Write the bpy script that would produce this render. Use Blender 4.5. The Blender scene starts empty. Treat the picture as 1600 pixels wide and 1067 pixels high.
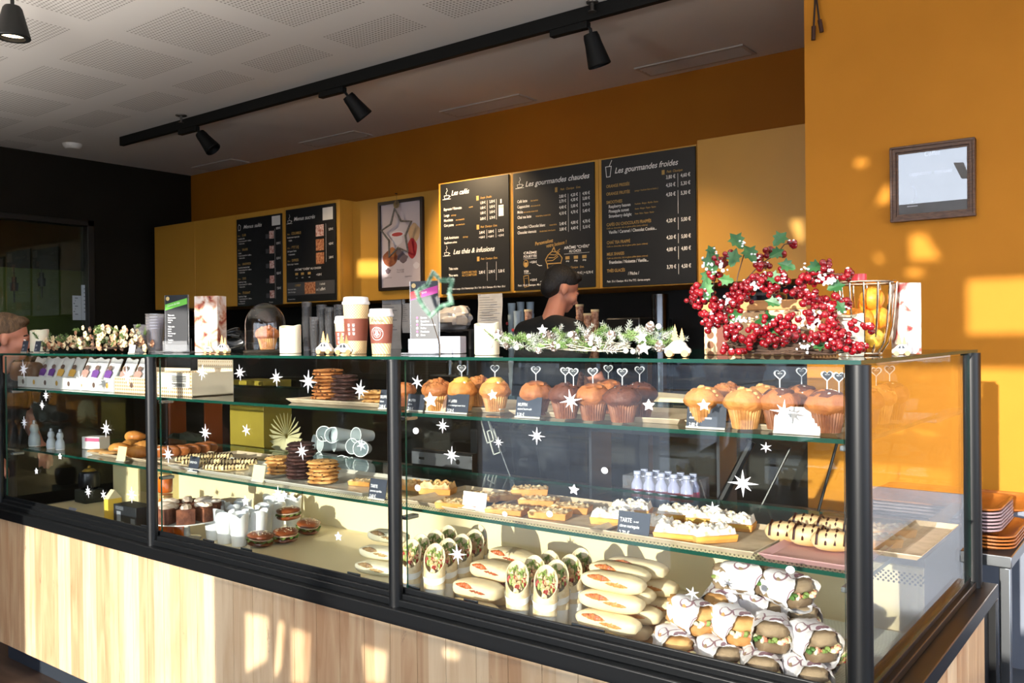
import bpy, bmesh, math, random
from mathutils import Vector, Matrix, Euler, noise
SC = bpy.context.scene
COL = SC.collection
random.seed(7)
PI = math.pi
# ---------------------------------------------------------------- camera
EYE = 1.40
F = 1377.1
def _n(v): return Vector(v).normalized()
ex = _n((1789, 10.5, F)); ey = _n((1060, 18.5, -F)); ez = ex.cross(ey).normalized()
ey = ez.cross(ex)
R = Matrix((ex, ey, ez))              # world <- camera
CAM = Vector((0, 0, EYE))
cd = bpy.data.cameras.new('camera'); cam = bpy.data.objects.new('camera', cd); COL.objects.link(cam)
cam.matrix_world = Matrix.Translation(CAM) @ R.to_4x4()
cd.sensor_width = 36; cd.lens = F / 1600 * 36; cd.clip_start = 0.05; cd.clip_end = 200
SC.camera = cam
def ray(px, py): return R @ Vector(((px - 800) / F, (533.5 - py) / F, -1))
def onZ(px, py, z):
    d = ray(px, py); return CAM + d * ((z - EYE) / d.z)
def onY(px, py, y):
    d = ray(px, py); return CAM + d * (y / d.y)
def onX(px, py, x):
    d = ray(px, py); return CAM + d * (x / d.x)
def colX(px, y, z):
    """world X of the point at depth y, height z that shows in image column px"""
    u = (px - 800) / F
    # camera coords c = R^T p ; cx = -u*cz
    p0 = Vector((0, y, z - EYE)); rt = R.transposed(); a = rt @ p0; b = rt @ Vector((1, 0, 0))
    return (-u * a.z - a.x) / (b.x + u * b.z)
def dist(p):                          # metres per pixel at p
    return -(R.transposed() @ (Vector(p) - CAM)).z / F
# ---------------------------------------------------------------- world, sun, exposure
SLOPE = 0.16
SUN = Vector((-0.10, 1, -SLOPE))
sd = bpy.data.lights.new('sun', 'SUN'); so = bpy.data.objects.new('sun', sd); COL.objects.link(so)
so.rotation_euler = SUN.to_track_quat('-Z', 'Y').to_euler(); so.location = (0.4, -6, 4)
sd.energy = 3.8; sd.angle = math.radians(0.6); sd.color = (1.0, 0.93, 0.82)
w = bpy.data.worlds.new('world'); SC.world = w; w.use_nodes = True
wn = w.node_tree.nodes; wl = w.node_tree.links
bg = wn['Background']; bg.inputs[1].default_value = 2.9
tc = wn.new('ShaderNodeTexCoord'); sp = wn.new('ShaderNodeSeparateXYZ'); rp = wn.new('ShaderNodeValToRGB')
wl.new(tc.outputs['Generated'], sp.inputs[0]); wl.new(sp.outputs[2], rp.inputs[0]); wl.new(rp.outputs[0], bg.inputs[0])
rp.color_ramp.elements[0].color = (0.80, 0.86, 0.95, 1); rp.color_ramp.elements[1].color = (0.42, 0.60, 0.95, 1)
SC.view_settings.view_transform = 'Standard'; SC.view_settings.look = 'None'
SC.view_settings.gamma = 1; SC.view_settings.use_curve_mapping = False
SC.view_settings.exposure = 1.05
SC.cycles.transparent_max_bounces = 28; SC.cycles.max_bounces = 10; SC.cycles.diffuse_bounces = 5
SC.cycles.sample_clamp_indirect = 6
def area(name, loc, size, energy, color=(1, 1, 1), rot=(0, 0, 0)):
    l = bpy.data.lights.new(name, 'AREA'); l.shape = 'DISK' ; l.size = size; l.energy = energy; l.color = color
    o = bpy.data.objects.new(name, l); o.location = loc; o.rotation_euler = rot; COL.objects.link(o); return o
# ---------------------------------------------------------------- materials
MATS = {}
def srgb(h):
    if isinstance(h, str):
        c = [int(h[i:i + 2], 16) / 255 for i in (0, 2, 4)]
        return tuple((x / 12.92 if x <= .04045 else ((x + .055) / 1.055) ** 2.4) for x in c) + (1,)
    return tuple(h) + (1,) if len(h) == 3 else tuple(h)
def mat(name, c1, c2=None, scale=8, rough=.5, metal=0, bump=0, bscale=None, spec=.5, trans=0, sss=0, emit=0, coat=0, stretch=None, mid=.5, width=.25, alpha=1):
    if name in MATS: return MATS[name]
    m = bpy.data.materials.new(name); m.use_nodes = True; MATS[name] = m
    nt = m.node_tree; N = nt.nodes; L = nt.links; b = N['Principled BSDF']
    b.inputs['Base Color'].default_value = srgb(c1); b.inputs['Roughness'].default_value = rough
    b.inputs['Metallic'].default_value = metal; b.inputs['Specular IOR Level'].default_value = spec
    b.inputs['Alpha'].default_value = alpha
    if trans: b.inputs['Transmission Weight'].default_value = trans
    if coat: b.inputs['Coat Weight'].default_value = coat; b.inputs['Coat Roughness'].default_value = .1
    if sss: b.inputs['Subsurface Weight'].default_value = sss; b.inputs['Subsurface Scale'].default_value = .02
    if emit: b.inputs['Emission Color'].default_value = srgb(c1); b.inputs['Emission Strength'].default_value = emit
    if c2 is not None or bump:
        t = N.new('ShaderNodeTexCoord'); mp = N.new('ShaderNodeMapping'); L.new(t.outputs['Object'], mp.inputs[0])
        if stretch: mp.inputs['Scale'].default_value = stretch
        nz = N.new('ShaderNodeTexNoise'); nz.inputs['Scale'].default_value = scale; nz.inputs['Detail'].default_value = 6
        L.new(mp.outputs[0], nz.inputs[0])
        if c2 is not None:
            r = N.new('ShaderNodeValToRGB'); L.new(nz.outputs[0], r.inputs[0]); L.new(r.outputs[0], b.inputs['Base Color'])
            r.color_ramp.elements[0].color = srgb(c1); r.color_ramp.elements[1].color = srgb(c2)
            r.color_ramp.elements[0].position = mid - width / 2; r.color_ramp.elements[1].position = mid + width / 2
        if bump:
            n2 = nz
            if bscale:
                n2 = N.new('ShaderNodeTexNoise'); n2.inputs['Scale'].default_value = bscale; n2.inputs['Detail'].default_value = 5; L.new(mp.outputs[0], n2.inputs[0])
            bp = N.new('ShaderNodeBump'); bp.inputs['Strength'].default_value = bump; bp.inputs['Distance'].default_value = .01
            L.new(n2.outputs[0], bp.inputs['Height']); L.new(bp.outputs[0], b.inputs['Normal'])
    return m
def glassmat(name, tint=(1, 1, 1), refl=1.0, rough=0.0, haze=0.0):
    """thin clear sheet: transparent + angle-dependent mirror"""
    if name in MATS: return MATS[name]
    m = bpy.data.materials.new(name); m.use_nodes = True; MATS[name] = m
    nt = m.node_tree; N = nt.nodes; L = nt.links; N.remove(N['Principled BSDF']); out = N['Material Output']
    g = N.new('ShaderNodeNewGeometry'); d = N.new('ShaderNodeVectorMath'); d.operation = 'DOT_PRODUCT'
    L.new(g.outputs['Incoming'], d.inputs[0]); L.new(g.outputs['Normal'], d.inputs[1])
    def M_(op, a, b=None, lnk=None):
        n = N.new('ShaderNodeMath'); n.operation = op
        if isinstance(a, (int, float)): n.inputs[0].default_value = a
        else: L.new(a, n.inputs[0])
        if b is not None:
            if isinstance(b, (int, float)): n.inputs[1].default_value = b
            else: L.new(b, n.inputs[1])
        return n.outputs[0]
    a = M_('ABSOLUTE', d.outputs['Value']); q = M_('SUBTRACT', 1, a); q = M_('POWER', q, 5); q = M_('MULTIPLY', q, .96); q = M_('ADD', q, .042); q = M_('MULTIPLY', q, refl)
    q = M_('MINIMUM', q, 1)
    tr = N.new('ShaderNodeBsdfTransparent'); tr.inputs[0].default_value = srgb(tint)
    gl = N.new('ShaderNodeBsdfGlossy'); gl.inputs['Roughness'].default_value = rough
    mx = N.new('ShaderNodeMixShader'); L.new(q, mx.inputs[0]); L.new(tr.outputs[0], mx.inputs[1]); L.new(gl.outputs[0], mx.inputs[2])
    last = mx.outputs[0]
    if haze:
        df = N.new('ShaderNodeBsdfDiffuse'); df.inputs[0].default_value = (.9, .9, .92, 1)
        m2 = N.new('ShaderNodeMixShader'); m2.inputs[0].default_value = haze; L.new(last, m2.inputs[1]); L.new(df.outputs[0], m2.inputs[2]); last = m2.outputs[0]
    L.new(last, out.inputs[0]); return m
# ---------------------------------------------------------------- mesh builder
class MB:
    def __init__(s): s.v = []; s.f = []; s.m = []; s.M = Matrix.Identity(4); s.mi = 0
    def add(s, vs, fs, mi=None):
        o = len(s.v); s.v += [s.M @ Vector(v) for v in vs]; s.f += [tuple(i + o for i in f) for f in fs]
        s.m += [s.mi if mi is None else mi] * len(fs); return s
    def box(s, x0, x1, y0, y1, z0, z1, mi=None):
        return s.add([(x0, y0, z0), (x1, y0, z0), (x1, y1, z0), (x0, y1, z0), (x0, y0, z1), (x1, y0, z1), (x1, y1, z1), (x0, y1, z1)],
                     [(0, 3, 2, 1), (4, 5, 6, 7), (0, 1, 5, 4), (1, 2, 6, 5), (2, 3, 7, 6), (3, 0, 4, 7)], mi)
    def bx(s, c, d, mi=None): return s.box(c[0] - d[0] / 2, c[0] + d[0] / 2, c[1] - d[1] / 2, c[1] + d[1] / 2, c[2] - d[2] / 2, c[2] + d[2] / 2, mi)
    def ring_frame(s, p, q=None):
        z = (Vector(q) - Vector(p)).normalized(); return z.to_track_quat('Z', 'Y').to_matrix()
    def cyl(s, p, q, r0, r1=None, seg=16, mi=None, caps=True):
        r1 = r0 if r1 is None else r1; p = Vector(p); q = Vector(q); A = s.ring_frame(p, q); vs = []
        for c, r in ((p, r0), (q, r1)):
            for i in range(seg):
                t = 2 * PI * i / seg; vs.append(c + A @ Vector((r * math.cos(t), r * math.sin(t), 0)))
        fs = [(i, (i + 1) % seg, seg + (i + 1) % seg, seg + i) for i in range(seg)]
        if caps: fs += [tuple(reversed(range(seg))), tuple(range(seg, 2 * seg))]
        return s.add(vs, fs, mi)
    def tube(s, pts, r, seg=8, mi=None, closed=False):
        pts = [Vector(p) for p in pts]; n = len(pts); vs = []; up = None
        rr = r if callable(r) else (lambda t: r)
        for i, p in enumerate(pts):
            if closed: d = pts[(i + 1) % n] - pts[i - 1]
            else: d = pts[min(i + 1, n - 1)] - pts[max(i - 1, 0)]
            d.normalize()
            if up is None: up = Vector((0, 0, 1)) if abs(d.z) < .9 else Vector((1, 0, 0))
            a = d.cross(up)
            if a.length < 1e-5: a = d.cross(Vector((0, 1, .3)))
            a.normalize(); b = a.cross(d); up = b; q = rr(i / max(1, n - 1))
            for k in range(seg):
                t = 2 * PI * k / seg; vs.append(p + a * q * math.cos(t) + b * q * math.sin(t))
        fs = []
        for i in range(n if closed else n - 1):
            j = (i + 1) % n
            fs += [(i * seg + k, i * seg + (k + 1) % seg, j * seg + (k + 1) % seg, j * seg + k) for k in range(seg)]
        if not closed: fs += [tuple(reversed(range(seg))), tuple(range((n - 1) * seg, n * seg))]
        return s.add(vs, fs, mi)
    def lathe(s, prof, seg=24, mi=None, mod=None, capb=True, capt=True):
        vs = []
        for j, (r, z) in enumerate(prof):
            for i in range(seg):
                t = 2 * PI * i / seg; k = mod(t, r, z) if mod else 1
                vs.append((r * k * math.cos(t), r * k * math.sin(t), z))
        fs = [(j * seg + i, j * seg + (i + 1) % seg, (j + 1) * seg + (i + 1) % seg, (j + 1) * seg + i) for j in range(len(prof) - 1) for i in range(seg)]
        if capb and prof[0][0] > 1e-6: fs.append(tuple(reversed(range(seg))))
        if capt and prof[-1][0] > 1e-6: fs.append(tuple(range((len(prof) - 1) * seg, len(prof) * seg)))
        return s.add(vs, fs, mi)
    def blob(s, c, r, seg=16, rings=10, amp=0, fr=3, seed=0, mi=None, fn=None, sq=1.0):
        """ellipsoid (superellipsoid if sq<1) with noise relief"""
        c = Vector(c); r = Vector(r) if hasattr(r, '__len__') else Vector((r, r, r)); vs = []; fs = []
        def pw(x): return math.copysign(abs(x) ** sq, x)
        for j in range(rings + 1):
            ph = PI * j / rings - PI / 2
            for i in range(seg):
                t = 2 * PI * i / seg
                d = Vector((pw(math.cos(ph)) * pw(math.cos(t)), pw(math.cos(ph)) * pw(math.sin(t)), pw(math.sin(ph))))
                k = 1 + (amp * noise.noise(d * fr + Vector((seed * 7.3, seed * 3.1, seed))) if amp else 0)
                p = Vector((d.x * r.x, d.y * r.y, d.z * r.z)) * k
                if fn: p = fn(p)
                vs.append(c + p)
        for j in range(rings):
            for i in range(seg):
                fs.append((j * seg + i, j * seg + (i + 1) % seg, (j + 1) * seg + (i + 1) % seg, (j + 1) * seg + i))
        return s.add(vs, fs, mi)
    def prism(s, poly, z0, z1, mi=None, top=None):
        n = len(poly); tp = top or poly
        return s.add([(x, y, z0) for x, y in poly] + [(x, y, z1) for x, y in tp],
                     [tuple(reversed(range(n))), tuple(range(n, 2 * n))] + [(i, (i + 1) % n, n + (i + 1) % n, n + i) for i in range(n)], mi)
    def quad(s, a, b, c, d, mi=None): return s.add([a, b, c, d], [(0, 1, 2, 3)], mi)
    def build(s, name, mats, parent=None, smooth=35, bevel=0, loc=None, kind=None, label=None):
        me = bpy.data.meshes.new(name); me.from_pydata([tuple(v) for v in s.v], [], s.f)
        if not isinstance(mats, (list, tuple)): mats = [mats]
        for m in mats: me.materials.append(m)
        me.polygons.foreach_set('material_index', s.m)
        me.update()
        b = bmesh.new(); b.from_mesh(me); bmesh.ops.remove_doubles(b, verts=b.verts, dist=1e-6); bmesh.ops.recalc_face_normals(b, faces=b.faces)
        b.to_mesh(me); b.free()
        if smooth:
            me.polygons.foreach_set('use_smooth', [True] * len(me.polygons))
            if smooth < 180: me.set_sharp_from_angle(angle=math.radians(smooth))
        o = bpy.data.objects.new(name, me); COL.objects.link(o)
        if parent: o.parent = parent
        if loc is not None: o.location = loc
        if bevel:
            bm = o.modifiers.new('bevel', 'BEVEL'); bm.width = bevel; bm.segments = 2; bm.limit_method = 'ANGLE'
        if kind: o['kind'] = kind
        if label: o['label'] = label
        return o
def tag(o, label, cat, group=None, kind=None):
    o['label'] = label; o['category'] = cat
    if group: o['group'] = group
    if kind: o['kind'] = kind
    return o
def thing(name, label, cat, loc=(0, 0, 0), rz=0, group=None):
    o = bpy.data.objects.new(name, None); COL.objects.link(o); o.location = loc; o.rotation_euler = (0, 0, rz); o.empty_display_size = .05
    return tag(o, label, cat, group)
KIDS = {}
def kids(o): return [c for c in COL.objects if c.parent == o]
def dup(o, loc=None, rz=None, label=None, scale=None, rot=None, group=None, _p=None):
    c = o.copy(); COL.objects.link(c)
    if _p: c.parent = _p
    if loc is not None: c.location = loc
    if rz is not None: c.rotation_euler = (0, 0, rz)
    if rot is not None: c.rotation_euler = rot
    if scale is not None: c.scale = (scale,) * 3 if isinstance(scale, (int, float)) else scale
    if label: c['label'] = label
    if group: c['group'] = group
    for k in kids(o):
        dup(k, _p=c)
    return c
class Proto:
    """hands out the prototype itself first, then copies"""
    def __init__(s, o): s.o = o; s.used = False; s.k = kids(o); s.kk = {x.name: kids(x) for x in s.k}
    def put(s, loc, rz=0, label=None, scale=1, rot=None, group=None):
        sc = (scale,) * 3 if isinstance(scale, (int, float)) else scale
        if not s.used: o = s.o; s.used = True
        else:
            o = s.o.copy(); COL.objects.link(o)
            for k in s.k:
                c = k.copy(); c.parent = o; COL.objects.link(c)
                for g in s.kk[k.name]:
                    d = g.copy(); d.parent = c; COL.objects.link(d)
        o.location = loc; o.rotation_euler = rot or (0, 0, rz); o.scale = sc
        if label: o['label'] = label
        if group: o['group'] = group
        return o
# ---- lettering: builtin font turned into flat mesh
_tc = {}
def glyphs(txt, shear=0.0, bold=0.0):
    key = (txt, shear, bold)
    if key in _tc: return _tc[key]
    cu = bpy.data.curves.new('t', 'FONT'); cu.body = txt; cu.size = 1; cu.shear = shear; cu.offset = bold; cu.resolution_u = 3; cu.fill_mode = 'BOTH'
    o = bpy.data.objects.new('t', cu); COL.objects.link(o)
    dg = bpy.context.evaluated_depsgraph_get(); me = o.evaluated_get(dg).to_mesh()
    vs = [tuple(v.co) for v in me.vertices]; fs = [tuple(p.vertices) for p in me.polygons]
    bpy.data.objects.remove(o); bpy.data.curves.remove(cu)
    wd = max([v[0] for v in vs], default=0)
    _tc[key] = (vs, fs, wd); return _tc[key]
def text(mb, txt, x, y, size, xs=1.0, mi=0, align='L', shear=0, bold=0, z=0, fit=None, rot=0):
    """writes txt in the builder's local XY plane with its baseline at y"""
    vs, fs, wd = glyphs(txt, shear, bold)
    sx = size * xs
    if fit: sx = fit / max(wd, 1e-6)
    ox = x - (wd * sx if align == 'R' else wd * sx / 2 if align == 'C' else 0)
    c, s_ = math.cos(rot), math.sin(rot)
    P = []
    for v in vs:
        a, b = v[0] * sx + ox - x, v[1] * size
        P.append((x + a * c - b * s_, y + a * s_ + b * c, z))
    mb.add(P, fs, mi)
# ================================================================ THE ROOM
H = 3.0; XL = -7.72; XR = 3.2; YB = 4.92; YR = 3.60; YF = -0.9
def struct(mb, name, m, **k): return mb.build(name, m, kind='structure', **k)
# floor: dark wood-look boards
m = mat('floor_dark_tile', '3a2c24', '57463a', scale=3, rough=.35, stretch=(.6, 6, 1), bump=.05)
b = MB(); b.box(XL, XR, YF, YB, -.05, 0); struct(b, 'floor', m)
m_or = mat('wall_ochre_paint', 'c68220', 'be7c1c', scale=2, rough=.7, spec=.3, bump=.03, bscale=180)
m_or2 = mat('wall_deep_orange_paint', 'b47014', 'ae6a12', scale=2, rough=.7, spec=.3, bump=.03, bscale=180)
m_dk = mat('wall_dark_paint', '17130a', '1c1810', scale=2, rough=.75, spec=.2)
b = MB(); b.box(XL, XR, YB, YB + .1, 0, H); struct(b, 'wall_back', m_or2)
XC = colX(1258, YR, 2.2)
b = MB(); b.box(XC, XR, YR, YB, 0, H); struct(b, 'wall_right_of_menu', m_or)
bpy.data.objects['wall_right_of_menu'].name = 'wall_right'
b = MB(); b.box(XR, XR + .1, YF, YR, 0, .5); b.box(XR, XR + .1, YF, YR, 2.7, H); b.box(XR, XR + .1, YF, YF + .2, .5, 2.7); b.box(XR, XR + .1, YR - .3, YR, .5, 2.7); struct(b, 'wall_side', m_or)
b = MB(); b.box(-.62, XR - .01, YR - .012, YR, 0, .80); struct(b, 'trim_2', mat('dado_grey', '7f8694', '747b88', scale=3, rough=.6))
# left wall with a kitchen pass window
p0 = onX(146, 342, XL); p1 = onX(-200, 342, XL)
wy1 = p0.y; wz1 = p0.z - .02; wy0 = wy1 - 1.75; wz0 = 1.0
b = MB(); b.box(XL - .12, XL, YF, wy0, 0, H); b.box(XL - .12, XL, wy1, YB, 0, H); b.box(XL - .12, XL, wy0, wy1, 0, wz0); b.box(XL - .12, XL, wy0, wy1, wz1, H)
struct(b, 'wall_left', m_dk)
m_fr = mat('black_window_frame', '12100a', rough=.4)
win = MB()
for (a0, a1, c0, c1) in ((wy0, wy1, wz0, wz0 + .05), (wy0, wy1, wz1 - .05, wz1), (wy0, wy0 + .05, wz0, wz1), (wy1 - .06, wy1, wz0, wz1)):
    win.box(XL - .10, XL + .015, a0, a1, c0, c1)
o = struct(win, 'window_1', m_fr, bevel=.004)
g = MB(); g.box(XL - .06, XL - .052, wy0 + .05, wy1 - .06, wz0 + .05, wz1 - .05); gp = g.build('window_pane', glassmat('pane_dark', (.75, .8, .7)), o)
sh = MB(); zsh = onX(100, 421, XL).z
sh.box(XL - .09, XL - .065, wy0 + .05, wy1 - .06, zsh, wz1 - .05); sh.build('roller_shutter', mat('shutter_dark', '16120a', '1b170d', scale=20, rough=.6), o)
# kitchen behind the window (dim, greenish)
k = MB(); m_k = mat('kitchen_wall_green', '55603a', '4b5534', scale=2, rough=.7)
for nm_, bb in (('wall_kitchen', (XL - 2.0, XL - 1.9, wy0 - 1, YB, 0, H)), ('wall_kitchen_end', (XL - 2, XL - .12, YB, YB + .1, 0, H)), ('wall_kitchen_near', (XL - 2, XL - .12, wy0 - 1.1, wy0 - 1, 0, H)), ('floor_kitchen', (XL - 2, XL - .12, wy0 - 1, YB, -.05, 0)), ('ceiling_kitchen', (XL - 2, XL - .12, wy0 - 1, YB, H, H + .05))):
    k = MB(); k.box(*bb); struct(k, nm_, m_k)
area('kitchen_lamp_light', (XL - .8, wy0 + .9, 2.8), .5, 10, (1, 1, .8))
ct = MB(); ct.box(XL - 1.89, XL - 1.3, wy0 - .6, YB - .05, 0, 1.42); ct.box(XL - 1.89, XL - 1.25, wy0 - .6, YB - .05, 1.42, 1.46)
tag(ct.build('kitchen_cabinet', mat('kitchen_dark', '1d1f17', rough=.5), bevel=.01), 'dark tall kitchen cabinet seen through the window in the left wall', 'cabinet')
for i, (px, py) in enumerate(((22, 442), (65, 435))):
    p = onX(px, py, XL - .35); b = MB(); b.cyl((0, 0, 0), (0, 0, -.07), .035, .03, 14); b.cyl((0, 0, 0), (0, 0, .05), .02, .02, 12); b.cyl((0, 0, -.07), (0, 0, -.17), .008, .006, 8); b.cyl((0, 0, .05), (0, 0, H - p.z), .004, .004, 6)
    tag(b.build('kitchen_lamp', mat('lamp_black', '0b0c08', rough=.4), loc=p), 'small dark lamp hanging in the kitchen window, ' + ('left' if i == 0 else 'right') + ' of the two', 'lamp', 'lamps in the kitchen window')
# window notices taped to the pane
for i, (x0, x1, y0, y1) in enumerate(((114, 127, 462, 500), (128, 146, 446, 500))):
    a = onX(x0, y1, XL - .045); c = onX(x1, y0, XL - .045)
    b = MB(); b.box(XL - .05, XL - .047, a.y, c.y, a.z, c.z, 0)
    for q in range(7):
        zz = c.z - (c.z - a.z) * (.12 + .11 * q); b.box(XL - .047, XL - .0465, a.y + .02, c.y - .03 - .02 * (q % 3), zz, zz + .008, 1)
    tag(b.build('paper_notice', [mat('notice_paper', 'b9c4cc', rough=.8), mat('notice_ink', '6d7780', rough=.8)]), ('smaller' if i == 0 else 'taller') + ' white paper notice taped inside the left kitchen window', 'notice', 'notices on the kitchen window')
# --- ceiling with perforated acoustic fields (procedural)
def ceiling_mat():
    m = bpy.data.materials.new('ceiling_plaster'); m.use_nodes = True; nt = m.node_tree; N = nt.nodes; L = nt.links; bs = N['Principled BSDF']
    bs.inputs['Roughness'].default_value = .8
    t = N.new('ShaderNodeTexCoord'); s = N.new('ShaderNodeSeparateXYZ'); L.new(t.outputs['Object'], s.inputs[0])
    def M_(op, a, b=None, c=None):
        n = N.new('ShaderNodeMath'); n.operation = op
        for i, q in enumerate((a, b, c)):
            if q is None: continue
            if isinstance(q, (int, float)): n.inputs[i].default_value = q
            else: L.new(q, n.inputs[i])
        return n.outputs[0]
    def cell(v, off, per, w): # 1 inside the field
        a = M_('FRACT', M_('DIVIDE', M_('ADD', v, off), per)); a = M_('MULTIPLY', a, per)
        return M_('LESS_THAN', a, w)
    fx = cell(s.outputs[0], CX0, CPX, CWX); fy = cell(s.outputs[1], CY0, CPY, CWY)
    lim = M_('LESS_THAN', s.outputs[1], 3.35)
    mask = M_('MULTIPLY', M_('MULTIPLY', fx, fy), lim)
    hp = .0225
    a = M_('SUBTRACT', M_('FRACT', M_('DIVIDE', s.outputs[0], hp)), .5); c = M_('SUBTRACT', M_('FRACT', M_('DIVIDE', s.outputs[1], hp)), .5)
    r = M_('SQRT', M_('ADD', M_('MULTIPLY', a, a), M_('MULTIPLY', c, c)))
    hole = M_('MULTIPLY', M_('LESS_THAN', r, .27), mask)
    mx = N.new('ShaderNodeMix'); mx.data_type = 'RGBA'; L.new(hole, mx.inputs[0]); mx.inputs[6].default_value = srgb('d8d4cf'); mx.inputs[7].default_value = srgb('908a83')
    L.new(mx.outputs[2], bs.inputs['Base Color'])
    return m
_a = [onZ(*q, H) for q in ((200, 47), (285, 10), (418, 55), (330, 87))]
CPX, CPY, CWX, CWY = .72, .70, .54, .52
cx = sum(p.x for p in _a) / 4; cy = sum(p.y for p in _a) / 4
0 and print('CEIL', [tuple(round(c, 2) for c in p) for p in _a])
0 and print('CEIL2', [tuple(round(c, 2) for c in onZ(*q, H)) for q in ((375, 98), (490, 68), (565, 108), (455, 130), (105, 98), (200, 60), (295, 95), (140, 118), (480, 25), (580, 50))])
CX0 = -(cx - CWX / 2) + CPX * 20; CY0 = -(cy - CWY / 2) + CPY * 20
b = MB(); b.box(XL - .1, XR + .1, YF - .15, YB + .1, H, H + .1); struct(b, 'ceiling', ceiling_mat())
# --- unseen shop front behind the camera, its openings shaped to cast the sun patches
def fz(p):            # where the sun ray that hits p crosses the shop front
    d = p.y - YF; return (p.x + .10 * d, p.z + SLOPE * d)
def back(pix, Y): return [fz(onY(px, py, Y)) for px, py in pix]
holes = []
W = Vector
def rect(x0, x1, z0, z1): return [(x0, z0), (x1, z0), (x1, z1), (x0, z1)]
zsplit = 0.64 + SLOPE * (1.66 - YF)
d_c = .10 * (1.66 - YF)
xa = -3.85 + d_c; xb = -2.50 + d_c
zb0, zb1 = fz(onY(1450, 438, YR))[1], fz(onY(1450, 522, YR))[1]
zt = fz(onY(1450, 572, YR))[1]
0 and print('FACADE', xa, xb, zsplit, zb0, zb1, zt)
holes.append([(xa, .12), (xb, .12), (xb, zsplit), (2.6, zsplit), (2.6, zt), (xa + .1, zt), (xa, .9)])   # main opening, outlined to fit the sunlit areas
holes.append(rect(-.2, 2.6, zb1, zb0))
holes.append(rect(-3.2, -1.6, zb1, zb1 + .06))
holes.append(rect(-2.06, -1.34, 2.50, 2.97))          # opening added for sky glare in the framed picture; added panel outside blocks its sun
# holes cut to throw the sun patches on cabinets, ochre wall and wood front
for pl in (((1165, 281), (1200, 281), (1218, 334), (1190, 334)), ((1096, 360), (1116, 360), (1128, 398), (1112, 398)), ((1236, 345), (1256, 345), (1258, 380), (1250, 378)), ):
    holes.append(back(pl, 4.4))
for pl in (((1422, 365), (1447, 364), (1472, 404), (1424, 406)), ((1363, 396), (1380, 399), (1381, 408), (1371, 408)), ((1337, 247), (1355, 247), (1355, 259), (1337, 259)), ((1384, 288), (1393, 290), (1393, 316), (1370, 318)), ((1420, 418), (1440, 418), (1446, 430), (1416, 430))):
    holes.append(back(pl, YR))
holes.append(back(((556, 405), (605, 405), (605, 430), (556, 430)), 4.5))
for pl in (((384, 956), (420, 962), (418, 1030), (384, 1050)), ((436, 968), (446, 972), (440, 1040), (428, 1060)), ((456, 980), (486, 986), (482, 1067), (456, 1067)), ((566, 1006), (606, 1016), (602, 1067), (572, 1067)), ((690, 1010), (720, 1016), (716, 1030), (694, 1026))):
    holes.append(back(pl, 1.66))
cu = bpy.data.curves.new('wf', 'CURVE'); cu.dimensions = '2D'; cu.fill_mode = 'BOTH'; cu.extrude = .02
def spl(pts):
    s = cu.splines.new('POLY'); s.points.add(len(pts) - 1)
    for q, (x, z) in zip(s.points, pts): q.co = (x, z, 0, 1)
    s.use_cyclic_u = True
spl(rect(XL - .1, XR + .1, 0, H))
for h in holes: spl(h)
to = bpy.data.objects.new('wf', cu); COL.objects.link(to)
me = bpy.data.meshes.new_from_object(to.evaluated_get(bpy.context.evaluated_depsgraph_get())); bpy.data.objects.remove(to)
wf = bpy.data.objects.new('wall_front_sun_mask', me); COL.objects.link(wf); wf['kind'] = 'structure'
wf.rotation_euler = (PI / 2, 0, 0); wf.location = (0, YF - .02, 0); me.materials.clear(); me.materials.append(mat('shopfront_grey', '6b655c', rough=.8))
# street outside
b = MB(); b.box(-60, 30, -40, YF - .1, -.12, -.02); tag(b.build('street', mat('street_paving', '8f8c88', '7d7a77', scale=1, rough=.9)), 'grey paved street outside the shop front', 'street'); bpy.data.objects['street']['kind'] = 'structure'
t = thing('sun_blocker', 'added blank grey panel on a post blocking the sun outside the shop front', 'sun blocker', (-.74, YF - 10, -.02))  # unseen panel added to keep the sun out of the glare opening
b = MB(); b.box(-.46, .46, -.02, .02, 3.92, 4.88); b.build('blocker_panel', mat('blocker_grey', '8d9298', rough=.6), t)
b = MB(); b.cyl((0, .05, 0), (0, .05, 4.85), .04, .04, 12); b.build('post', mat('blocker_post', '5a5e64', rough=.5), t)
# building across the street (only seen mirrored in the glass)
t = thing('street_building', 'grey building with dark windows across the street, mirrored in the counter glass', 'building', (-26, -17, 0))
b = MB(); b.box(-22, 16, -6, 0, 0, 11); b.box(-22, 16, 0, .5, 3.3, 3.6); b.build('facade', mat('facade_grey', '8d8f92', '7b7d82', scale=.6, rough=.9), t, smooth=0)
for i in range(9):
    for j in range(3):
        x = -20 + i * 4.0; z = .5 + j * 3.6; b = MB(); b.box(x, x + 2.6, 0, .06, z, z + 2.3, 0); b.box(x - .1, x, 0, .1, z, z + 2.3, 1); b.box(x + 2.6, x + 2.7, 0, .1, z, z + 2.3, 1); b.box(x + 1.25, x + 1.35, 0, .1, z, z + 2.3, 1); b.build('window', [mat('window_dark', '20262e', rough=.2), mat('window_frame_pale', 'b0b4b8', rough=.6)], t, smooth=0)
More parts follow.
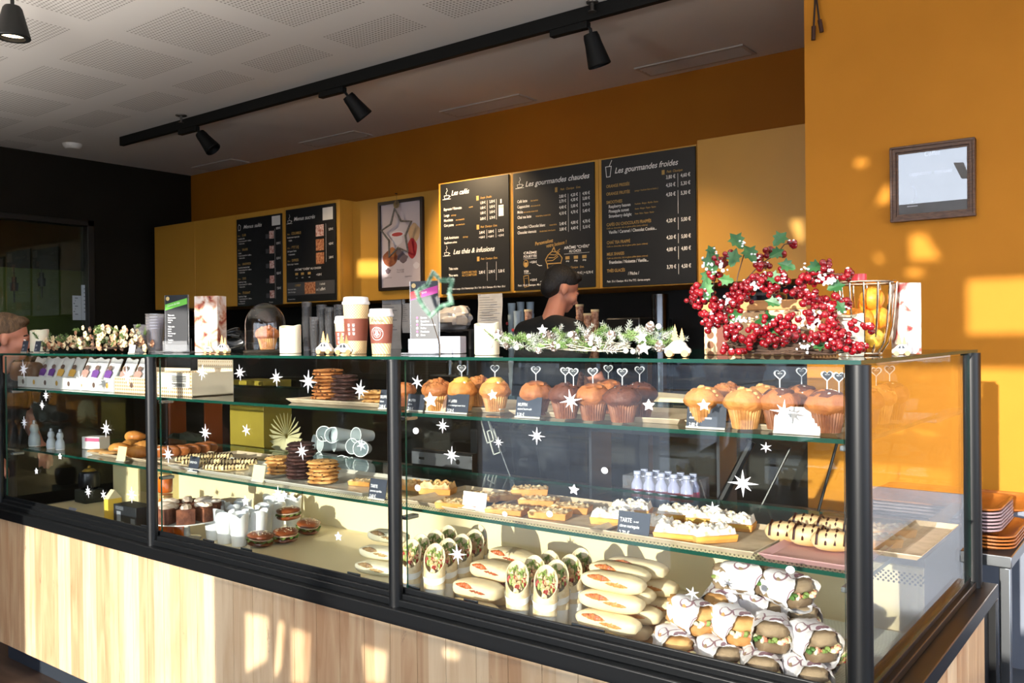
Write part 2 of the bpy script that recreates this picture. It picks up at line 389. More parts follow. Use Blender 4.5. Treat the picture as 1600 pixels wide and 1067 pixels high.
# --- upper cabinets with menu boards
ZC0, ZC1 = 1.675, 2.43
Y1, Y2 = 4.40, 4.52
m_cab = mat('cabinet_mustard_lacquer', 'cf9a3c', 'cc9638', scale=1.5, rough=.38, spec=.5)
def cab(px0, px1, Y, name, label, z1=ZC1, doors=(), z0=ZC0):
    x0 = colX(px0, Y, 2.0); x1 = colX(px1, Y, 2.0)
    t = thing(name, label, 'cabinet', ((x0 + x1) / 2, Y, z0), 0, 'mustard wall cabinets')
    cxm = (x0 + x1) / 2
    b = MB(); b.box(x0 - cxm, x1 - cxm, .02, YB - Y, 0, z1 - z0); b.build('carcass', m_cab, t, bevel=.002)
    xs = [x0] + [colX(q, Y, 2.0) for q in doors] + [x1]
    for a, c in zip(xs, xs[1:]):
        b = MB(); b.box(a - cxm + .0015, c - cxm - .0015, 0, .019, .0, z1 - z0); b.build('door', m_cab, t, bevel=.0015)
    return t, x0, x1
cab(242, 371, Y1, 'wall_cabinet', 'plain mustard yellow wall cabinet, leftmost of the row', doors=(305,))
cab(371, 532, Y1, 'wall_cabinet', 'mustard wall cabinet carrying the two savoury and sweet menu boards', doors=(445,))
# middle (recessed)
x0 = colX(532, Y1, 2.0) + .001; x1 = colX(686, Y1, 2.0) - .001
t = thing('wall_cabinet', 'recessed mustard wall cabinet behind the framed tea poster', 'cabinet', ((x0 + x1) / 2, Y2, ZC0), 0, 'mustard wall cabinets')
b = MB(); hw = (x1 - x0) / 2; b.box(-hw, hw, .02, YB - Y2, 0, ZC1 - ZC0 - .01); b.build('carcass', m_cab, t)
b = MB(); b.box(-hw, hw, 0, .019, 0, ZC1 - ZC0 - .01); b.build('door', m_cab, t, bevel=.0015)
cab(686, 1090, Y1, 'wall_cabinet', 'wide mustard wall cabinet carrying the three drinks menu boards', doors=(801, 936))
cab(1090, 1275, Y1 - .025, 'wall_cabinet', 'plain mustard wall cabinet at the right end beside the ochre wall', z1=2.445)
# --- back counter (dark) below
b = MB(); b.box(XL + .4, XC - .005, 4.3, YB - .03, 0, .92, 0); b.box(XL + .4, XC - .005, 4.26, YB - .03, .92, .96, 1)
tag(b.build('back_counter', [mat('dark_carcass', '15130f', rough=.5), mat('dark_worktop', '23221f', rough=.25)]), 'long dark back counter below the mustard wall cabinets', 'counter')
b = MB(); b.box(XL + .02, XC + .2, YB - .02, YB, .96, ZC0 - .001); struct(b, 'trim_1', mat('splashback_black', '0a0a0a', rough=.5))
# ---- ceiling things
def vent(pa, pb, lab):
    a = onZ(*pa, H); c = onZ(*pb, H)
    x0, x1 = min(a.x, c.x), max(a.x, c.x); y0, y1 = min(a.y, c.y), max(a.y, c.y)
    y0 = (y0 + y1) / 2 - .10; y1 = y0 + .20
    t = thing('ceiling_vent', lab, 'vent', ((x0 + x1) / 2, (y0 + y1) / 2, H), 0, 'white slotted ceiling vents along the menu wall')
    hx = (x1 - x0) / 2
    f = MB(); f.box(-hx, hx, -.1, -.08, -.008, 0); f.box(-hx, hx, .08, .1, -.008, 0); f.box(-hx, -hx + .02, -.08, .08, -.008, 0); f.box(hx - .02, hx, -.08, .08, -.008, 0)
    f.build('vent_frame', mat('vent_white', 'bdb6ae', rough=.6), t)
    f = MB(); f.box(-hx + .02, hx - .02, -.08, .08, -.003, -.001); f.build('vent_backing', mat('vent_dark', '4d4740', rough=.8), t)
    for q in range(4):
        y = -.06 + q * .04; s = MB(); s.add([(-hx + .02, y - .012, -.002), (hx - .02, y - .012, -.002), (hx - .02, y + .012, -.009), (-hx + .02, y + .012, -.009), (-hx + .02, y - .012, -.004), (hx - .02, y - .012, -.004), (hx - .02, y + .012, -.011), (-hx + .02, y + .012, -.011)], [(0, 1, 2, 3), (7, 6, 5, 4), (0, 4, 5, 1), (3, 2, 6, 7), (0, 3, 7, 4), (1, 5, 6, 2)])
        s.build('slat', MATS['vent_white'], t, smooth=0)
vent((305, 262), (385, 252), 'white slotted ceiling vent nearest the dark left wall')
vent((478, 225), (572, 208), 'white slotted ceiling vent above the sweet menu board')
vent((698, 177), (828, 152), 'white slotted ceiling vent above the drinks boards')
vent((1003, 112), (1172, 76), 'largest looking slotted ceiling vent, above the right end of the menus')
p = onZ(113, 225, H); b = MB(); b.lathe([(.0001, -.045), (.05, -.04), (.07, -.02), (.075, 0)], 28); b.build('smoke_detector', mat('detector_white', 'd8d4cc', rough=.5), loc=p); tag(bpy.data.objects['smoke_detector'], 'round white smoke detector on the ceiling near the dark wall', 'smoke detector')
p = onZ(283, 180, H); b = MB(); b.cyl((0, 0, 0), (0, 0, -.006), .04, .038, 20); b.cyl((0, 0, -.006), (0, 0, -.05), .009, .008, 10); b.cyl((0, 0, -.05), (0, 0, -.053), .02, .02, 14)
tag(b.build('sprinkler', mat('sprinkler_metal', '55504a', rough=.4, metal=.6), loc=p), 'small metal sprinkler head on the ceiling above the light track', 'sprinkler')
p = onZ(708 / 1588 * 640 + 640, 3, H); b = MB(); b.cyl((0, 0, 0), (0, 0, -.006), .03, .028, 20); b.cyl((0, 0, -.006), (0, 0, -.045), .009, .008, 10); b.cyl((0, 0, -.045), (0, 0, -.048), .02, .02, 14)
tag(b.build('sprinkler', MATS['sprinkler_metal'], loc=p), 'small metal sprinkler head at the top edge right of centre', 'sprinkler')
# --- light track and spots
m_bk = mat('track_black', '050605', rough=.6, spec=.3)
YT = 3.64; ZT = 2.95
a = onY(190, 226, YT); xe = 1.6
b = MB(); b.box(0, xe - a.x, -.018, .018, -.02, .05 - .0)
tag(b.build('light_track', m_bk, bevel=.003, loc=(a.x, YT, ZT)), 'long black light track running along the ceiling', 'track light')
def spot(px, lab, aim, en):
    en = en * 2.4
    x = colX(px, YT, 2.9); t = thing('track_spotlight', lab, 'spotlight', (x, YT, ZT - .021), 0, 'black spotlights on the light track')
    b = MB(); b.box(-.12, .10, -.02, .02, -.035, .0); b.build('adapter_box', m_bk, t, bevel=.004)
    d = Vector(aim).normalized(); o0 = Vector((.10, 0, -.03)); n = o0 + d * .05
    b = MB(); b.tube([(.06, 0, -.03), (.09, 0, -.02), (.11, 0, -.04), tuple(n)], .008, 8); b.build('swivel', m_bk, t)
    b = MB(); b.M = Matrix.Translation(o0 + d * .03) @ d.to_track_quat('Z', 'Y').to_matrix().to_4x4()
    b.lathe([(.0001, 0), (.035, 0), (.04, .02), (.042, .05), (.058, .155), (.055, .16), (.048, .13), (.0001, .11)], 24, capb=False, capt=False); b.build('spot_head', m_bk, t)
    L_ = bpy.data.lights.new('track_spotlight_beam', 'SPOT'); L_.energy = en; L_.spot_size = math.radians(75); L_.spot_blend = .9; L_.color = (1, .72, .42); L_.shadow_soft_size = .03
    lo = bpy.data.objects.new('track_spotlight_beam', L_); COL.objects.link(lo); lo.location = t.location + o0 + d * .2; lo.rotation_euler = d.to_track_quat('-Z', 'Y').to_euler()
spot(296, 'black track spotlight at the left end of the track', (.45, .25, -.62), 10)
spot(521, 'middle black track spotlight aimed at the menu boards', (.25, .45, -.6), 32)
spot(893, 'largest looking black track spotlight, nearest the right end of the track', (.12, .25, -.8), 14)
# pendant spot upper left
p = onY(20, 60, 1.55); d = dist(p)
t = thing('pendant_spotlight', 'black cone spotlight switched on, at the upper left corner', 'spotlight', p)
b = MB(); b.lathe([(.045, .0), (.062, -.0), (.064, .004), (.035, .115), (.028, .125), (.0001, .125)], 28, capb=False); b.build('shade', m_bk, t)
b = MB(); b.lathe([(.0001, .022), (.052, .018)], 28, capb=False, capt=False); b.build('bulb', mat('warm_bulb', (1, .75, .45), emit=6), t)
b = MB(); b.cyl((0, 0, .12), (0, 0, H - p.z), .007, .007, 10); b.build('stem', m_bk, t)
# cable by the ochre wall
p = onY(1276, 44, YR - .02); top = onY(1270, -30, YR - .02)
b = MB(); b.tube([(-.01, 0, .35), (-.005, 0, .12), (-.012, 0, .0)], .004, 6, 0); b.tube([(-.01, 0, .35), (0, 0, .12), (.012, 0, .02)], .004, 6, 0); b.cyl((-.012, 0, .01), (-.014, 0, -.045), .009, .009, 8, 1); b.cyl((.012, 0, .03), (.02, 0, -.02), .009, .009, 8, 1)
tag(b.build('hanging_cable', [mat('cable_dark', '2a1205', rough=.6), mat('plug_dark', '3a1a08', rough=.6)], loc=p), 'pair of short dark cable ends hanging on the ochre wall', 'cable')
# unseen glowing discs added on the ceiling behind the camera as warm fill
for i, (x, y) in enumerate(((-5.5, .6), (-3.2, .3), (-.6, .2), (1.6, .6))):
    t = thing('fill_downlight', 'added round ceiling fill light over the customer side', 'fill light', (x, y, H), 0, 'added round ceiling fill lights')
    b = MB(); b.lathe([(.09, -.004), (.11, -.004), (.11, 0)], 28, capb=False, capt=False); b.build('ring', mat('detector_white', 'd8d4cc'), t)
    b = MB(); b.lathe([(.0001, -.002), (.09, -.002)], 24, capb=False, capt=False); b.build('lens', mat('fill_lens_warm', (1, .85, .65), emit=2.5), t)

# uplighter bowls added out of view behind the camera to brighten the ceiling
for i, (x, y) in enumerate(((-6.0, .9), (-4.0, .7), (-2.0, .5), (.4, .6))):
    t = thing('uplighter_fill', 'added white bowl shaped fill light hanging over the customer side', 'pendant lamp', (x, y, 1.95), 0, 'added bowl fill lights over the customer side')
    b = MB(); b.lathe([(.0001, -.06), (.10, -.045), (.17, 0), (.165, 0), (.10, -.035), (.0001, -.05)], 32, capb=False, capt=False); b.build('bowl', mat('bowl_white', 'cfcac2', rough=.6), t)
    b = MB(); b.blob((0, 0, -.01), .04, 14, 10); b.build('bulb', mat('fill_glow', (1, .92, .8), emit=8), t, smooth=180)
    for q in range(3): a_ = 2 * PI * q / 3; b = MB(); b.cyl((.165 * math.cos(a_), .165 * math.sin(a_), 0), (0, 0, H - 1.95), .002, .002, 6); b.build('cord', m_bk, t)
    L_ = bpy.data.lights.new('uplighter_fill_light', 'SPOT'); L_.energy = (34, 52, 115, 120)[i]; L_.color = (1, .93, .85); L_.shadow_soft_size = .05; L_.spot_size = math.radians(165); L_.spot_blend = .5
    lo = bpy.data.objects.new('uplighter_fill_light', L_); COL.objects.link(lo); lo.location = (x, y, 2.02); lo.rotation_euler = (PI, 0, 0)
# ================================================================ DISPLAY COUNTER
ZD = 0.66           # deck of the well
ZS1, ZS2, ZT_ = 0.925, 1.195, 1.35
XE = -0.49          # right end post line
XA = colX(-4, 1.68, 1.0) + .0          # left end post line
YG = 1.70; YEND = 2.78
cnt = thing('display_counter', 'long glass pastry display counter with black metal frame and pale wood front', 'display counter', (-2.3, 2.2, 0))
OFF = Vector(cnt.location)
class CB(MB):
    def __init__(s): super().__init__(); s.M = Matrix.Translation(-OFF)
def wood_mat():
    m = bpy.data.materials.new('oak_planks'); m.use_nodes = True; nt = m.node_tree; N = nt.nodes; L = nt.links; bs = N['Principled BSDF']; bs.inputs['Roughness'].default_value = .55
    t = N.new('ShaderNodeTexCoord'); s = N.new('ShaderNodeSeparateXYZ'); L.new(t.outputs['Object'], s.inputs[0])
    def M_(op, a, b=None):
        n = N.new('ShaderNodeMath'); n.operation = op
        for i, q in enumerate((a, b)):
            if q is None: continue
            if isinstance(q, (int, float)): n.inputs[i].default_value = q
            else: L.new(q, n.inputs[i])
        return n.outputs[0]
    xy = M_('ADD', s.outputs[0], s.outputs[1]); ix = M_('FLOOR', M_('DIVIDE', xy, .1))
    wn_ = N.new('ShaderNodeTexWhiteNoise'); wn_.noise_dimensions = '1D'; L.new(ix, wn_.inputs['W'])
    mp = N.new('ShaderNodeCombineXYZ'); L.new(M_('ADD', M_('MULTIPLY', xy, 9), M_('MULTIPLY', ix, 3.7)), mp.inputs[0]); L.new(M_('MULTIPLY', s.outputs[2], 1.1), mp.inputs[2])
    nz = N.new('ShaderNodeTexNoise'); nz.inputs['Scale'].default_value = 3; nz.inputs['Detail'].default_value = 8; nz.inputs['Distortion'].default_value = .8; L.new(mp.outputs[0], nz.inputs[0])
    mix = M_('ADD', M_('MULTIPLY', nz.outputs[0], .8), M_('MULTIPLY', wn_.outputs[0], .45))
    r = N.new('ShaderNodeValToRGB'); L.new(mix, r.inputs[0]); e = r.color_ramp.elements
    e[0].position = .28; e[0].color = srgb('a87f5a'); e[1].position = .85; e[1].color = srgb('d3ba96'); k = e.new(.55); k.color = srgb('c0a07a')
    # knots and dark streaks
    n2 = N.new('ShaderNodeTexNoise'); n2.inputs['Scale'].default_value = 1.7; n2.inputs['Detail'].default_value = 9; n2.inputs['Roughness'].default_value = .7; n2.inputs['Distortion'].default_value = 1.2
    m2 = N.new('ShaderNodeCombineXYZ'); L.new(M_('ADD', M_('MULTIPLY', xy, 4), M_('MULTIPLY', ix, 11)), m2.inputs[0]); L.new(M_('MULTIPLY', s.outputs[2], 1.8), m2.inputs[2]); L.new(m2.outputs[0], n2.inputs[0])
    r2 = N.new('ShaderNodeValToRGB'); L.new(n2.outputs[0], r2.inputs[0]); r2.color_ramp.elements[0].position = .64; r2.color_ramp.elements[1].position = .72
    mx = N.new('ShaderNodeMix'); mx.data_type = 'RGBA'; L.new(r2.outputs[0], mx.inputs[0]); L.new(r.outputs[0], mx.inputs[6]); mx.inputs[7].default_value = srgb('6f5540')
    L.new(mx.outputs[2], bs.inputs['Base Color']); bp = N.new('ShaderNodeBump'); bp.inputs['Strength'].default_value = .15; bp.inputs['Distance'].default_value = .004; L.new(nz.outputs[0], bp.inputs['Height']); L.new(bp.outputs[0], bs.inputs['Normal'])
    return m
m_wood = wood_mat()
m_fr = mat('frame_black_metal', '0b0d0f', rough=.38, spec=.35)
# base: plinth, planked front, planked end
b = CB(); b.box(XA - .02, -.52, 1.72, 2.7, 0, .11); b.build('plinth', mat('plinth_dark', '2a3038', rough=.4), cnt, bevel=.002)
def planks(x0, x1, y0, y1, z0, z1, axis):
    b = CB(); a, c = (x0, x1) if axis == 0 else (y0, y1)
    k = math.floor(a / .1 + 1e-6)
    q = a
    while q < c - 1e-6:
        nx = min(c, (math.floor(q / .1 + 1e-6) + 1) * .1)
        if axis == 0: b.box(q + .0008, nx - .0008, y0, y1, z0, z1)
        else: b.box(x0, x1, q + .0008, nx - .0008, z0, z1)
        q = nx
    return b
planks(XA - .02, -.46, 1.66, 1.68, .10, .64, 0).build('front_panel', m_wood, cnt, smooth=0, bevel=.0008)
planks(-.475, -.455, 1.68, 2.72, .10, .64, 1).build('side_panel', m_wood, cnt, smooth=0, bevel=.0008)
b = CB(); b.box(XA - .02, -.476, 1.681, 2.70, .11, .63); b.build('carcass', mat('dark_carcass', '15130f'), cnt)
b = CB(); b.box(-.50, -.455, 2.725, 2.78, 0, .64); b.box(-.47, -.437, 2.79, 2.83, 0, .64); b.build('leg', m_fr, cnt, bevel=.002)
# ledge / fascia frame with stepped glazing rail
b = CB()
b.box(XA - .02, XE + .053, 1.648, 1.70, .64, .681)              # front fascia
b.box(-.52, XE + .053, 1.70, 2.83, .64, .681)                   # end fascia
b.box(XA - .02, -.52, 1.70, 2.83, .632, .655)                   # tray under deck
b.build('ledge_frame', m_fr, cnt, bevel=.003)
b = CB()
for (o_, z1) in ((.0, .700), (.013, .713), (.026, .727)):
    b.box(XA + .0, XE + .012 - o_, 1.672 + o_, 1.705, .681, z1)
    b.box(-.50 - .01, XE + .012 - o_, 1.69, 2.80, .681, z1)
b.build('glazing_rail', m_fr, cnt, bevel=.0025)
# posts
for px, lab in ((-2, None), (237, None), (617, None)):
    x = colX(px, 1.68, 1.0); b = CB(); b.cyl((x, 1.68, .681), (x, 1.68, ZT_ - .008), .019, .019, 28); b.cyl((x, 1.68, ZT_ - .012), (x, 1.68, ZT_ - .0085), .022, .022, 28); b.build('post', m_fr, cnt)
for (x, y, r) in ((XE, 1.69, .0235), (XE - .003, 2.765, .026), (XA + .004, 2.765, .02)):
    b = CB(); b.cyl((x, y, .681), (x, y, ZT_ - .009), r, r, 32); b.build('post', m_fr, cnt)
P237_ = 0; P237 = colX(237, 1.68, 1.0); P617 = colX(617, 1.68, 1.0); PL = colX(-2, 1.68, 1.0)
# glass
m_gl = glassmat('clear_glass', (.97, .985, .975), refl=1.25)
m_ge = mat('glass_edge_green', '0f4034', rough=.2, spec=.5)
m_gs = glassmat('shelf_glass', (.95, .975, .965), refl=1.0)
def pane(x0, x1, y0, y1, z0, z1, name, thin, m=None):
    """slab: two big faces clear glass, narrow rim green"""
    b = CB(); b.box(x0, x1, y0, y1, z0, z1); 
    b.m = []
    for f in b.f:
        vs = [b.v[i] for i in f]; n = (vs[1] - vs[0]).cross(vs[2] - vs[1]).normalized()
        b.m.append(0 if abs(n[thin]) > .5 else 1)
    return b.build(name, [m or m_gl, m_ge], cnt, smooth=0)
e = .021
panes = [pane(PL + e, P237 - e, YG, YG + .006, .715, ZT_ - .014, 'front_glass', 1),
         pane(P237 + e, P617 - e, YG, YG + .006, .715, ZT_ - .014, 'front_glass', 1),
         pane(P617 + e, XE - .03, YG, YG + .006, .715, ZT_ - .014, 'front_glass', 1)]
pane(PL - .003, PL + .003, 1.715, 2.735, .715, ZT_ - .014, 'side_glass', 0)
sidep = pane(XE - .006, XE, 1.715, 2.735, .715, ZT_ - .014, 'side_glass', 0)
pane(XA - .02, XE + .012, 1.668, 2.785, ZT_ - .008, ZT_, 'top_glass', 2, m_gs)
pane(PL + .01, XE - .012, 1.735, 2.42, ZS2 - .009, ZS2, 'shelf', 2, m_gs)
pane(PL + .01, XE - .012, 1.775, 2.36, ZS1 - .009, ZS1, 'shelf', 2, m_gs)
# shelf clips
m_cl = mat('clip_chrome', '9aa0a6', rough=.25, metal=.8)
for z in (ZS1, ZS2):
    for x in (PL + .05, P237, P617, XE - .03):
        b = CB(); b.box(x - .012, x + .012, 1.712, 1.76, z - .02, z - .0095); b.build('shelf_clip', m_cl, cnt, bevel=.002)
    b = CB(); b.box(XE - .05, XE - .008, 2.36, 2.74, z - .02, z - .0095) ; b.build('shelf_bracket', m_cl, cnt, bevel=.002)
# deck, cream well back with perforated strip
m_cr = mat('deck_cream', 'e2d3ac', 'dccba2', scale=3, rough=.35)
b = CB(); b.box(PL + .02, XE - .03, 1.712, 2.31, .655, ZD); b.build('deck', m_cr, cnt)
def perf():
    m = bpy.data.materials.new('cream_perforated'); m.use_nodes = True; nt = m.node_tree; N = nt.nodes; L = nt.links; bs = N['Principled BSDF']; bs.inputs['Roughness'].default_value = .4
    t = N.new('ShaderNodeTexCoord'); s = N.new('ShaderNodeSeparateXYZ'); L.new(t.outputs['Object'], s.inputs[0])
    def M_(op, a, b=None):
        n = N.new('ShaderNodeMath'); n.operation = op
        for i, q in enumerate((a, b)):
            if q is None: continue
            if isinstance(q, (int, float)): n.inputs[i].default_value = q
            else: L.new(q, n.inputs[i])
        return n.outputs[0]
    hp = .0125
    u = M_('ADD', s.outputs[0], s.outputs[2]); v = M_('SUBTRACT', s.outputs[0], s.outputs[2])
    a = M_('SUBTRACT', M_('FRACT', M_('DIVIDE', u, hp)), .5); c = M_('SUBTRACT', M_('FRACT', M_('DIVIDE', v, hp)), .5)
    r = M_('SQRT', M_('ADD', M_('MULTIPLY', a, a), M_('MULTIPLY', c, c)))
    hole = M_('MULTIPLY', M_('LESS_THAN', r, .33), M_('MULTIPLY', M_('GREATER_THAN', s.outputs[2], .778), M_('LESS_THAN', s.outputs[2], .808)))
    mx = N.new('ShaderNodeMix'); mx.data_type = 'RGBA'; L.new(hole, mx.inputs[0]); mx.inputs[6].default_value = srgb('dfd0a8'); mx.inputs[7].default_value = srgb('1a1712')
    L.new(mx.outputs[2], bs.inputs['Base Color']); return m
xq = onZ(377, 762, ZD).x
b = CB(); b.box(xq, XE - .03, 2.31, 2.325, .655, .822); b.build('well_back', perf(), cnt)
b = CB(); b.box(PL + .02, xq, 2.31, 2.325, .655, .80); b.box(xq - .015, xq, 2.20, 2.31, .66, .80); b.build('well_side', mat('cream_tinted_glass', 'd8cf9c', rough=.15), cnt)
b = CB(); b.box(PL + .02, XE - .03, 2.326, 2.80, .655, .845, 0); b.build('rear_worktop', mat('steel_dark', '4a4a46', rough=.35, metal=.5), cnt, bevel=.002)
# rear sliding glass doors with finger pulls, diagonal struts
for (x0, x1) in ((PL + .05, -2.9), (-2.92, -1.75), (-1.77, XE - .05)):
    b = CB(); y = 2.74; b.box(x0, x1, y, y + .004, .85, ZT_ - .012); b.build('rear_glass_door', m_gl, cnt, smooth=0)
for px, py in ((762, 672), (772, 690), (1092, 770)):
    p = onY(px, py, 2.73); b = CB(); b.M = Matrix.Translation(-OFF + p) @ Matrix.Rotation(-.35, 4, 'Y')
    for q in ((-.02, -.016, -.05, .05), (.016, .02, -.05, .05), (-.02, .02, .046, .05), (-.02, .02, -.05, -.046)): b.box(q[0], q[1], -.004, 0, q[2], q[3])
    b.build('finger_pull', mat('pull_clear', 'b9bdb4', rough=.2), cnt)
for (pa, pb, r, mm) in (((1175, 690), (1108, 820), .013, m_fr), ((1235, 700), (1185, 800), .004, m_fr), ((765, 660), (805, 765), .0022, m_cl), ((1322, 640), (1270, 830), .004, m_fr)):
    a = onY(*pa, 2.45); c = onY(*pb, 2.40); b = CB(); b.tube([a, c], r, 8); b.build('strut', mm, cnt)
for px in (745, 1010):
    x = colX(px, 2.72, 1.0); b = CB(); b.box(x - .018, x + .018, 2.70, 2.735, .845, ZT_ - .012); b.build('rear_upright', m_fr, cnt, bevel=.002)
# star stickers on the glass
m_st = mat('sticker_white', 'f2f4fb', rough=.6)
def star(k, R1, rin, thin=False):
    pts = []
    for i in range(2 * k):
        r = (R1 if i % 2 == 0 else R1 * rin) * (.72 if (i % 4 == 2 and thin) else 1)
        t = PI * i / k + PI / 2; pts.append((r * math.cos(t), r * math.sin(t)))
    return pts
ST = '''38,660,9,8 57,736,5,5 166,670,13,8 125,595,15,8 66,633,7,8 72,618,8,8 37,577,13,8 94,713,5,5 199,587,15,8 206,773,12,8 138,768,9,8 162,773,7,6
265,602,13,8 316,582,12,8 375,582,12,8 432,590,13,8 482,596,17,8 563,609,15,8 321,676,13,8 263,710,13,8 385,672,9,6 472,705,13,8 565,695,9,6 435,772,12,8 384,783,8,5 445,773,6,5 529,838,7,5 263,625,0,8
652,597,10,6 673,625,12,5 692,665,11,8 706,711,13,8 779,691,8,8 839,681,13,8 770,617,8,5 892,626,17,8 715,866,15,8 897,765,8,5 1014,633,9,5 1100,633,9,5 1197,699,8,6 1161,755,20,8 1114,794,10,6 1082,927,10,6 1225,643,18,8'''.split()
dots = '650,673,5 653,762,5 859,803,5 945,735,5 1145,934,6 1235,890,6 789,803,4'.split()
def sticker(px, py, poly_fn):
    i = 0 if px < 237 else 1 if px < 617 else 2
    p = onY(px, py, YG); d = dist(p)
    b = CB(); b.M = Matrix.Translation(p - OFF) @ Matrix.Rotation(random.uniform(-.2, .2), 4, 'Y')
    poly = poly_fn(d); n = len(poly)
    b.add([(0, -.0012, 0)] + [(x * 1.2, -.0012, z) for x, z in poly] + [(0, -.0002, 0)] + [(x * 1.2, -.0002, z) for x, z in poly],
          [(0, 1 + k, 1 + (k + 1) % n) for k in range(n)] + [(n + 1, n + 2 + (k + 1) % n, n + 2 + k) for k in range(n)] + [(1 + k, n + 2 + k, n + 2 + (k + 1) % n, 1 + (k + 1) % n) for k in range(n)])
    o = b.build('star_sticker' if n > 9 else 'dot_sticker', m_st, cnt, smooth=0)
    o.parent = panes[i]; return o
for q in ST:
    px, py, r, k = map(int, q.split(','))
    if r: sticker(px, py, lambda d: star(k, r * d * 1.08, .5 if k == 5 else .28, k == 8))
for q in dots:
    px, py, r = map(int, q.split(',')); o = sticker(px, py, lambda d: [(r * d * math.cos(t * PI / 7), r * d * math.sin(t * PI / 7)) for t in range(14)]); o.name = 'dot_sticker'
# ================================================================ FOOD IN THE DISPLAY
rnd = random.Random(11)
def C(name, *a, **k): return mat(name, *a, **k)
m_gold = C('crust_golden', 'd8924a', 'a8602a', scale=18, rough=.6, bump=.5, bscale=60)
m_choc = C('cake_chocolate', '6b3a24', '47241a', scale=20, rough=.6, bump=.5, bscale=60)
m_brown = C('cake_brown', 'b5703a', '8a4a26', scale=18, rough=.6, bump=.5, bscale=60)
m_wrapg = C('paper_case_gold', 'c9924f', 'a06a34', scale=40, rough=.6)
m_wrapb = C('paper_case_brown', '8a5432', '6a3a22', scale=40, rough=.6)
m_sugar = C('icing_white', 'f3ece0', rough=.6, bump=.3, bscale=90)
m_yel = C('lemon_glaze', 'dcbc5a', 'c89a3c', scale=12, rough=.35)
m_crumb = C('crumble', 'c9844a', '8c4c22', scale=30, rough=.7)
m_dcrumb = C('choc_sauce', '3a1a10', rough=.25)
m_white = C('plain_white', 'efefec', rough=.5)
m_ink = C('ink_dark', '25282e', rough=.4)
m_pk_w = C('pick_white', 'eef0f2', rough=.5)
m_green = C('lettuce', '9aa85a', '4e7434', scale=14, rough=.5, bump=.4, bscale=30)
m_red = C('tomato', 'a23a2c', '7e241c', scale=10, rough=.3)
def heart(r, n=20):
    P = []
    for i in range(n):
        t = 2 * PI * i / n; P.append((r * 16 * math.sin(t) ** 3 / 16, r * (13 * math.cos(t) - 5 * math.cos(2 * t) - 2 * math.cos(3 * t) - math.cos(4 * t)) / 16))
    return P
def heart_pick(parent, h, dx=0, dy=0):
    b = MB(); b.cyl((dx, dy, h - .006), (dx, dy, h + .022), .0012, .0012, 6, 0)
    c = (dx, h + .032)
    hp = heart(.0125); n = len(hp); hi = heart(.0095)
    def ext(poly, y0, y1, mi): b.add([(dx + x, dy + y0, c[1] + z) for x, z in poly] + [(dx + x, dy + y1, c[1] + z) for x, z in poly], [tuple(range(n)), tuple(reversed(range(n, 2 * n)))] + [(i, n + i, n + (i + 1) % n, (i + 1) % n) for i in range(n)], mi)
    ext(hp, -.0008, .0008, 0); ext(hi, -.0012, -.0008, 1)
    text(b2 := MB(), 'fait ici', 0, 0, .004, align='C'); 
    for f in b2.f: pass
    b.add([(dx + v.x, dy - .0014, c[1] + .001 + v.y) for v in b2.v], b2.f, 0)
    o = b.build('heart_pick', [m_pk_w, m_ink], parent, smooth=0); o.rotation_euler = (0, 0, .55); return o
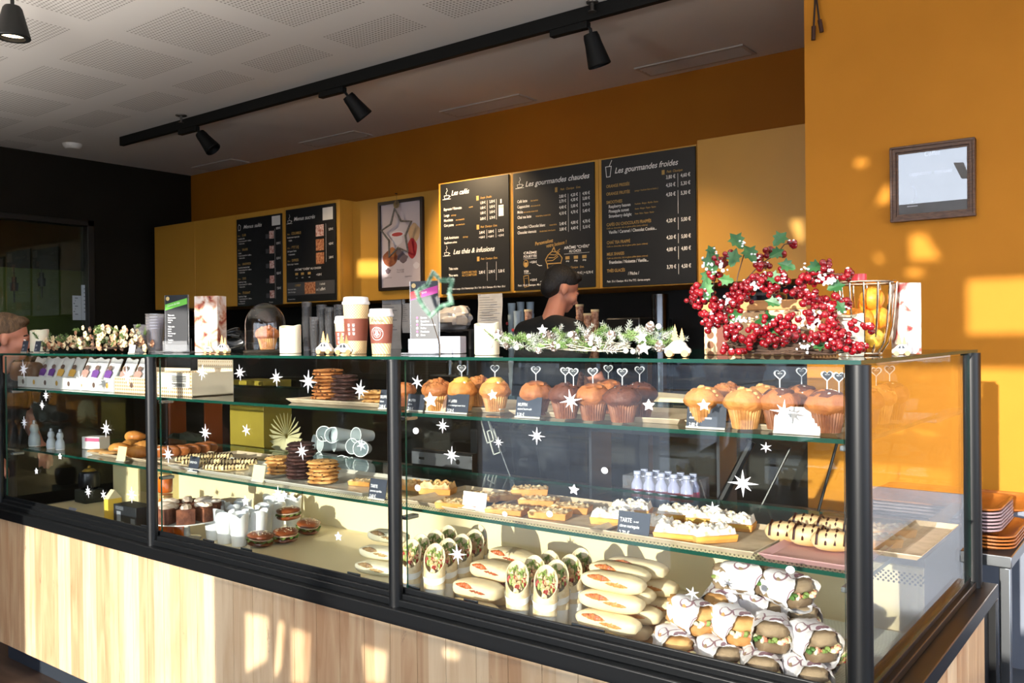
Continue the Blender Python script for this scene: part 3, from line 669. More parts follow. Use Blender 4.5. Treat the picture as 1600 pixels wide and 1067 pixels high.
def muffin(kind, picks=0):
    names = dict(gold='golden muffin', nut='nut crumble muffin', lemon='lemon glazed muffin', choc='chocolate muffin', brown='brown caramel muffin', sugar='chocolate muffin with white icing')
    t = thing('muffin', names[kind], 'muffin')
    wr = m_wrapg if kind in ('gold', 'lemon', 'nut') else m_wrapb
    b = MB(); b.lathe([(.025, 0), (.0265, .008), (.034, .040), (.0335, .041), (.02, .03)], 64, mod=lambda a, r, z: 1 + .035 * math.cos(32 * a) * min(1, r / .025), capt=False); b.build('paper_case', wr, t)
    cm = dict(gold=m_gold, nut=m_brown, lemon=m_gold, choc=m_choc, brown=m_brown, sugar=m_brown)[kind]
    b = MB(); sd = rnd.random() * 50
    prof = [(.03, .034), (.0345, .040), (.042, .046), (.0445, .052), (.043, .060), (.036, .071), (.025, .079), (.012, .083), (.0001, .084)]
    def md(a, r, z): return 1 + .10 * noise.noise(Vector((math.cos(a) * 1.6 + sd, math.sin(a) * 1.6, z * 40))) + .03 * noise.noise(Vector((math.cos(a) * 6, math.sin(a) * 6 + sd, z * 150)))
    b.lathe(prof, 40, mod=md)
    for i, v in enumerate(b.v):
        if v.z > .05: b.v[i] = Vector((v.x, v.y, v.z + .006 * noise.noise(Vector((v.x * 60 + sd, v.y * 60, 3)))))
    b.build('cap', cm, t, smooth=80)
    tp = MB()
    def scatter(n, r, s0, s1, mi=0, flat=1):
        for _ in range(n):
            a = rnd.uniform(0, 2 * PI); q = r * math.sqrt(rnd.random()); z = .084 - (q / .042) ** 2 * .026
            s = rnd.uniform(s0, s1); tp.blob((q * math.cos(a), q * math.sin(a), z), (s, s, s * flat), 7, 5, .3, 3, _, mi)
    if kind == 'nut': scatter(60, .037, .003, .007); tp.build('crumble_topping', m_crumb, t)
    if kind == 'lemon':
        tp.blob((0, 0, .078), (.026, .025, .013), 20, 10, .25, 3, 4); scatter(7, .03, .004, .008, 1, .7); tp.build('lemon_topping', [m_yel, m_sugar], t)
    if kind == 'choc': scatter(16, .035, .003, .006); tp.build('sauce_topping', m_dcrumb, t)
    if kind == 'brown': tp.blob((0, 0, .077), (.028, .026, .009), 20, 8, .4, 3, 9); scatter(5, .03, .002, .005); tp.build('caramel_topping', C('caramel', '8a4a20', 'a8642c', scale=12, rough=.35), t)
    if kind == 'sugar': tp.blob((0, 0, .073), (.031, .031, .013), 20, 8, .35, 3, 2, 1); scatter(14, .034, .003, .007, 0, .7); tp.build('icing_topping', [m_sugar, m_choc], t)
    if kind == 'gold': scatter(12, .036, .003, .008, 0, .7); tp.build('crumb_topping', C('gold_crumb', 'e6b878', 'd09a52', scale=20, rough=.7), t)
    if picks >= 1: heart_pick(t, .082)
    if picks >= 2: heart_pick(t, .08, .02, -.012)
    return t
MP = {}
def put_muffin(kind, picks, px, py, label, z=ZS2, loc=None, sc=1.0, rz=None):
    k = (kind, picks)
    if k not in MP: MP[k] = Proto(muffin(kind, picks))
    p = loc or onZ(px, py, z + .006); p = Vector((p.x, p.y, z + .006)) if loc is None else Vector(loc)
    return MP[k].put(p, 0 if rz is None else rz, label, sc, group='muffins on the top shelf')
def on(px, Y, z): return Vector((colX(px, Y, z), Y, z))
# --- trays
m_tray = C('tray_pulp', 'c9b79c', 'bba98d', scale=30, rough=.7); m_trayp = C('tray_pink', 'b58a8a', rough=.5); m_tray_g = C('tray_clear', 'c3c0b4', rough=.25)
def tray(pxs, Y0, Y1, z, label, m=m_tray, name='serving_tray'):
    """pxs: columns of left and right ends at the front edge"""
    x0 = colX(pxs[0], Y0, z); x1 = colX(pxs[1], Y0, z)
    cx, cy = (x0 + x1) / 2, (Y0 + Y1) / 2; hx, hy = (x1 - x0) / 2, (Y1 - Y0) / 2
    b = MB(); t_ = .0025; l = .012; hgt = .011
    b.box(-hx + l, hx - l, -hy + l, hy - l, 0, t_)
    def strip(a, c, d, e): b.add([a, c, d, e] + [(q[0], q[1], q[2] + t_) for q in (a, c, d, e)], [(3, 2, 1, 0), (4, 5, 6, 7), (0, 1, 5, 4), (1, 2, 6, 5), (2, 3, 7, 6), (3, 0, 4, 7)])
    A = [(-hx + l, -hy + l, 0), (hx - l, -hy + l, 0), (hx - l, hy - l, 0), (-hx + l, hy - l, 0)]; B = [(-hx, -hy, hgt), (hx, -hy, hgt), (hx, hy, hgt), (-hx, hy, hgt)]
    for i in range(4): j = (i + 1) % 4; strip(A[i], A[j], B[j], B[i])
    o = b.build(name, m, smooth=0, bevel=.0008, loc=(cx, cy, z + .0005)); return tag(o, label, 'tray')
tray((650, 782), 1.83, 2.12, ZS2, 'pulp tray under the lemon and nut muffins at the left of the right bay')
tray((795, 1062), 1.81, 2.08, ZS2, 'long pulp tray under the chocolate muffins on the top shelf')
tray((1070, 1312), 1.80, 2.08, ZS2, 'pulp tray under the golden muffins by the corner post')
put_muffin('brown', 0, 632, 634, 'dark muffin on the top shelf right behind the second post', sc=.8)
mu = [('nut', 0, 684, 641, 'nut crumble topped muffin behind the pink price card'), ('lemon', 1, 722, 641, 'yellow glazed muffin with a heart pick behind the dark citron price card'), ('nut', 0, 749, 634, 'dark crumble muffin standing behind the two yellow ones'), ('lemon', 1, 774, 642, 'yellow glazed muffin at the right end of its tray'),
      ('brown', 1, 838, 648, 'brown muffin behind the single dark price card in the middle'), ('choc', 2, 884, 653, 'chocolate muffin carrying two heart picks'), ('brown', 1, 927, 656, 'brown glossy muffin with one heart pick, second of the chocolate row'), ('brown', 1, 951, 645, 'brown muffin in the back row with the tallest heart pick'), ('choc', 1, 973, 659, 'dark chocolate muffin third in the front of the row'), ('choc', 1, 1000, 651, 'chocolate muffin at the right end of the long tray'),
      ('gold', 0, 1101, 664, 'golden muffin behind the dark framboise price card'), ('nut', 0, 1137, 656, 'crumble muffin behind the golden ones'), ('gold', 0, 1164, 669, 'golden muffin in full view between the two right price cards'), ('gold', 0, 1193, 660, 'golden muffin half hidden in the back row by the white card'), ('sugar', 1, 1219, 670, 'iced muffin with a heart pick behind the white price card'), ('sugar', 1, 1253, 661, 'iced dark muffin in the back row above the white price card'), ('sugar', 2, 1293, 675, 'iced muffin with two heart picks next to the corner post')]
for k, n, px, py, lb in mu: put_muffin(k, n, px, py, lb)
for Y, px, k, lb in ((1.93, 1384, 'brown', 'muffin seen through the end glass just right of the corner post'), (2.03, 1412, 'gold', 'muffin seen through the end glass, second from the corner post'), (2.14, 1392, 'sugar', 'muffin seen through the end glass, furthest back')):
    p = on(px, Y, ZS2 + .006); p.x = min(p.x, XE - .06)
    put_muffin(k, 1, 0, 0, lb, loc=p)
# --- cookies
def cookie(m, chips):
    b = MB(); b.blob((0, 0, .007), (.046, .046, .0075), 26, 10, .16, 3.2, rnd.random() * 9, 0, sq=.75)
    for _ in range(11):
        a = rnd.uniform(0, 2 * PI); q = .038 * math.sqrt(rnd.random()); b.blob((q * math.cos(a), q * math.sin(a), .0125), (.005, .004, .003), 6, 4, .2, 2, _, 1)
    for _ in range(6):
        a = rnd.uniform(0, 2 * PI); b.blob((.044 * math.cos(a), .044 * math.sin(a), .007), (.004, .004, .003), 6, 4, .2, 2, _, 1)
    return b.build('cookie', [m, chips])
m_ck = C('cookie_gold', 'c98a4e', 'a2632e', scale=22, rough=.75, bump=.6, bscale=70); m_cp = C('cookie_pale', 'dfae6c', 'c08a48', scale=22, rough=.75, bump=.6, bscale=70); m_cd = C('cookie_dark', '4a2a24', '331a18', scale=22, rough=.7, bump=.6, bscale=70); m_chip = C('choc_chip', '3a1e14', rough=.4)
CK = {'gold': Proto(tag(cookie(m_ck, m_chip), 'x', 'cookie')), 'dark': Proto(tag(cookie(m_cd, m_chip), 'x', 'cookie')), 'pale': Proto(tag(cookie(m_cp, m_chip), 'x', 'cookie'))}
nth = ['bottom', 'second from the bottom', 'third from the bottom', 'fourth from the bottom', 'fifth from the bottom', 'sixth from the bottom', 'seventh from the bottom', 'eighth from the bottom', 'ninth from the bottom', 'tenth from the bottom', 'eleventh from the bottom', 'twelfth from the bottom']
def stack(kind, px, py, z, n, total_px, desc, sc=1.0, jit=.006):
    p = onZ(px, py, z + .004); hh = total_px * dist(p) / n
    for i in range(n):
        q = Vector((p.x + rnd.uniform(-jit, jit), p.y + rnd.uniform(-jit, jit), z + .004 + i * hh))
        CK[kind].put(q, rnd.uniform(0, 6), ('topmost' if i == n - 1 else nth[i]) + ' ' + desc, (sc, sc, hh / .0145), group=desc.replace('cookie in', 'cookies in'))
tray((447, 604), 1.80, 2.04, ZS2, 'pale tray under the cookie stacks on the top shelf, left of the second post')
stack('gold', 512, 623, ZS2 + .003, 9, 47, 'golden cookie in the tall stack on the top shelf', .98)
stack('dark', 540, 625, ZS2 + .003, 7, 40, 'dark cookie in the stack on the top shelf', .86)
stack('pale', 586, 629, ZS2 + .003, 3, 20, 'pale cookie in the low stack by the second post', .9)
tray((392, 566), 1.80, 2.10, ZS1, 'clear tray under the three cookie stacks on the lower shelf', m_tray_g)
stack('pale', 436, 741, ZS1 + .003, 5, 29, 'pale cookie in the left stack on the lower shelf', .92)
stack('dark', 469, 747, ZS1 + .003, 10, 56, 'dark cookie in the tall stack on the lower shelf', .98)
stack('pale', 506, 754, ZS1 + .003, 6, 36, 'pale cookie in the right stack on the lower shelf', 1.02)
# --- striped biscuits
def striped():
    b = MB(); b.blob((0, 0, .012), (.034, .014, .012), 16, 8, .12, 3, 3, 0, sq=.7)
    for k in range(5):
        x = -.024 + k * .012; b.tube([(x - .004, -.0145, .008), (x - .001, -.009, .0225), (x + .003, 0, .025), (x + .005, .009, .0225), (x + .008, .0145, .008)], .0022, 6, 1)
    return b.build('striped_biscuit', [C('biscuit_cream', 'ecd9a8', 'dcc084', scale=14, rough=.5), m_dcrumb])
SB = Proto(tag(striped(), 'x', 'biscuit'))
tray((262, 404), 1.80, 2.06, ZS1, 'clear tray of chocolate striped biscuits on the lower shelf', m_tray_g)
sbp = [(288, 722), (299, 727), (314, 727), (304, 718), (322, 719), (332, 735), (346, 736), (360, 736), (374, 735), (340, 726), (356, 727), (372, 727), (388, 727), (330, 717), (350, 718)]
rows = ['front row', 'back row']
for i, (px, py) in enumerate(sbp):
    d = 'in front, biscuit ' if py > 730 else 'further back, '
    SB.put(onZ(px, py, ZS1 + .004), 1.1 + rnd.uniform(-.3, .3), 'chocolate striped cream biscuit on the clear tray', 1, group='chocolate striped biscuits')
# --- croissants
def croissant():
    b = MB(); n = 26; vs = []; seg = 14
    for i in range(n + 1):
        u = i / n; a = (u - .5) * 2.1; c = Vector((.052 * math.sin(a), .052 * (1 - math.cos(a)) * 1.0, 0)); tn = Vector((math.cos(a), math.sin(a), 0)); nr = Vector((-tn.y, tn.x, 0))
        r = .004 + .023 * math.sin(PI * u) ** .8 * (1 + .10 * (1 - ((u * 7) % 1)))
        for k in range(seg):
            q = 2 * PI * k / seg; vs.append(c + nr * r * math.cos(q) + Vector((0, 0, r * math.sin(q) * .85 + .02)))
    fs = [(i * seg + k, i * seg + (k + 1) % seg, (i + 1) * seg + (k + 1) % seg, (i + 1) * seg + k) for i in range(n) for k in range(seg)] + [tuple(reversed(range(seg))), tuple(range(n * seg, n * seg + seg))]
    b.add(vs, fs); return b.build('croissant', C('croissant_crust', 'd9964a', 'b06a28', scale=10, rough=.4, stretch=(4, 1, 1), bump=.3), smooth=60)
CR = Proto(tag(croissant(), 'x', 'croissant'))
tray((138, 232), 1.83, 2.12, ZS1, 'pale tray of croissants left of the first post')
tray((245, 300), 1.84, 2.2, ZS1, 'pale tray under the brown glazed loaves right of the first post')
for px, py, rz, lb, dz in ((186, 709, .5, 'croissant lying left in the front of the croissant tray', 0), (203, 703, 2.2, 'croissant behind, in the middle of the croissant tray', 0), (216, 715, 1.0, 'large croissant at the right front of the tray', 0), (226, 705, 1.6, 'croissant next to the first post', 0), (209, 700, .3, 'croissant lying on top of the others', .03)):
    p = onZ(px, py, ZS1 + .004); p.z += dz; CR.put(p, rz, lb, 1.05, group='croissants on the lower shelf')
b = MB(); b.blob((0, 0, .01), (.05, .03, .01), 18, 8, .3, 4, 2); FP = Proto(tag(b.build('flat_pastry', C('pastry_pale', 'd9b27c', 'b9854a', scale=16, rough=.6, bump=.5)), 'x', 'pastry'))
for px, py, lb in ((152, 708, 'flat pale pastry at the left end of the croissant tray'), (170, 711, 'flat pale pastry beside the yellow card')): FP.put(onZ(px, py, ZS1 + .004), .4, lb, .9, group='flat pastries by the croissants')
def loafslice():
    b = MB(); b.blob((0, 0, .024), (.038, .0145, .024), 20, 12, .1, 3, 5, sq=.75); return b.build('glazed_loaf', C('brioche', 'a2602e', '7c3f1e', scale=8, rough=.3, coat=.4), smooth=80)
GL = Proto(tag(loafslice(), 'x', 'pastry'))
for i, (px, py) in enumerate(((254, 714), (268, 713), (284, 712), (300, 710), (316, 708), (327, 706))):
    p = onZ(px, py, ZS1 + .004); GL.put(p, .9, 'brown glazed loaf, ' + ['nearest the first post', 'second from the first post', 'third from the first post', 'fourth from the first post', 'fifth from the first post', 'last of the row at the right'][i], 1, rot=(.35, 0, .7), group='brown glazed loaves')
# --- tarts
def tart(kind):
    t = thing('tart_slice', 'x', 'tart')
    L_, W_ = .10, .055
    b = MB(); b.prism([(-L_ / 2, -W_ / 2), (L_ / 2, -W_ / 2), (L_ / 2, W_ / 2), (-L_ / 2, W_ / 2)], 0, .018, top=[(-L_ / 2 - .003, -W_ / 2 - .003), (L_ / 2 + .003, -W_ / 2 - .003), (L_ / 2 + .003, W_ / 2 + .003), (-L_ / 2 - .003, W_ / 2 + .003)])
    b.build('crust', C('tart_crust', 'dba65c', 'c0843c', scale=16, rough=.7, bump=.3), t, bevel=.002)
    b = MB(); nx, ny = 22, 14; vs = []; 
    for j in range(ny + 1):
        for i in range(nx + 1):
            x = -L_ / 2 + L_ * i / nx; y = -W_ / 2 + W_ * j / ny
            if kind == 'crumble': z = .021 + .006 * noise.noise(Vector((x * 120, y * 120, 1))) + .004 * noise.noise(Vector((x * 320, y * 320, 5)))
            else: z = .028 + .011 * abs(noise.noise(Vector((x * 70, y * 70, 2)))) * 2 + .004 * noise.noise(Vector((x * 200, y * 200, 5)))
            if i in (0, nx) or j in (0, ny): z = .0182
            vs.append((x, y, z))
    b.add(vs, [(j * (nx + 1) + i, j * (nx + 1) + i + 1, (j + 1) * (nx + 1) + i + 1, (j + 1) * (nx + 1) + i) for j in range(ny) for i in range(nx)])
    if kind == 'crumble': b.build('crumble_topping', C('tart_crumble', 'e8cfa0', 'b88a50', scale=60, rough=.8, bump=.6), t, smooth=50)
    elif kind == 'flan': b.build('flan_topping', C('flan_top', 'e0b878', 'a8703a', scale=30, rough=.5), t)
    else:
        b.build('meringue', C('meringue', 'ebe4d8', 'c9a478', scale=55, rough=.7, mid=.6, width=.14), t, smooth=80)
        k = MB(); k.box(-L_ / 2 + .001, L_ / 2 - .001, -W_ / 2 - .0035, -W_ / 2 + .003, .009, .0165); k.build('lemon_layer', m_yel, t)
    return t
TC, TM, TF = Proto(tart('crumble')), Proto(tart('meringue')), Proto(tart('flan'))
tray((628, 742), 1.80, 2.08, ZS1, 'pulp tray with two pale flan slices by the second post')
TF.put(onZ(645, 765, ZS1 + .004), .1, 'pale flan slice right beside the second post', .8, group='pale flan slices'); TF.put(onZ(684, 771, ZS1 + .004), .35, 'pale flan slice alone on its tray near the second post', 1.0, group='pale flan slices')
tray((690, 942), 1.785, 2.10, ZS1, 'long pulp tray of crumble tart slices on the lower shelf')
for px, py, rz, lb, dz in ((713, 794, .2, 'crumble tart slice half hidden by the white price card', 0), (755, 782, .3, 'crumble tart slice at the back left of the tray', 0), (792, 804, .25, 'crumble tart slice in the front centre of the tray', 0), (810, 782, .3, 'crumble tart slice in the back centre', 0), (842, 789, .3, 'crumble tart slice lying behind the right pair', 0.0), (860, 809, .25, 'crumble tart slice in the front right of the tray', 0), (893, 800, .3, 'crumble tart slice at the right end of the tray', 0), (828, 783, .6, 'crumble tart slice on top of the others', .02)):
    p = onZ(px, py, ZS1 + .004); p.z += dz; TC.put(p, rz, lb, 1.0, group='crumble tart slices')
tray((922, 1178), 1.785, 2.06, ZS1, 'long pulp tray of meringue tart slices on the lower shelf')
for px, py, rz, lb, dz in ((958, 818, .2, 'lemon meringue slice left of the dark tarte price card', 0), (987, 804, .3, 'lemon meringue slice behind the dark tarte price card', 0), (1018, 830, .2, 'lemon meringue slice right of the dark tarte price card', 0), (1060, 842, .2, 'lemon meringue slice in the front middle', 0), (1060, 812, .3, 'lemon meringue slice at the back middle', 0), (1112, 845, .9, 'lemon meringue slice turned to the right in front', 0), (1105, 818, .3, 'lemon meringue slice at the back right', 0), (1145, 826, .2, 'lemon meringue slice at the right end of the tray', 0)):
    TM.put(onZ(px, py, ZS1 + .004), rz, lb, 1.0, group='lemon meringue slices')
TC.put(onZ(567, 758, ZS1 + .004), .2, 'crumble tart slice left of the second post behind the dark card', .8, group='crumble tart slices')
# striped eclairs on pink tray
tray((1185, 1345), 1.785, 2.06, ZS1, 'pink tray of chocolate striped buns beside the corner post', m_trayp)
def ecl():
    b = MB(); b.blob((0, 0, .024), (.046, .027, .024), 22, 12, .06, 3, 5, 0, sq=.85)
    for k in range(4):
        x = -.03 + k * .02; b.tube([(x - .004, -.0265, .018), (x - .002, -.02, .040), (x + .002, 0, .049), (x + .006, .02, .040), (x + .01, .0265, .018)], .003, 6, 1)
    return b.build('striped_bun', [C('bun_cream', 'e3c79a', 'cfa26a', scale=12, rough=.45), m_dcrumb])
EC = Proto(tag(ecl(), 'x', 'bun'))
for px, py, lb in ((1226, 846, 'striped bun at the left of the pink tray'), (1264, 853, 'striped bun in the middle of the pink tray'), (1300, 861, 'striped bun on the pink tray touching the corner post'), (1262, 834, 'striped bun in the back row of the pink tray'), (1300, 842, 'striped bun in the back row behind the corner post')): EC.put(onZ(px, py, ZS1 + .004), .3, lb, .95, group='striped buns on the pink tray')
# pastries behind the end glass
tray((1372, 1440), 1.95, 2.32, ZS1, 'pale tray seen through the end glass on the lower shelf')
for (px, Y, lb) in ((1378, 2.02, 'golden pastry seen through the end glass, lower shelf, near the post'), (1398, 2.14, 'golden pastry seen through the end glass, lower shelf, further back')):
    p = on(px, Y, ZS1 + .004); p.x = min(p.x, XE - .07); TC.put(p, .8, lb, 1.1, group='crumble tart slices')
# --- cake on a stand
p = onZ(292, 812, ZD + .07); t = thing('cake_stand', 'low white cake stand holding the sugared chocolate cake slices', 'cake stand', (p.x, p.y, ZD))
b = MB(); b.lathe([(.05, 0), (.05, .004), (.012, .01), (.01, .06), (.10, .066), (.125, .070), (.125, .074), (.0001, .072)], 40); b.build('stand', C('stand_white', 'dcdcd6', rough=.25), t)
def wedge():
    t2 = thing('cake_slice', 'x', 'cake'); n = 5; R_ = .11; w_ = .62; poly = [(0, 0)] + [(R_ * math.cos(-w_ / 2 + w_ * i / n), R_ * math.sin(-w_ / 2 + w_ * i / n)) for i in range(n + 1)]
    b = MB(); b.prism(poly, 0, .055); b.build('sponge', C('cake_sponge', '8a5438', '5e3424', scale=30, rough=.8, bump=.5, bscale=70), t2, bevel=.003)
    b = MB(); b.blob((.068, 0, .056), (.040, .019, .012), 18, 8, .3, 4, 3, sq=.8); b.build('sugar_topping', C('powder_sugar', 'efe6da', 'cdb6a0', scale=40, rough=.9), t2); return t2
CW = Proto(wedge())
for i in range(8):
    a = i * PI / 4 + .2; q = Vector((p.x, p.y, ZD + .0745)) + Vector((math.cos(a), math.sin(a), 0)) * .014
    CW.put(q, a, 'sugared chocolate cake slice on the white stand', 1, group='chocolate cake slices on the stand')
# second, darker cake behind it
p2 = onZ(338, 800, ZD + .05); b = MB(); b.lathe([(.07, 0), (.073, .006), (.073, .075), (.066, .085), (.0001, .088)], 30, 0); b.blob((0, 0, .088), (.06, .06, .008), 20, 8, .3, 4, 1, 1)
tag(b.build('chocolate_cake', [C('cake_sponge', '8a5438'), C('powder_sugar', 'efe6da')], loc=(p2.x + .02, min(p2.y + .05, 2.2), ZD)), 'small dark chocolate cake dusted with sugar behind the white cups', 'cake')
# --- preserve jars
def jar():
    t = thing('preserve_jar', 'x', 'jar'); b = MB(); b.lathe([(.024, 0), (.028, .004), (.028, .05), (.023, .060), (.023, .064)], 28); b.build('jar_body', C('preserve_orange', 'd4701e', 'a84a14', scale=6, rough=.12, coat=.6), t)
    b = MB(); b.lathe([(.025, .062), (.025, .074), (.0001, .075)], 28); b.build('lid', C('lid_gold', 'c9a46a', rough=.35, metal=.5), t); return t
JR = Proto(jar())
for i, (px, Y, z, lb) in enumerate(((258, 1.86, 0, 'orange preserve jar at the bottom left of the jar stack'), (270, 1.88, 0, 'orange preserve jar at the bottom right of the jar stack'), (260, 1.86, .0755, 'orange preserve jar in the middle of the stack'), (259, 1.88, .151, 'orange preserve jar on top of the stack beside the first post'), (283, 1.85, 0, 'orange preserve jar standing under the cake stand'))):
    JR.put(on(px, Y, ZD) + Vector((0, 0, z)), 0, lb, 1, group='orange preserve jars')
# --- white folding boxes
def pail():
    b = MB(); seg = 32; vs = []
    for ring, (r, z) in enumerate(((.025, 0), (.030, .07), (.033, .11))):
        for i in range(seg):
            a = 2 * PI * i / seg; zz = z
            if ring == 2: zz = .085 + .028 * (abs(math.cos(a * 1.5)) ** .35)
            vs.append((r * math.cos(a), r * math.sin(a), zz))
    o2 = len(vs)
    for ring, (r, z) in enumerate(((.0235, .003), (.0285, .07), (.0318, .11))):
        for i in range(seg):
            a = 2 * PI * i / seg; zz = z
            if ring == 2: zz = .085 + .028 * (abs(math.cos(a * 1.5)) ** .35)
            vs.append((r * math.cos(a), r * math.sin(a), zz))
    fs = []
    for o_ in (0, o2):
        for j in range(2):
            for i in range(seg):
                f = (o_ + j * seg + i, o_ + j * seg + (i + 1) % seg, o_ + (j + 1) * seg + (i + 1) % seg, o_ + (j + 1) * seg + i); fs.append(f if o_ == 0 else f[::-1])
    fs += [(2 * seg + i, 2 * seg + (i + 1) % seg, o2 + 2 * seg + (i + 1) % seg, o2 + 2 * seg + i) for i in range(seg)]
    fs += [tuple(reversed(range(seg))), tuple(range(o2, o2 + seg))]
    b.add(vs, fs); return b.build('paper_cup', C('cup_white', 'eef1f2', rough=.5), smooth=60)
PLT = Proto(tag(pail(), 'x', 'cup'))
pp = [(334, 842), (352, 848), (374, 852), (345, 832), (366, 834), (392, 842), (404, 846), (380, 828), (413, 836), (432, 830), (425, 818), (458, 822), (447, 817)]
pl_ = ['front left corner', 'second along the front', 'third along the front', 'behind the front left pair', 'middle row, left', 'front, fourth along', 'front, beside the bagels', 'middle row, centre', 'right of the centre', 'right group, front', 'right group, middle', 'far right by itself', 'right group, back']
for (px, py), l_ in zip(pp, pl_): PLT.put(onZ(px, py, ZD + .001), rnd.uniform(0, 2), 'white scalloped paper cup on the deck, ' + l_, 1.05, group='white scalloped paper cups')
# --- bagel sandwiches
def bagel():
    t = thing('bagel_sandwich', 'x', 'sandwich'); mb_ = C('bagel_crust', '844420', '5c2a12', scale=9, rough=.3, coat=.3)
    b = MB(); b.blob((0, 0, .014), (.052, .048, .014), 28, 10, .06, 3, 1, sq=.8); b.build('bottom_bun', mb_, t)
    b = MB(); vs = []; n = 48
    for i in range(n):
        a = 2 * PI * i / n; vs += [(.03 * math.cos(a), .03 * math.sin(a), .026), ((.057 + .004 * math.sin(9 * a)) * math.cos(a), (.053 + .004 * math.cos(7 * a)) * math.sin(a), .025 + .005 * math.sin(11 * a))]
    b.add(vs, [(2 * i, 2 * i + 1, 2 * ((i + 1) % n) + 1, 2 * ((i + 1) % n)) for i in range(n)]); b.build('lettuce', m_green, t)
    b = MB(); b.blob((0, 0, .030), (.05, .046, .006), 24, 6, .2, 4, 6); b.build('filling', C('cream_cheese', 'e8dcc4', 'd8a890', scale=12, rough=.5), t)
    b = MB(); b.blob((0, 0, .042), (.053, .049, .014), 28, 10, .06, 3, 2, 0, sq=.85)
    for _ in range(34):
        a = rnd.uniform(0, 2 * PI); q = .042 * math.sqrt(rnd.random()); b.blob((q * math.cos(a), q * math.sin(a), .0605 - (q / .052) ** 2 * .012), (.0022, .0013, .001), 6, 4, mi=1)
    b.build('top_bun', [mb_, C('sesame', 'f0e2bf', rough=.6)], t); return t
BG = Proto(bagel())
for px, py, dz, rot, lb in ((406, 852, 0, (.0, .1, .2), 'seeded bagel sandwich at the left front'), (446, 846, 0, (.05, 0, 1), 'seeded bagel sandwich in the middle with lettuce showing'), (481, 832, 0, (.15, -.1, 2), 'seeded bagel sandwich at the right end'), (452, 836, .058, (-.05, .05, 3), 'seeded bagel sandwich lying on top of the others')):
    p = onZ(px, py, ZD + .003); p.z += dz; BG.put(p, 0, lb, .86, rot=rot, group='seeded bagel sandwiches')
# --- panini
def panini(L_, W_, Hh, mb_, fillm, name='panini', fill=True):
    t = thing(name, 'x', 'sandwich')
    def fn(p): return Vector((p.x, p.y + .12 * p.x * p.x / L_ * 0, p.z * (1 - .25 * max(0, abs(p.x) / (L_ / 2) - .6))))
    b = MB(); b.blob((0, 0, Hh / 2), (L_ / 2, W_ / 2, Hh / 2), 30, 14, .05, 2, rnd.random() * 9, fn=fn, sq=.62); b.build('bread', mb_, t, smooth=80)
    if fill:
        b = MB(); n = 14
        for k, (xo, ln, dz) in enumerate(((-.13, .26, .004), (.14, .24, -.003))):
            for i in range(n):
                u = i / (n - 1) - .5; x = L_ * (xo + ln * u * 1.25); hh = .0065 * math.cos(u * 2.9) + .0015
                b.blob((x, -W_ * .425, Hh * .66 + dz - x * .05), (.0068, .006, hh), 8, 6, .35, 5, i + k * 20)
        b.build('filling', fillm, t)
    return t
m_ciab = C('panini_bread', 'ecdcb6', 'dcc494', scale=5, rough=.65, bump=.15, bscale=30)
m_cool = C('panini_bread_pale', 'e6e0c6', 'd6cda8', scale=5, rough=.65, bump=.15, bscale=30)
PN = Proto(panini(.155, .075, .046, m_ciab, C('fill_orange', 'c0602a', '8a3a1c', scale=30, rough=.4), 'orange_panini'))
PQ = Proto(panini(.17, .062, .042, m_ciab, C('fill_ham', 'a8542c', 'c88a4a', scale=30, rough=.4), 'white_panini'))
PR = Proto(panini(.15, .06, .036, m_cool, C('fill_brown', '7a5a38', 'a88a5a', scale=30, rough=.4), 'pale_panini'))
m_pt = C('wood_board', 'd2ab72', 'c2985c', scale=6, rough=.5, stretch=(1, 8, 1))
tray((880, 1052), 1.735, 1.98, ZD, 'pale wooden tray under the pile of white panini', m_pt)
ZQ = ZD + .001
for px, Y, z, lb in ((604, 1.80, 0, 'bottom pale panini beside the second post'), (600, 1.83, .035, 'second pale panini of the stack left of the second post'), (606, 1.87, .07, 'third pale panini of the stack left of the second post'), (618, 1.93, .105, 'topmost pale panini of the stack left of the second post'), (640, 1.94, 0, 'pale panini lying behind the first wraps'), (646, 2.0, .035, 'pale panini with ham showing behind the first wraps')):
    q = on(px, Y, ZQ + z); PR.put((q.x - (.03 if px < 630 else 0), q.y, ZQ + z), .1, lb, 1, group='pale panini by the second post')
for px, Y, z, lb, rz in ((738, 1.765, 0, 'orange filled panini at the bottom front', 0), (748, 1.80, .044, 'orange filled panini second from the front', .0), (765, 1.90, .0, 'orange filled panini hidden under the others', .1), (772, 1.88, .075, 'orange filled panini third up, with cheddar folds', -.1), (800, 1.98, .09, 'topmost orange filled panini at the back', -.1), (805, 1.98, .0, 'orange filled panini at the bottom back', 0), (795, 1.98, .045, 'orange filled panini in the middle of the back', 0)):
    q = on(px, Y, ZQ + z); PN.put((q.x, q.y, ZQ + z), rz, lb, 1, group='orange filled panini')
qs = [(933, 1.755, .0, 'in the bottom front, ham at the glass'), (950, 1.775, .041, 'second layer of the front column'), (955, 1.80, .082, 'third layer of the front column'), (968, 1.86, .0, 'bottom of the second column'), (985, 1.87, .041, 'second layer of the second column'), (975, 1.875, .085, 'third layer of the second column'), (968, 1.89, .127, 'top of the second column'), (1010, 1.955, .0, 'bottom of the back column'), (1020, 1.955, .041, 'second layer of the back column'), (1010, 1.96, .085, 'third layer of the back column'), (995, 1.955, .127, 'topmost of the back column'), (958, 1.82, .122, 'topmost of the front column')]
for px, Y, z, lb in qs:
    q = on(px, Y, ZQ + z + .004); PQ.put((q.x, q.y, q.z), rnd.uniform(-.08, .08), 'white panini of the pile, ' + lb, 1, group='pile of white panini')
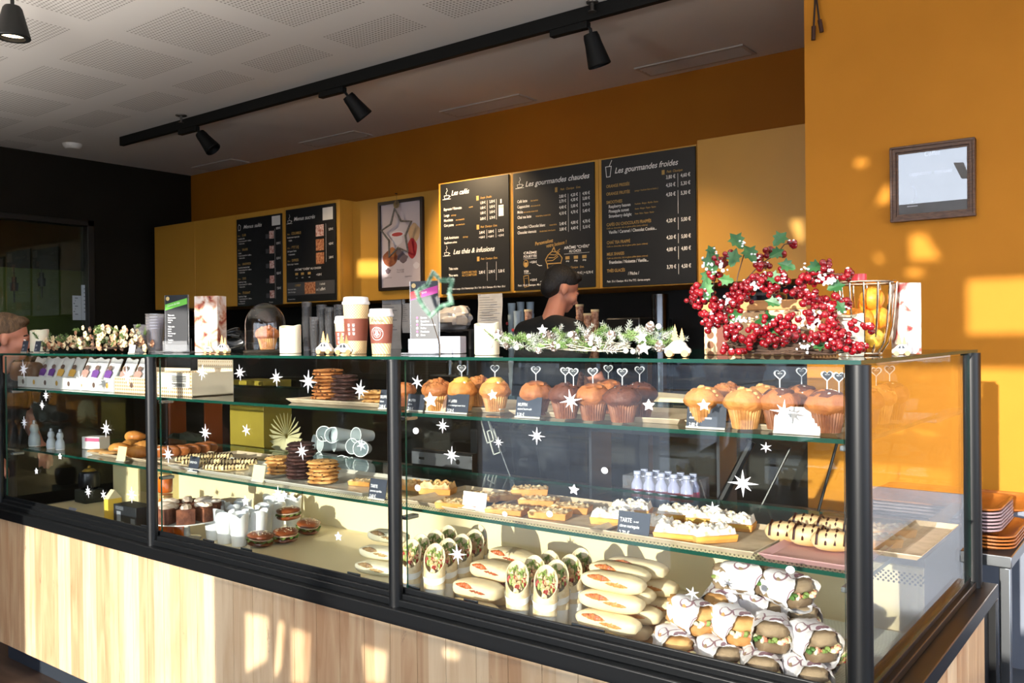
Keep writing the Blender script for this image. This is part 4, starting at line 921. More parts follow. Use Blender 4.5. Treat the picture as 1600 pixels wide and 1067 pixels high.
# --- wraps in paper sleeves
def wrap():
    t = thing('wrap', 'x', 'wrap'); seg = 28; R_ = .027
    b = MB(); vs = []
    for (r, z) in ((.020, 0), (.0275, .075), (.0305, .086)):
        for i in range(seg): a = 2 * PI * i / seg; vs.append((r * math.cos(a), r * .8 * math.sin(a), z + (.012 * math.sin(a) if z > .05 else 0)))
    b.add(vs, [(j * seg + i, j * seg + (i + 1) % seg, (j + 1) * seg + (i + 1) % seg, (j + 1) * seg + i) for j in range(2) for i in range(seg)] + [tuple(reversed(range(seg)))]); b.build('paper_sleeve', C('sleeve_white', 'eeeeea', rough=.5), t)
    b = MB(); vs = []
    rings = [(R_, .06, 1), (R_, .10, 1), (R_ - .003, .10, 1), (R_ - .004, .06, 1)]
    for r, z, _ in rings:
        for i in range(seg): a = 2 * PI * i / seg; vs.append((r * math.cos(a), r * .8 * math.sin(a), z - .012 + (.062 * (math.sin(a) + 1) * .55 if z > .08 else 0)))
    b.add(vs, [(j * seg + i, j * seg + (i + 1) % seg, (j + 1) * seg + (i + 1) % seg, (j + 1) * seg + i) for j in range(3) for i in range(seg)]); b.build('tortilla', C('tortilla', 'e2d2ac', 'c09a68', scale=34, rough=.7, mid=.58), t)
    b = MB()
    for _ in range(56):
        a = rnd.uniform(0, 2 * PI); q = .0215 * math.sqrt(rnd.random()); x, y = q * math.cos(a), q * .8 * math.sin(a); z = .086 + .062 * (y / R_ / .8 + 1) * .55
        b.blob((x, y, z - .002), (rnd.uniform(.002, .007), rnd.uniform(.002, .005), rnd.uniform(.003, .008)), 7, 5, .7, 5, _, (0, 2, 0, 1, 2, 0, 2)[_ % 7])
    b.build('filling', [m_green, m_red, C('chicken', 'e2cfa6', 'c89a6c', scale=30, rough=.6)], t); return t
WR = Proto(wrap())
wp = [(640, 1.765, 0), (679, 1.765, 0), (658, 1.83, 0), (697, 1.83, 0), (682, 1.895, 0), (720, 1.895, 0), (700, 1.96, 0), (738, 1.96, 0), (748, 2.02, 0)]
wl_ = ['front, against the second post', 'front, wide green cut', 'second row left', 'second row middle', 'third row left', 'third row right', 'fourth row', 'back left', 'back right end']
for (px, Y, _), l_ in zip(wp, wl_): WR.put(on(px, Y, ZQ), .6 + rnd.uniform(-.15, .15), 'paper sleeved wrap of the left group, ' + l_, 1.1, rot=(-.10, rnd.uniform(-.05, .05), .6), group='wraps beside the second post')
wp = [(810, 1.75, 'front left'), (850, 1.75, 'front with tomato showing'), (834, 1.815, 'second row left'), (873, 1.815, 'second row right'), (858, 1.88, 'third row left'), (896, 1.88, 'third row right'), (905, 1.945, 'back right, darker filling')]
for px, Y, l_ in wp: WR.put(on(px, Y, ZQ), .6, 'paper sleeved wrap of the right group, ' + l_, 1.1, rot=(-.10, rnd.uniform(-.05, .05), .6), group='wraps left of the white panini')
# --- sandwiches wrapped in printed paper
def printed():
    m = bpy.data.materials.new('printed_sandwich_paper'); m.use_nodes = True; nt = m.node_tree; N = nt.nodes; L = nt.links; bs = N['Principled BSDF']; bs.inputs['Roughness'].default_value = .5
    t = N.new('ShaderNodeTexCoord'); v = N.new('ShaderNodeTexVoronoi'); v.inputs['Scale'].default_value = 12; v.inputs['Randomness'].default_value = .7; L.new(t.outputs['Object'], v.inputs[0])
    r = N.new('ShaderNodeValToRGB'); L.new(v.outputs['Distance'], r.inputs[0]); r.color_ramp.interpolation = 'CONSTANT'; e = r.color_ramp.elements
    w_ = srgb('e2dfe2'); q = srgb('8d6a76'); e[0].color = q; e[1].position = .12; e[1].color = w_
    for po, co in ((.22, q), (.26, w_), (.35, q), (.385, w_)): k = e.new(po); k.color = co
    L.new(r.outputs[0], bs.inputs['Base Color'])
    nz = N.new('ShaderNodeTexNoise'); nz.inputs['Scale'].default_value = 28; bp = N.new('ShaderNodeBump'); bp.inputs['Strength'].default_value = .6; bp.inputs['Distance'].default_value = .012; L.new(t.outputs['Object'], nz.inputs[0]); L.new(nz.outputs[0], bp.inputs['Height']); L.new(bp.outputs[0], bs.inputs['Normal']); return m
m_pp = printed()
def wrapped(dark):
    t = thing('wrapped_sandwich', 'x', 'sandwich'); mb_ = C('bread_dark', '9a8468', '6e5840', scale=26, rough=.8, bump=.5) if dark else C('bread_light', 'd2a468', 'b07c42', scale=20, rough=.7, bump=.4)
    b = MB(); b.blob((.0, 0, .018), (.066, .036, .017), 30, 14, .14, 4, 1, sq=.62); b.blob((0, 0, .049), (.066, .036, .016), 30, 14, .16, 4, 2, sq=.62); b.build('bread', mb_, t, smooth=80)
    b = MB()
    for k in range(26): b.blob((rnd.uniform(-.058, .064), rnd.choice((-1, 1)) * rnd.uniform(.026, .034), .034 + rnd.uniform(-.004, .004)), (.009, .006, .005), 7, 5, .3, 3, k, k % 3)
    for k in range(40): b.blob((rnd.uniform(-.052, .062), rnd.uniform(-.028, .028), .034 + rnd.uniform(-.003, .003)), (rnd.uniform(.006, .012), .006, rnd.uniform(.003, .006)), 7, 5, .4, 4, k, k % 3)
    for k in range(14): b.blob((.060 + rnd.uniform(-.004, .006), rnd.uniform(-.030, .030), .034 + rnd.uniform(-.003, .004)), (.006, rnd.uniform(.004, .008), rnd.uniform(.003, .007)), 7, 5, .4, 4, k, (k + 1) % 3)
    b.build('filling', [C('egg_cream', 'e6d79a', 'e9e2c4', scale=14, rough=.5), m_green, C('ham', 'c07a60', rough=.5)], t)
    b = MB()
    def fn(p): return Vector((p.x, p.y, p.z)) 
    vs = []; n, seg = 14, 30
    for i in range(n + 1):
        u = i / n; x = -.074 + u * .134
        for k in range(seg):
            a = 2 * PI * k / seg; cr = 1 + .13 * noise.noise(Vector((x * 70, math.cos(a) * 3.5, math.sin(a) * 3.5))) + .03 * noise.noise(Vector((x * 160, math.cos(a) * 7, math.sin(a) * 7)))
            s_ = (.15 + .85 * min(1, u * 3.2) ** .6); edge = (.012 * math.sin(3 * a) if i == n else 0)
            vs.append((x + edge, .041 * s_ * cr * math.copysign(abs(math.cos(a)) ** .75, math.cos(a)), .034 + .037 * s_ * cr * math.copysign(abs(math.sin(a)) ** .75, math.sin(a))))
    b.add(vs, [(i * seg + k, i * seg + (k + 1) % seg, (i + 1) * seg + (k + 1) % seg, (i + 1) * seg + k) for i in range(n) for k in range(seg)] + [tuple(reversed(range(seg)))]); b.build('paper_wrap', m_pp, t, smooth=60); return t
WS, WD = Proto(wrapped(False)), Proto(wrapped(True))
ws = [(1052, 1.795, 0, 0, .1, 'bottom row, front, furthest from the corner post'), (1120, 1.79, 0, 1, .25, 'bottom row, front, second towards the corner post'), (1188, 1.79, 0, 1, -.1, 'bottom row, front, third towards the corner post'), (1256, 1.79, 0, 1, .1, 'bottom row, front, beside the corner post'),
      (1100, 1.95, 0, 0, .2, 'bottom row, back, nearest the white panini'), (1160, 1.95, 0, 1, -.1, 'bottom row, back, second from the white panini'), (1216, 1.95, 0, 1, 0, 'bottom row, back, third from the white panini'), (1272, 1.95, 0, 1, .1, 'bottom row, back, behind the corner post'),
      (1078, 1.84, .066, 0, .5, 'second layer with egg filling, nearest the white panini'), (1142, 1.83, .066, 0, .3, 'second layer with ham filling in the middle'), (1206, 1.83, .066, 1, -.2, 'second layer, dark bread, under the topmost ones'), (1268, 1.83, .066, 1, .2, 'second layer, dark bread, touching the corner post'),
      (1130, 1.98, .066, 0, -.4, 'second layer, back, light bread'), (1190, 1.98, .066, 1, .4, 'second layer, back, dark crust in the middle'), (1248, 1.98, .066, 1, 0, 'second layer, back, near the corner post'),
      (1160, 1.97, .132, 1, .9, 'topmost, standing out with its dark cut bread'), (1226, 1.95, .132, 1, .5, 'topmost near the corner post')]
for px, Y, z, dk, rz, lb in ws:
    (WD if dk else WS).put(on(px, Y, ZQ + z) , 0, 'paper wrapped sandwich, ' + lb, 1.02, rot=(rnd.uniform(-.1, .1) if z else 0, rnd.uniform(-.1, .1) if z else 0, rz - 1.0), group='paper wrapped sandwiches')
# wraps behind the end glass
for px, Y, lb in ((1376, 1.90, 'wrap seen through the end glass next to the corner post'), (1392, 1.96, 'wrap seen through the end glass, second from the corner post')):
    p = on(px, Y, ZQ); p.x = min(p.x, XE - .19); p.z += .035; WR.put(p, 0, lb, 1.0, rot=(1.3, 0, 1.2), group='wraps behind the end glass')
# white slatted mat at the right end of the deck
b = MB(); x0, x1 = -.80, XE - .03
for i in range(60): yy = 1.72 + i * .0095; b.box(x0, x1, yy, yy + .006, 0, .0025)
for x in (x0 + .02, (x0 + x1) / 2, x1 - .02): b.box(x - .003, x + .003, 1.72, 2.285, -.0015, .0)
tag(b.build('slatted_mat', C('mat_white', 'dfe0d4', rough=.5), smooth=0, loc=(0, 0, ZD + .002)), 'white slatted mat on the deck at the right end', 'mat')
# --- price cards
def price(px, py, Y, z, wpx, hpx, face, lines, label, ink=None):
    x = colX(px, Y, z + .02); d = dist((x, Y, z)); w_ = wpx * d / .80; h_ = hpx * d
    t = thing('price_card', label, 'price card', (x, Y, z + .001), 0, 'price cards in the display')
    b = MB(); b.M = Matrix.Rotation(-.18, 4, 'X'); b.box(-w_ / 2, w_ / 2, 0, .0015, 0, h_); b.build('card', face, t, smooth=0)
    b = MB(); b.box(-w_ / 2 * .9, w_ / 2 * .9, .0, .022, 0, .0012); b.box(-w_ / 2, w_ / 2, -.0025, -.0005, 0, h_ * .08); b.build('holder', m_tray_g, t, smooth=0)
    b = MB(); b.M = Matrix.Rotation(-.18, 4, 'X') @ Matrix.Translation((0, -.0006, 0)) @ Matrix.Rotation(PI / 2, 4, 'X')
    for (s, fx, fy, sz) in lines: text(b, s, -w_ / 2 + w_ * fx, h_ * fy, h_ * sz, .75, bold=.01)
    b.lathe([(.06 * h_, 0), (.06 * h_, .0001)], 14) if False else None
    b.build('lettering', ink or m_pk_w, t, smooth=0); return t
m_sl = C('slate_card', '3a404c', rough=.35); m_cdw = C('card_white', 'e9e6e4', rough=.6); m_cdp = C('card_peach', 'e2b79a', 'd89a80', scale=20, rough=.6); m_cdy = C('card_cream', 'dccfa2', rough=.5)
mf = [('MUFFIN', .07, .56, .22), ('coeur nutella', .07, .36, .15), ('2,80 €', .07, .08, .22)]
price(598, 648, 1.765, ZS2, 15, 31, m_sl, [('MUFFIN', .07, .56, .22), ('choco', .07, .36, .15), ('2,80 €', .07, .08, .22)], 'narrow dark price card left of the second post, top shelf')
price(648, 645, 1.765, ZS2, 29, 27, m_sl, [('MUFFIN', .07, .56, .22), ('praline', .07, .36, .15), ('2,80 €', .07, .08, .22)], 'dark price card right of the second post, top shelf')
price(680, 648, 1.765, ZS2, 33, 29, m_cdp, [('Columbus', .15, .3, .2)], 'peach coloured card between two dark price cards', C('ink_red', 'a03c3c'))
price(713, 651, 1.765, ZS2, 36, 31, m_sl, [('MUFFIN', .07, .56, .22), ('citron meringué coeur citron', .07, .38, .13), ('2,20 €', .07, .08, .22)], 'dark lemon muffin price card in front of the yellow muffins')
price(824, 661, 1.765, ZS2, 39, 33, m_sl, [('MUFFIN', .07, .56, .22), ('caramel beurre salé', .07, .38, .14), ('3,20 €', .07, .08, .22)], 'dark price card alone in the middle of the top shelf')
price(1102, 679, 1.765, ZS2, 53, 40, m_sl, [('MUFFIN', .07, .6, .2), ('choco blanc framboise', .07, .38, .14), ('2,80 €', .07, .08, .2)], 'dark muffin price card on the right tray, partly sunlit')
price(1244, 687, 1.765, ZS2, 59, 43, m_cdw, [('MUFFIN', .07, .6, .2), ('choco noisette', .07, .38, .14)], 'white looking price card nearest the corner post, top shelf', C('ink_grey', 'a8b0ba'))
price(188, 722, 1.80, ZS1, 20, 23, m_cdy, [('', 0, 0, 1)], 'cream card with a yellow drawing before the croissants')
price(301, 736, 1.80, ZS1, 21, 24, m_sl, [('SANDWICH', .07, .56, .2), ('2,60 €', .07, .08, .22)], 'dark price card before the striped biscuits')
price(402, 754, 1.80, ZS1, 24, 26, m_cdy, [('', 0, 0, 1)], 'cream card with a yellow disc between biscuits and cookies')
price(588, 778, 1.80, ZS1, 30, 32, m_sl, [('TARTE', .07, .56, .22), ('pommes myrtilles', .07, .36, .15), ('2,60 €', .07, .08, .22)], 'dark tart price card left of the second post, lower shelf')
price(739, 807, 1.80, ZS1, 38, 34, m_cdw, [('Crumble', .3, .3, .16), ('pomme poire', .2, .14, .13)], 'white price card before the crumble tart slices', C('ink_brown', '8a5a5a'))
price(988, 848, 1.80, ZS1, 45, 40, m_sl, [('TARTE', .06, .58, .24), ('du chef', .5, .6, .1), ('citron meringuée', .06, .38, .17), ('2,70 €', .06, .08, .24)], 'dark tart price card before the meringue slices')
for (px, Y, z, c) in ((188, 1.795, ZS1, 'f0b840'), (402, 1.795, ZS1, 'f0b030')):
    pass
# deck tags along the rail
for i, (px, lb) in enumerate(((228, 'small dark deck tag just left of the first post'), (325, 'small dark deck tag before the white cups'), (384, 'small dark deck tag before the bagels'), (552, 'small dark deck tag before the pale panini'), (645, 'small dark deck tag before the left wraps'), (735, 'small dark deck tag before the orange panini'), (918, 'wide dark deck tag before the white panini'))):
    wpx = 60 if i == 6 else 28; p = on(px, 1.718, ZD + .06); w_ = wpx * dist(p); b = MB(); b.box(-w_ / 2, w_ / 2, 0, .004, 0, .066); b.box(-w_ / 2, w_ / 2, 0, .02, 0, .002); tag(b.build('deck_tag', C('tag_smoke', '30343a', rough=.2), smooth=0, loc=(p.x, 1.718, ZD)), lb, 'tag', 'dark tags along the deck rail')
# --- left bay: coffee bags in a white display box
mbx = C('box_white_print', 'e4e4e2', rough=.5)
b0 = on(28, 1.80, ZS2); b1 = on(178, 1.80, ZS2); b2 = on(300, 1.80, ZS2)
def carton(x0, x1, name, label, m, hh, dots):
    t = thing(name, label, 'box', ((x0 + x1) / 2, 1.80, ZS2 + .001), 0); hx = (x1 - x0) / 2
    b = MB(); b.box(-hx, hx, 0, .003, 0, hh); b.box(-hx, hx, .17, .173, 0, hh * 1.5); b.box(-hx, -hx + .003, .003, .17, 0, hh); b.box(hx - .003, hx, .003, .17, 0, hh); b.box(-hx, hx, .003, .17, 0, .003); b.build('carton', m, t, smooth=0)
    b = MB()
    for i in range(dots):
        x = -hx + (i + .5) * 2 * hx / dots; b.M = Matrix.Translation((x, -.0006, hh * .5)) @ Matrix.Rotation(PI / 2, 4, 'X'); b.lathe([(.0001, 0), (.011, 0)], 18, i % 2, capb=False, capt=False)
    b.M = Matrix.Identity(4); b.build('print', [C('print_brown', '6a5148', rough=.6), C('print_ochre', 'd0a24a', rough=.6)], t, smooth=0); return t
carton(b0.x, b1.x, 'display_box', 'white printed display box holding the coffee bags, left bay top shelf', mbx, .048, 8)
def dotted():
    m = bpy.data.materials.new('dotted_carton'); m.use_nodes = True; nt = m.node_tree; N = nt.nodes; L = nt.links; bs = N['Principled BSDF']; bs.inputs['Roughness'].default_value = .6
    t = N.new('ShaderNodeTexCoord'); v = N.new('ShaderNodeTexVoronoi'); v.inputs['Scale'].default_value = 75; v.inputs['Randomness'].default_value = 0.0; L.new(t.outputs['Object'], v.inputs[0])
    r = N.new('ShaderNodeValToRGB'); L.new(v.outputs['Distance'], r.inputs[0]); r.color_ramp.interpolation = 'CONSTANT'; r.color_ramp.elements[0].color = srgb('b58a58'); r.color_ramp.elements[1].position = .32; r.color_ramp.elements[1].color = srgb('e2d4bc'); L.new(r.outputs[0], bs.inputs['Base Color']); return m
m_dot = dotted()
carton(b1.x + .004, on(234, 1.8, ZS2).x, 'dotted_box', 'brown dotted cream box holding bags, against the first post', m_dot, .062, 1)
t = carton(on(246, 1.8, ZS2).x, b2.x, 'barcode_box', 'cream dotted box with a barcode label right of the first post', m_dot, .085, 0)
hx = (b2.x - on(246, 1.8, ZS2).x) / 2; b = MB(); b.box(-hx * .9, hx * .9, -.0015, 0, .03, .082, 0)
for i in range(22): x = -hx * .1 + i * hx * .035; b.box(x, x + hx * (.012 if i % 3 else .022), -.0022, -.0015, .034, .046, 1)
for i in range(4): b.box(-hx * .1, hx * .7, -.0022, -.0015, .052 + i * .006, .055 + i * .006, 1)
b.build('barcode_label', [C('label_grey', 'cfcac2', rough=.6), m_ink], t, smooth=0)
def bag(c):
    t = thing('coffee_bag', 'x', 'bag'); b = MB(); w_, h_ = .062, .115; vs = []; nx, nz = 8, 10
    for s in (-1, 1):
        for j in range(nz + 1):
            for i in range(nx + 1):
                u, v = i / nx, j / nz; th = .016 * (1 - v) ** .6 * math.sin(PI * u) ** .4 + .0012
                vs.append(((u - .5) * w_, s * th, v * h_ + (.004 * math.sin(u * 9) if j == nz else 0)))
    n = (nx + 1) * (nz + 1); fs = []
    for s in (0, 1):
        for j in range(nz):
            for i in range(nx): f = (s * n + j * (nx + 1) + i, s * n + j * (nx + 1) + i + 1, s * n + (j + 1) * (nx + 1) + i + 1, s * n + (j + 1) * (nx + 1) + i); fs.append(f if s == 0 else f[::-1])
    for j in range(nz): fs += [(j * (nx + 1), (j + 1) * (nx + 1), n + (j + 1) * (nx + 1), n + j * (nx + 1)), (j * (nx + 1) + nx, n + j * (nx + 1) + nx, n + (j + 1) * (nx + 1) + nx, (j + 1) * (nx + 1) + nx)]
    fs.append(tuple(nz * (nx + 1) + i for i in range(nx + 1)) + tuple(n + nz * (nx + 1) + i for i in reversed(range(nx + 1)))); fs.append(tuple(reversed(range(nx + 1))) + tuple(n + i for i in range(nx + 1)))
    b.add(vs, fs); b.build('pouch', C('bag_white', 'dedee0', rough=.35), t, smooth=60)
    b = MB(); b.M = Matrix.Translation((0, -.0175, .055)) @ Matrix.Rotation(PI / 2, 4, 'X'); P = [(-.016, -.030), (.016, -.030), (.019, -.004), (.007, .004), (-.007, .004), (-.019, -.004)]; b.prism(P, 0, .0015, 0)
    b.M = Matrix.Translation((0, -.0185, .068)) @ Matrix.Rotation(PI / 2, 4, 'X'); b.lathe([(.0001, .0012), (.011, .001), (.011, 0)], 16, 1, capb=False, capt=False); b.build('printed_picture', [c, C('print_brown', '6a5148')], t, smooth=0); return t
BGs = [Proto(bag(C('print_purple', '6a3c8e', rough=.5))), Proto(bag(C('print_ochre', 'd0a24a', rough=.6))), Proto(bag(C('print_rose', 'b98a80', rough=.6)))]
bl = [(50, 2, 'with a pink figure, leftmost in the white box'), (66, 0, 'with a purple figure, second in the white box'), (80, 0, 'with a purple figure, half hidden, third in the white box'), (94, 1, 'with a yellow picture, left'), (112, 1, 'with a yellow picture, right'), (132, 2, 'greyish, in the middle of the box'), (148, 0, 'tilted, with a purple figure'), (168, 0, 'with a purple figure at the right end of the white box'), (192, 2, 'with a brown figure in the dotted box'), (214, 2, 'at the right of the dotted box')]
for px, c, lb in bl:
    p = on(px, 1.865, ZS2 + .022); BGs[c].put(p, 0, 'white coffee bag ' + lb, 1, rot=(-.38, .12, .25), group='white coffee bags on the top shelf')
# brown rounded packs at the far left
b = MB(); b.blob((0, 0, .045), (.05, .03, .045), 22, 12, 0, sq=.5); BP = Proto(tag(b.build('brown_pack', C('pack_brown', '7a5236', rough=.45)), 'x', 'pack'))
for px, lb in ((33, 'rounded brown pack at the far left of the display box'), (50, 'rounded brown pack beside the leftmost coffee bag')): BP.put(on(px, 1.85, ZS2 + .022), .3, lb, 1, group='rounded brown packs')
b = MB(); b.blob((0, 0, .01), (.05, .02, .014), 16, 8, .35, 4, 3); CP = Proto(tag(b.build('biscuit_pouch', C('pouch_kraft', 'c69a72', 'a87850', scale=14, rough=.5)), 'x', 'pouch'))
for px, Y, lb in ((155, 2.04, 'kraft biscuit pouch behind the coffee bags, left'), (178, 2.05, 'kraft biscuit pouch behind the coffee bags, middle'), (205, 2.05, 'kraft biscuit pouch behind the coffee bags, right')): CP.put(on(px, Y, ZS2 + .001), .3, lb, (.8, 1.4, 4.0), group='kraft biscuit pouches')
# glass figurines on the lower shelf, left bay
def figb():
    t = thing('glass_figurine', 'x', 'ornament'); b = MB(); b.lathe([(.018, 0), (.021, .01), (.019, .035), (.012, .05), (.016, .062), (.012, .078), (.0001, .084)], 20); b.build('glass_body', C('clear_ornament', 'c2ccd6', rough=.1, spec=.8), t)
    b = MB(); b.lathe([(.019, 0), (.020, .02), (.0001, .03)], 18); b.build('snow_filling', m_white, t); b = MB(); b.cyl((0, 0, .082), (0, 0, .094), .008, .006, 12); b.build('cap', C('cap_silver', 'a8aeb4', metal=.7, rough=.3), t); return t
FG = Proto(figb())
for px, lb, s in ((54, 'tall glass figurine leftmost on the lower shelf', 1.25), (80, 'glass figurine in the middle of the three', .95), (94, 'round glass figurine right of the other two', .95)): FG.put(on(px, 1.84, ZS1 + .001), 0, lb, s, group='glass figurines on the lower shelf')
p = on(150, 1.95, ZS1 + .001); t = thing('sleigh_box', 'white gift box with a pink edge at the left of the croissants', 'box', p, .3)
b = MB(); b.box(-.05, .05, -.03, .03, 0, .055); b.build('box_body', mbx, t, bevel=.003); b = MB(); b.box(-.03, .05, -.032, -.0305, .035, .05); b.build('ribbon', C('ribbon_pink', 'c05a80'), t)
# deck, left bay: black pot with fir decoration, black box, yellow carton
p = on(140, 2.02, ZD + .0); t = thing('black_teapot', 'black teapot standing in the left bay among fir branches', 'teapot', (p.x, p.y, ZD + .06))
b = MB(); b.lathe([(.035, 0), (.045, .012), (.048, .05), (.044, .075), (.03, .082)], 28); b.build('pot_body', C('pot_black', '15161a', rough=.25), t); b = MB(); b.lathe([(.031, .082), (.02, .092), (.0001, .094)], 24); b.blob((0, 0, .1), .008, 12, 8); b.build('lid', C('lid_brass', 'b89a4a', metal=.8, rough=.3), t); b = MB(); b.tube([(-.045, 0, .07), (-.075, 0, .06), (-.07, 0, .025), (-.045, 0, .02)], .005, 8); b.build('handle', C('pot_black', '15161a'), t)
b = MB(); b.box(-.05, .05, -.045, .045, 0, .0585); tag(b.build('display_block', C('block_dark', '24261f', rough=.6), loc=(p.x, p.y, ZD + .0005), bevel=.003), 'dark display block under the black teapot', 'block')
p = on(206, 1.86, ZD); b = MB(); b.box(-.085, .085, -.04, .04, 0, .085, 0); b.box(-.06, -.03, -.0412, -.04, .02, .06, 1); b.box(.045, .075, -.0412, -.04, .01, .04, 1)
for i in range(5): b.box(-.07, -.01, -.0412, -.04, .066 - 0 + i * .003, .0672 + i * .003, 1)
tag(b.build('black_box', [C('box_black', '24272c', rough=.4), C('box_label', '8a9098', rough=.5)], loc=(p.x + .02, p.y, ZD + .001), bevel=.002), 'black tea box with grey labels beside the first post on the deck', 'box')
p = on(177, 1.87, ZD); b = MB(); b.prism([(-.016, -.03), (.016, -.03), (.016, .03), (-.016, .03)], 0, .09, 0); b.prism([(-.016, -.03), (.016, -.03), (.016, .03), (-.016, .03)], .09, .125, 1, top=[(-.016, -.002), (.016, -.002), (.016, .002), (-.016, .002)])
tag(b.build('yellow_carton', [C('carton_yellow', 'e0bc4a', rough=.5), C('carton_cream', 'ddd0a8', rough=.5)], loc=(p.x, p.y, ZD + .001), bevel=.001), 'small yellow gable top carton left of the black tea box', 'carton')
b = MB(); p = on(196, 2.12, ZD); b.box(-.10, .12, -.004, .004, 0, .16); tag(b.build('cream_screen', C('screen_cream', 'd8cda0', rough=.4), loc=(p.x, p.y, ZD + .001)), 'cream upright panel behind the black tea box', 'panel')
b = MB(); b.M = Matrix.Translation((0, 0, 0)) @ Matrix.Rotation(-.5, 4, 'X'); b.box(-.03, .03, 0, .002, 0, .04); b.M = Matrix.Identity(4); b.box(-.03, .03, .0, .03, 0, .002); tag(b.build('blank_card', C('card_lilac', 'a9abc4', rough=.4), loc=on(107, 1.79, ZD + .001)), 'lilac grey tent card on the deck below the fir decoration', 'card')
# ================================================================ ON THE GLASS TOP
ZC = ZT_
def holder_menu(px0, px1, pytop, Y, label, stripe, logo_text, lines, cols=None, extra=None, rz=.35):
    x0 = colX(px0, Y, ZC); x1 = colX(px1, Y, ZC); d = dist(((x0 + x1) / 2, Y, ZC)); w_ = (px1 - px0) * d * 1.0; h_ = (552 - pytop) * d - .035
    t = thing('menu_holder', label, 'menu holder', ((x0 + x1) / 2, Y, ZC + .001), rz)
    b = MB(); b.box(-w_ / 2, w_ / 2, 0, .002, .03, .03 + h_, 0); b.build('card', C('menu_card_black', '23262c', rough=.4), t, smooth=0)
    b = MB(); b.box(-w_ * .55, w_ * .55, .0025, .0045, .0, .03 + h_ * 1.0); b.box(-w_ * .62, w_ * .62, -.05, .05, 0, .004); b.box(-w_ * .55, w_ * .55, -.012, -.010, .004, .045); b.build('acrylic_stand', glassmat('acrylic', (.93, .95, .97), refl=1.6, haze=.12), t, smooth=0)
    b = MB(); b.M = Matrix.Translation((0, -.0008, .03)) @ Matrix.Rotation(PI / 2, 4, 'X')
    y0, y1 = h_ * .72, h_ * .84; sl = .18 * w_
    b.add([(-w_ / 2, y0 - sl * .3, 0), (w_ / 2, y0 + sl, 0), (w_ / 2, y1 + sl, 0), (-w_ / 2, y1 - sl * .3, 0)], [(0, 1, 2, 3)], 0)
    text(b, logo_text, -w_ * .40, h_ * .76, h_ * .06, .8, 1, shear=.3, z=.0003, rot=.22)
    for s, fx, fy, sz in lines: text(b, s, -w_ / 2 + w_ * fx, h_ * fy, h_ * sz, .8, 1, bold=.015)
    b.M = b.M @ Matrix.Translation((-w_ * .38, h_ * .93, 0)); b.lathe([(.0001, 0), (w_ * .08, 0)], 16, 2, capb=False, capt=False)
    b.build('printing', [stripe, m_pk_w, C('logo_gold', 'c8b078', rough=.5)], t, smooth=0); return t, w_, h_
# seated texts
holder_menu(256, 297, 461, 2.0, 'black menu card with a green band in a clear stand on the counter', C('band_green', '6cc24a', rough=.5), 'Gamme de thés',
    [('Thés noirs', .12, .58, .045), ('English breakfast', .12, .53, .035), ('Darjeeling', .12, .485, .035), ('Vanille', .12, .44, .035), ('Thés verts', .12, .35, .045), ('Menthe', .12, .305, .035), ('Sencha', .12, .26, .035), ('Fleurs d\'oranger', .12, .215, .035), ('Earl grey', .12, .17, .035), ('Rooibos', .12, .08, .045), ('Nature', .12, .035, .035)])
tm, tw, th = holder_menu(641, 687, 436, 1.95, 'black menu card with a red and pink band in a clear stand', C('band_pink', 'c03a9a', rough=.5), 'Nos tartines',
    [('Bavette', .36, .40, .045), ('Speculoos', .36, .345, .045), ('Chocolat-noisette', .36, .29, .045), ('Praline', .36, .235, .045), ('Framboise', .36, .18, .045), ('Coco', .36, .125, .045), ('Petit 2,50', .08, .03, .03), ('Grand', .52, .03, .03)])
b = MB(); b.M = Matrix.Translation((0, -.0014, .03)) @ Matrix.Rotation(PI / 2, 4, 'X'); b.add([(-tw / 2, th * .71, 0), (-tw * .1, th * .75, 0), (-tw * .1, th * .87, 0), (-tw / 2, th * .83, 0)], [(0, 1, 2, 3)]); b.build('band_red', C('band_red', 'b01c2c', rough=.5), tm, smooth=0)
b = MB(); b.M = Matrix.Translation((0, -.0014, .03)) @ Matrix.Rotation(PI / 2, 4, 'X')
for i in range(6):
    b.M = Matrix.Translation((-tw * .26, -.0014, .03 + th * (.415 - i * .055))) @ Matrix.Rotation(PI / 2, 4, 'X'); b.lathe([(.0001, 0), (th * .02, 0)], 12, i % 2, capb=False, capt=False)
b.build('flavour_dots', [C('dot_pink', 'c05a8a'), m_white], tm, smooth=0)
# white acrylic box beside it
p = on(703, 1.98, ZC); d = dist(p); b = MB(); b.box(-17 * d, 17 * d, 0, .06, 0, 27 * d, 0); b.add([(-8 * d, -.0006, 12 * d), (8 * d, -.0006, 19 * d), (8 * d, -.0006, 20 * d), (-8 * d, -.0006, 13.5 * d)], [(0, 1, 2, 3)], 1)
tag(b.build('leaflet_box', [C('box_lilac_white', 'c8cad6', rough=.25), C('line_grey', 'a5a8b4')], loc=(p.x, p.y, ZC + .001), bevel=.002), 'frosted white leaflet box right of the pink banded menu card', 'box').rotation_euler = (0, 0, .4)
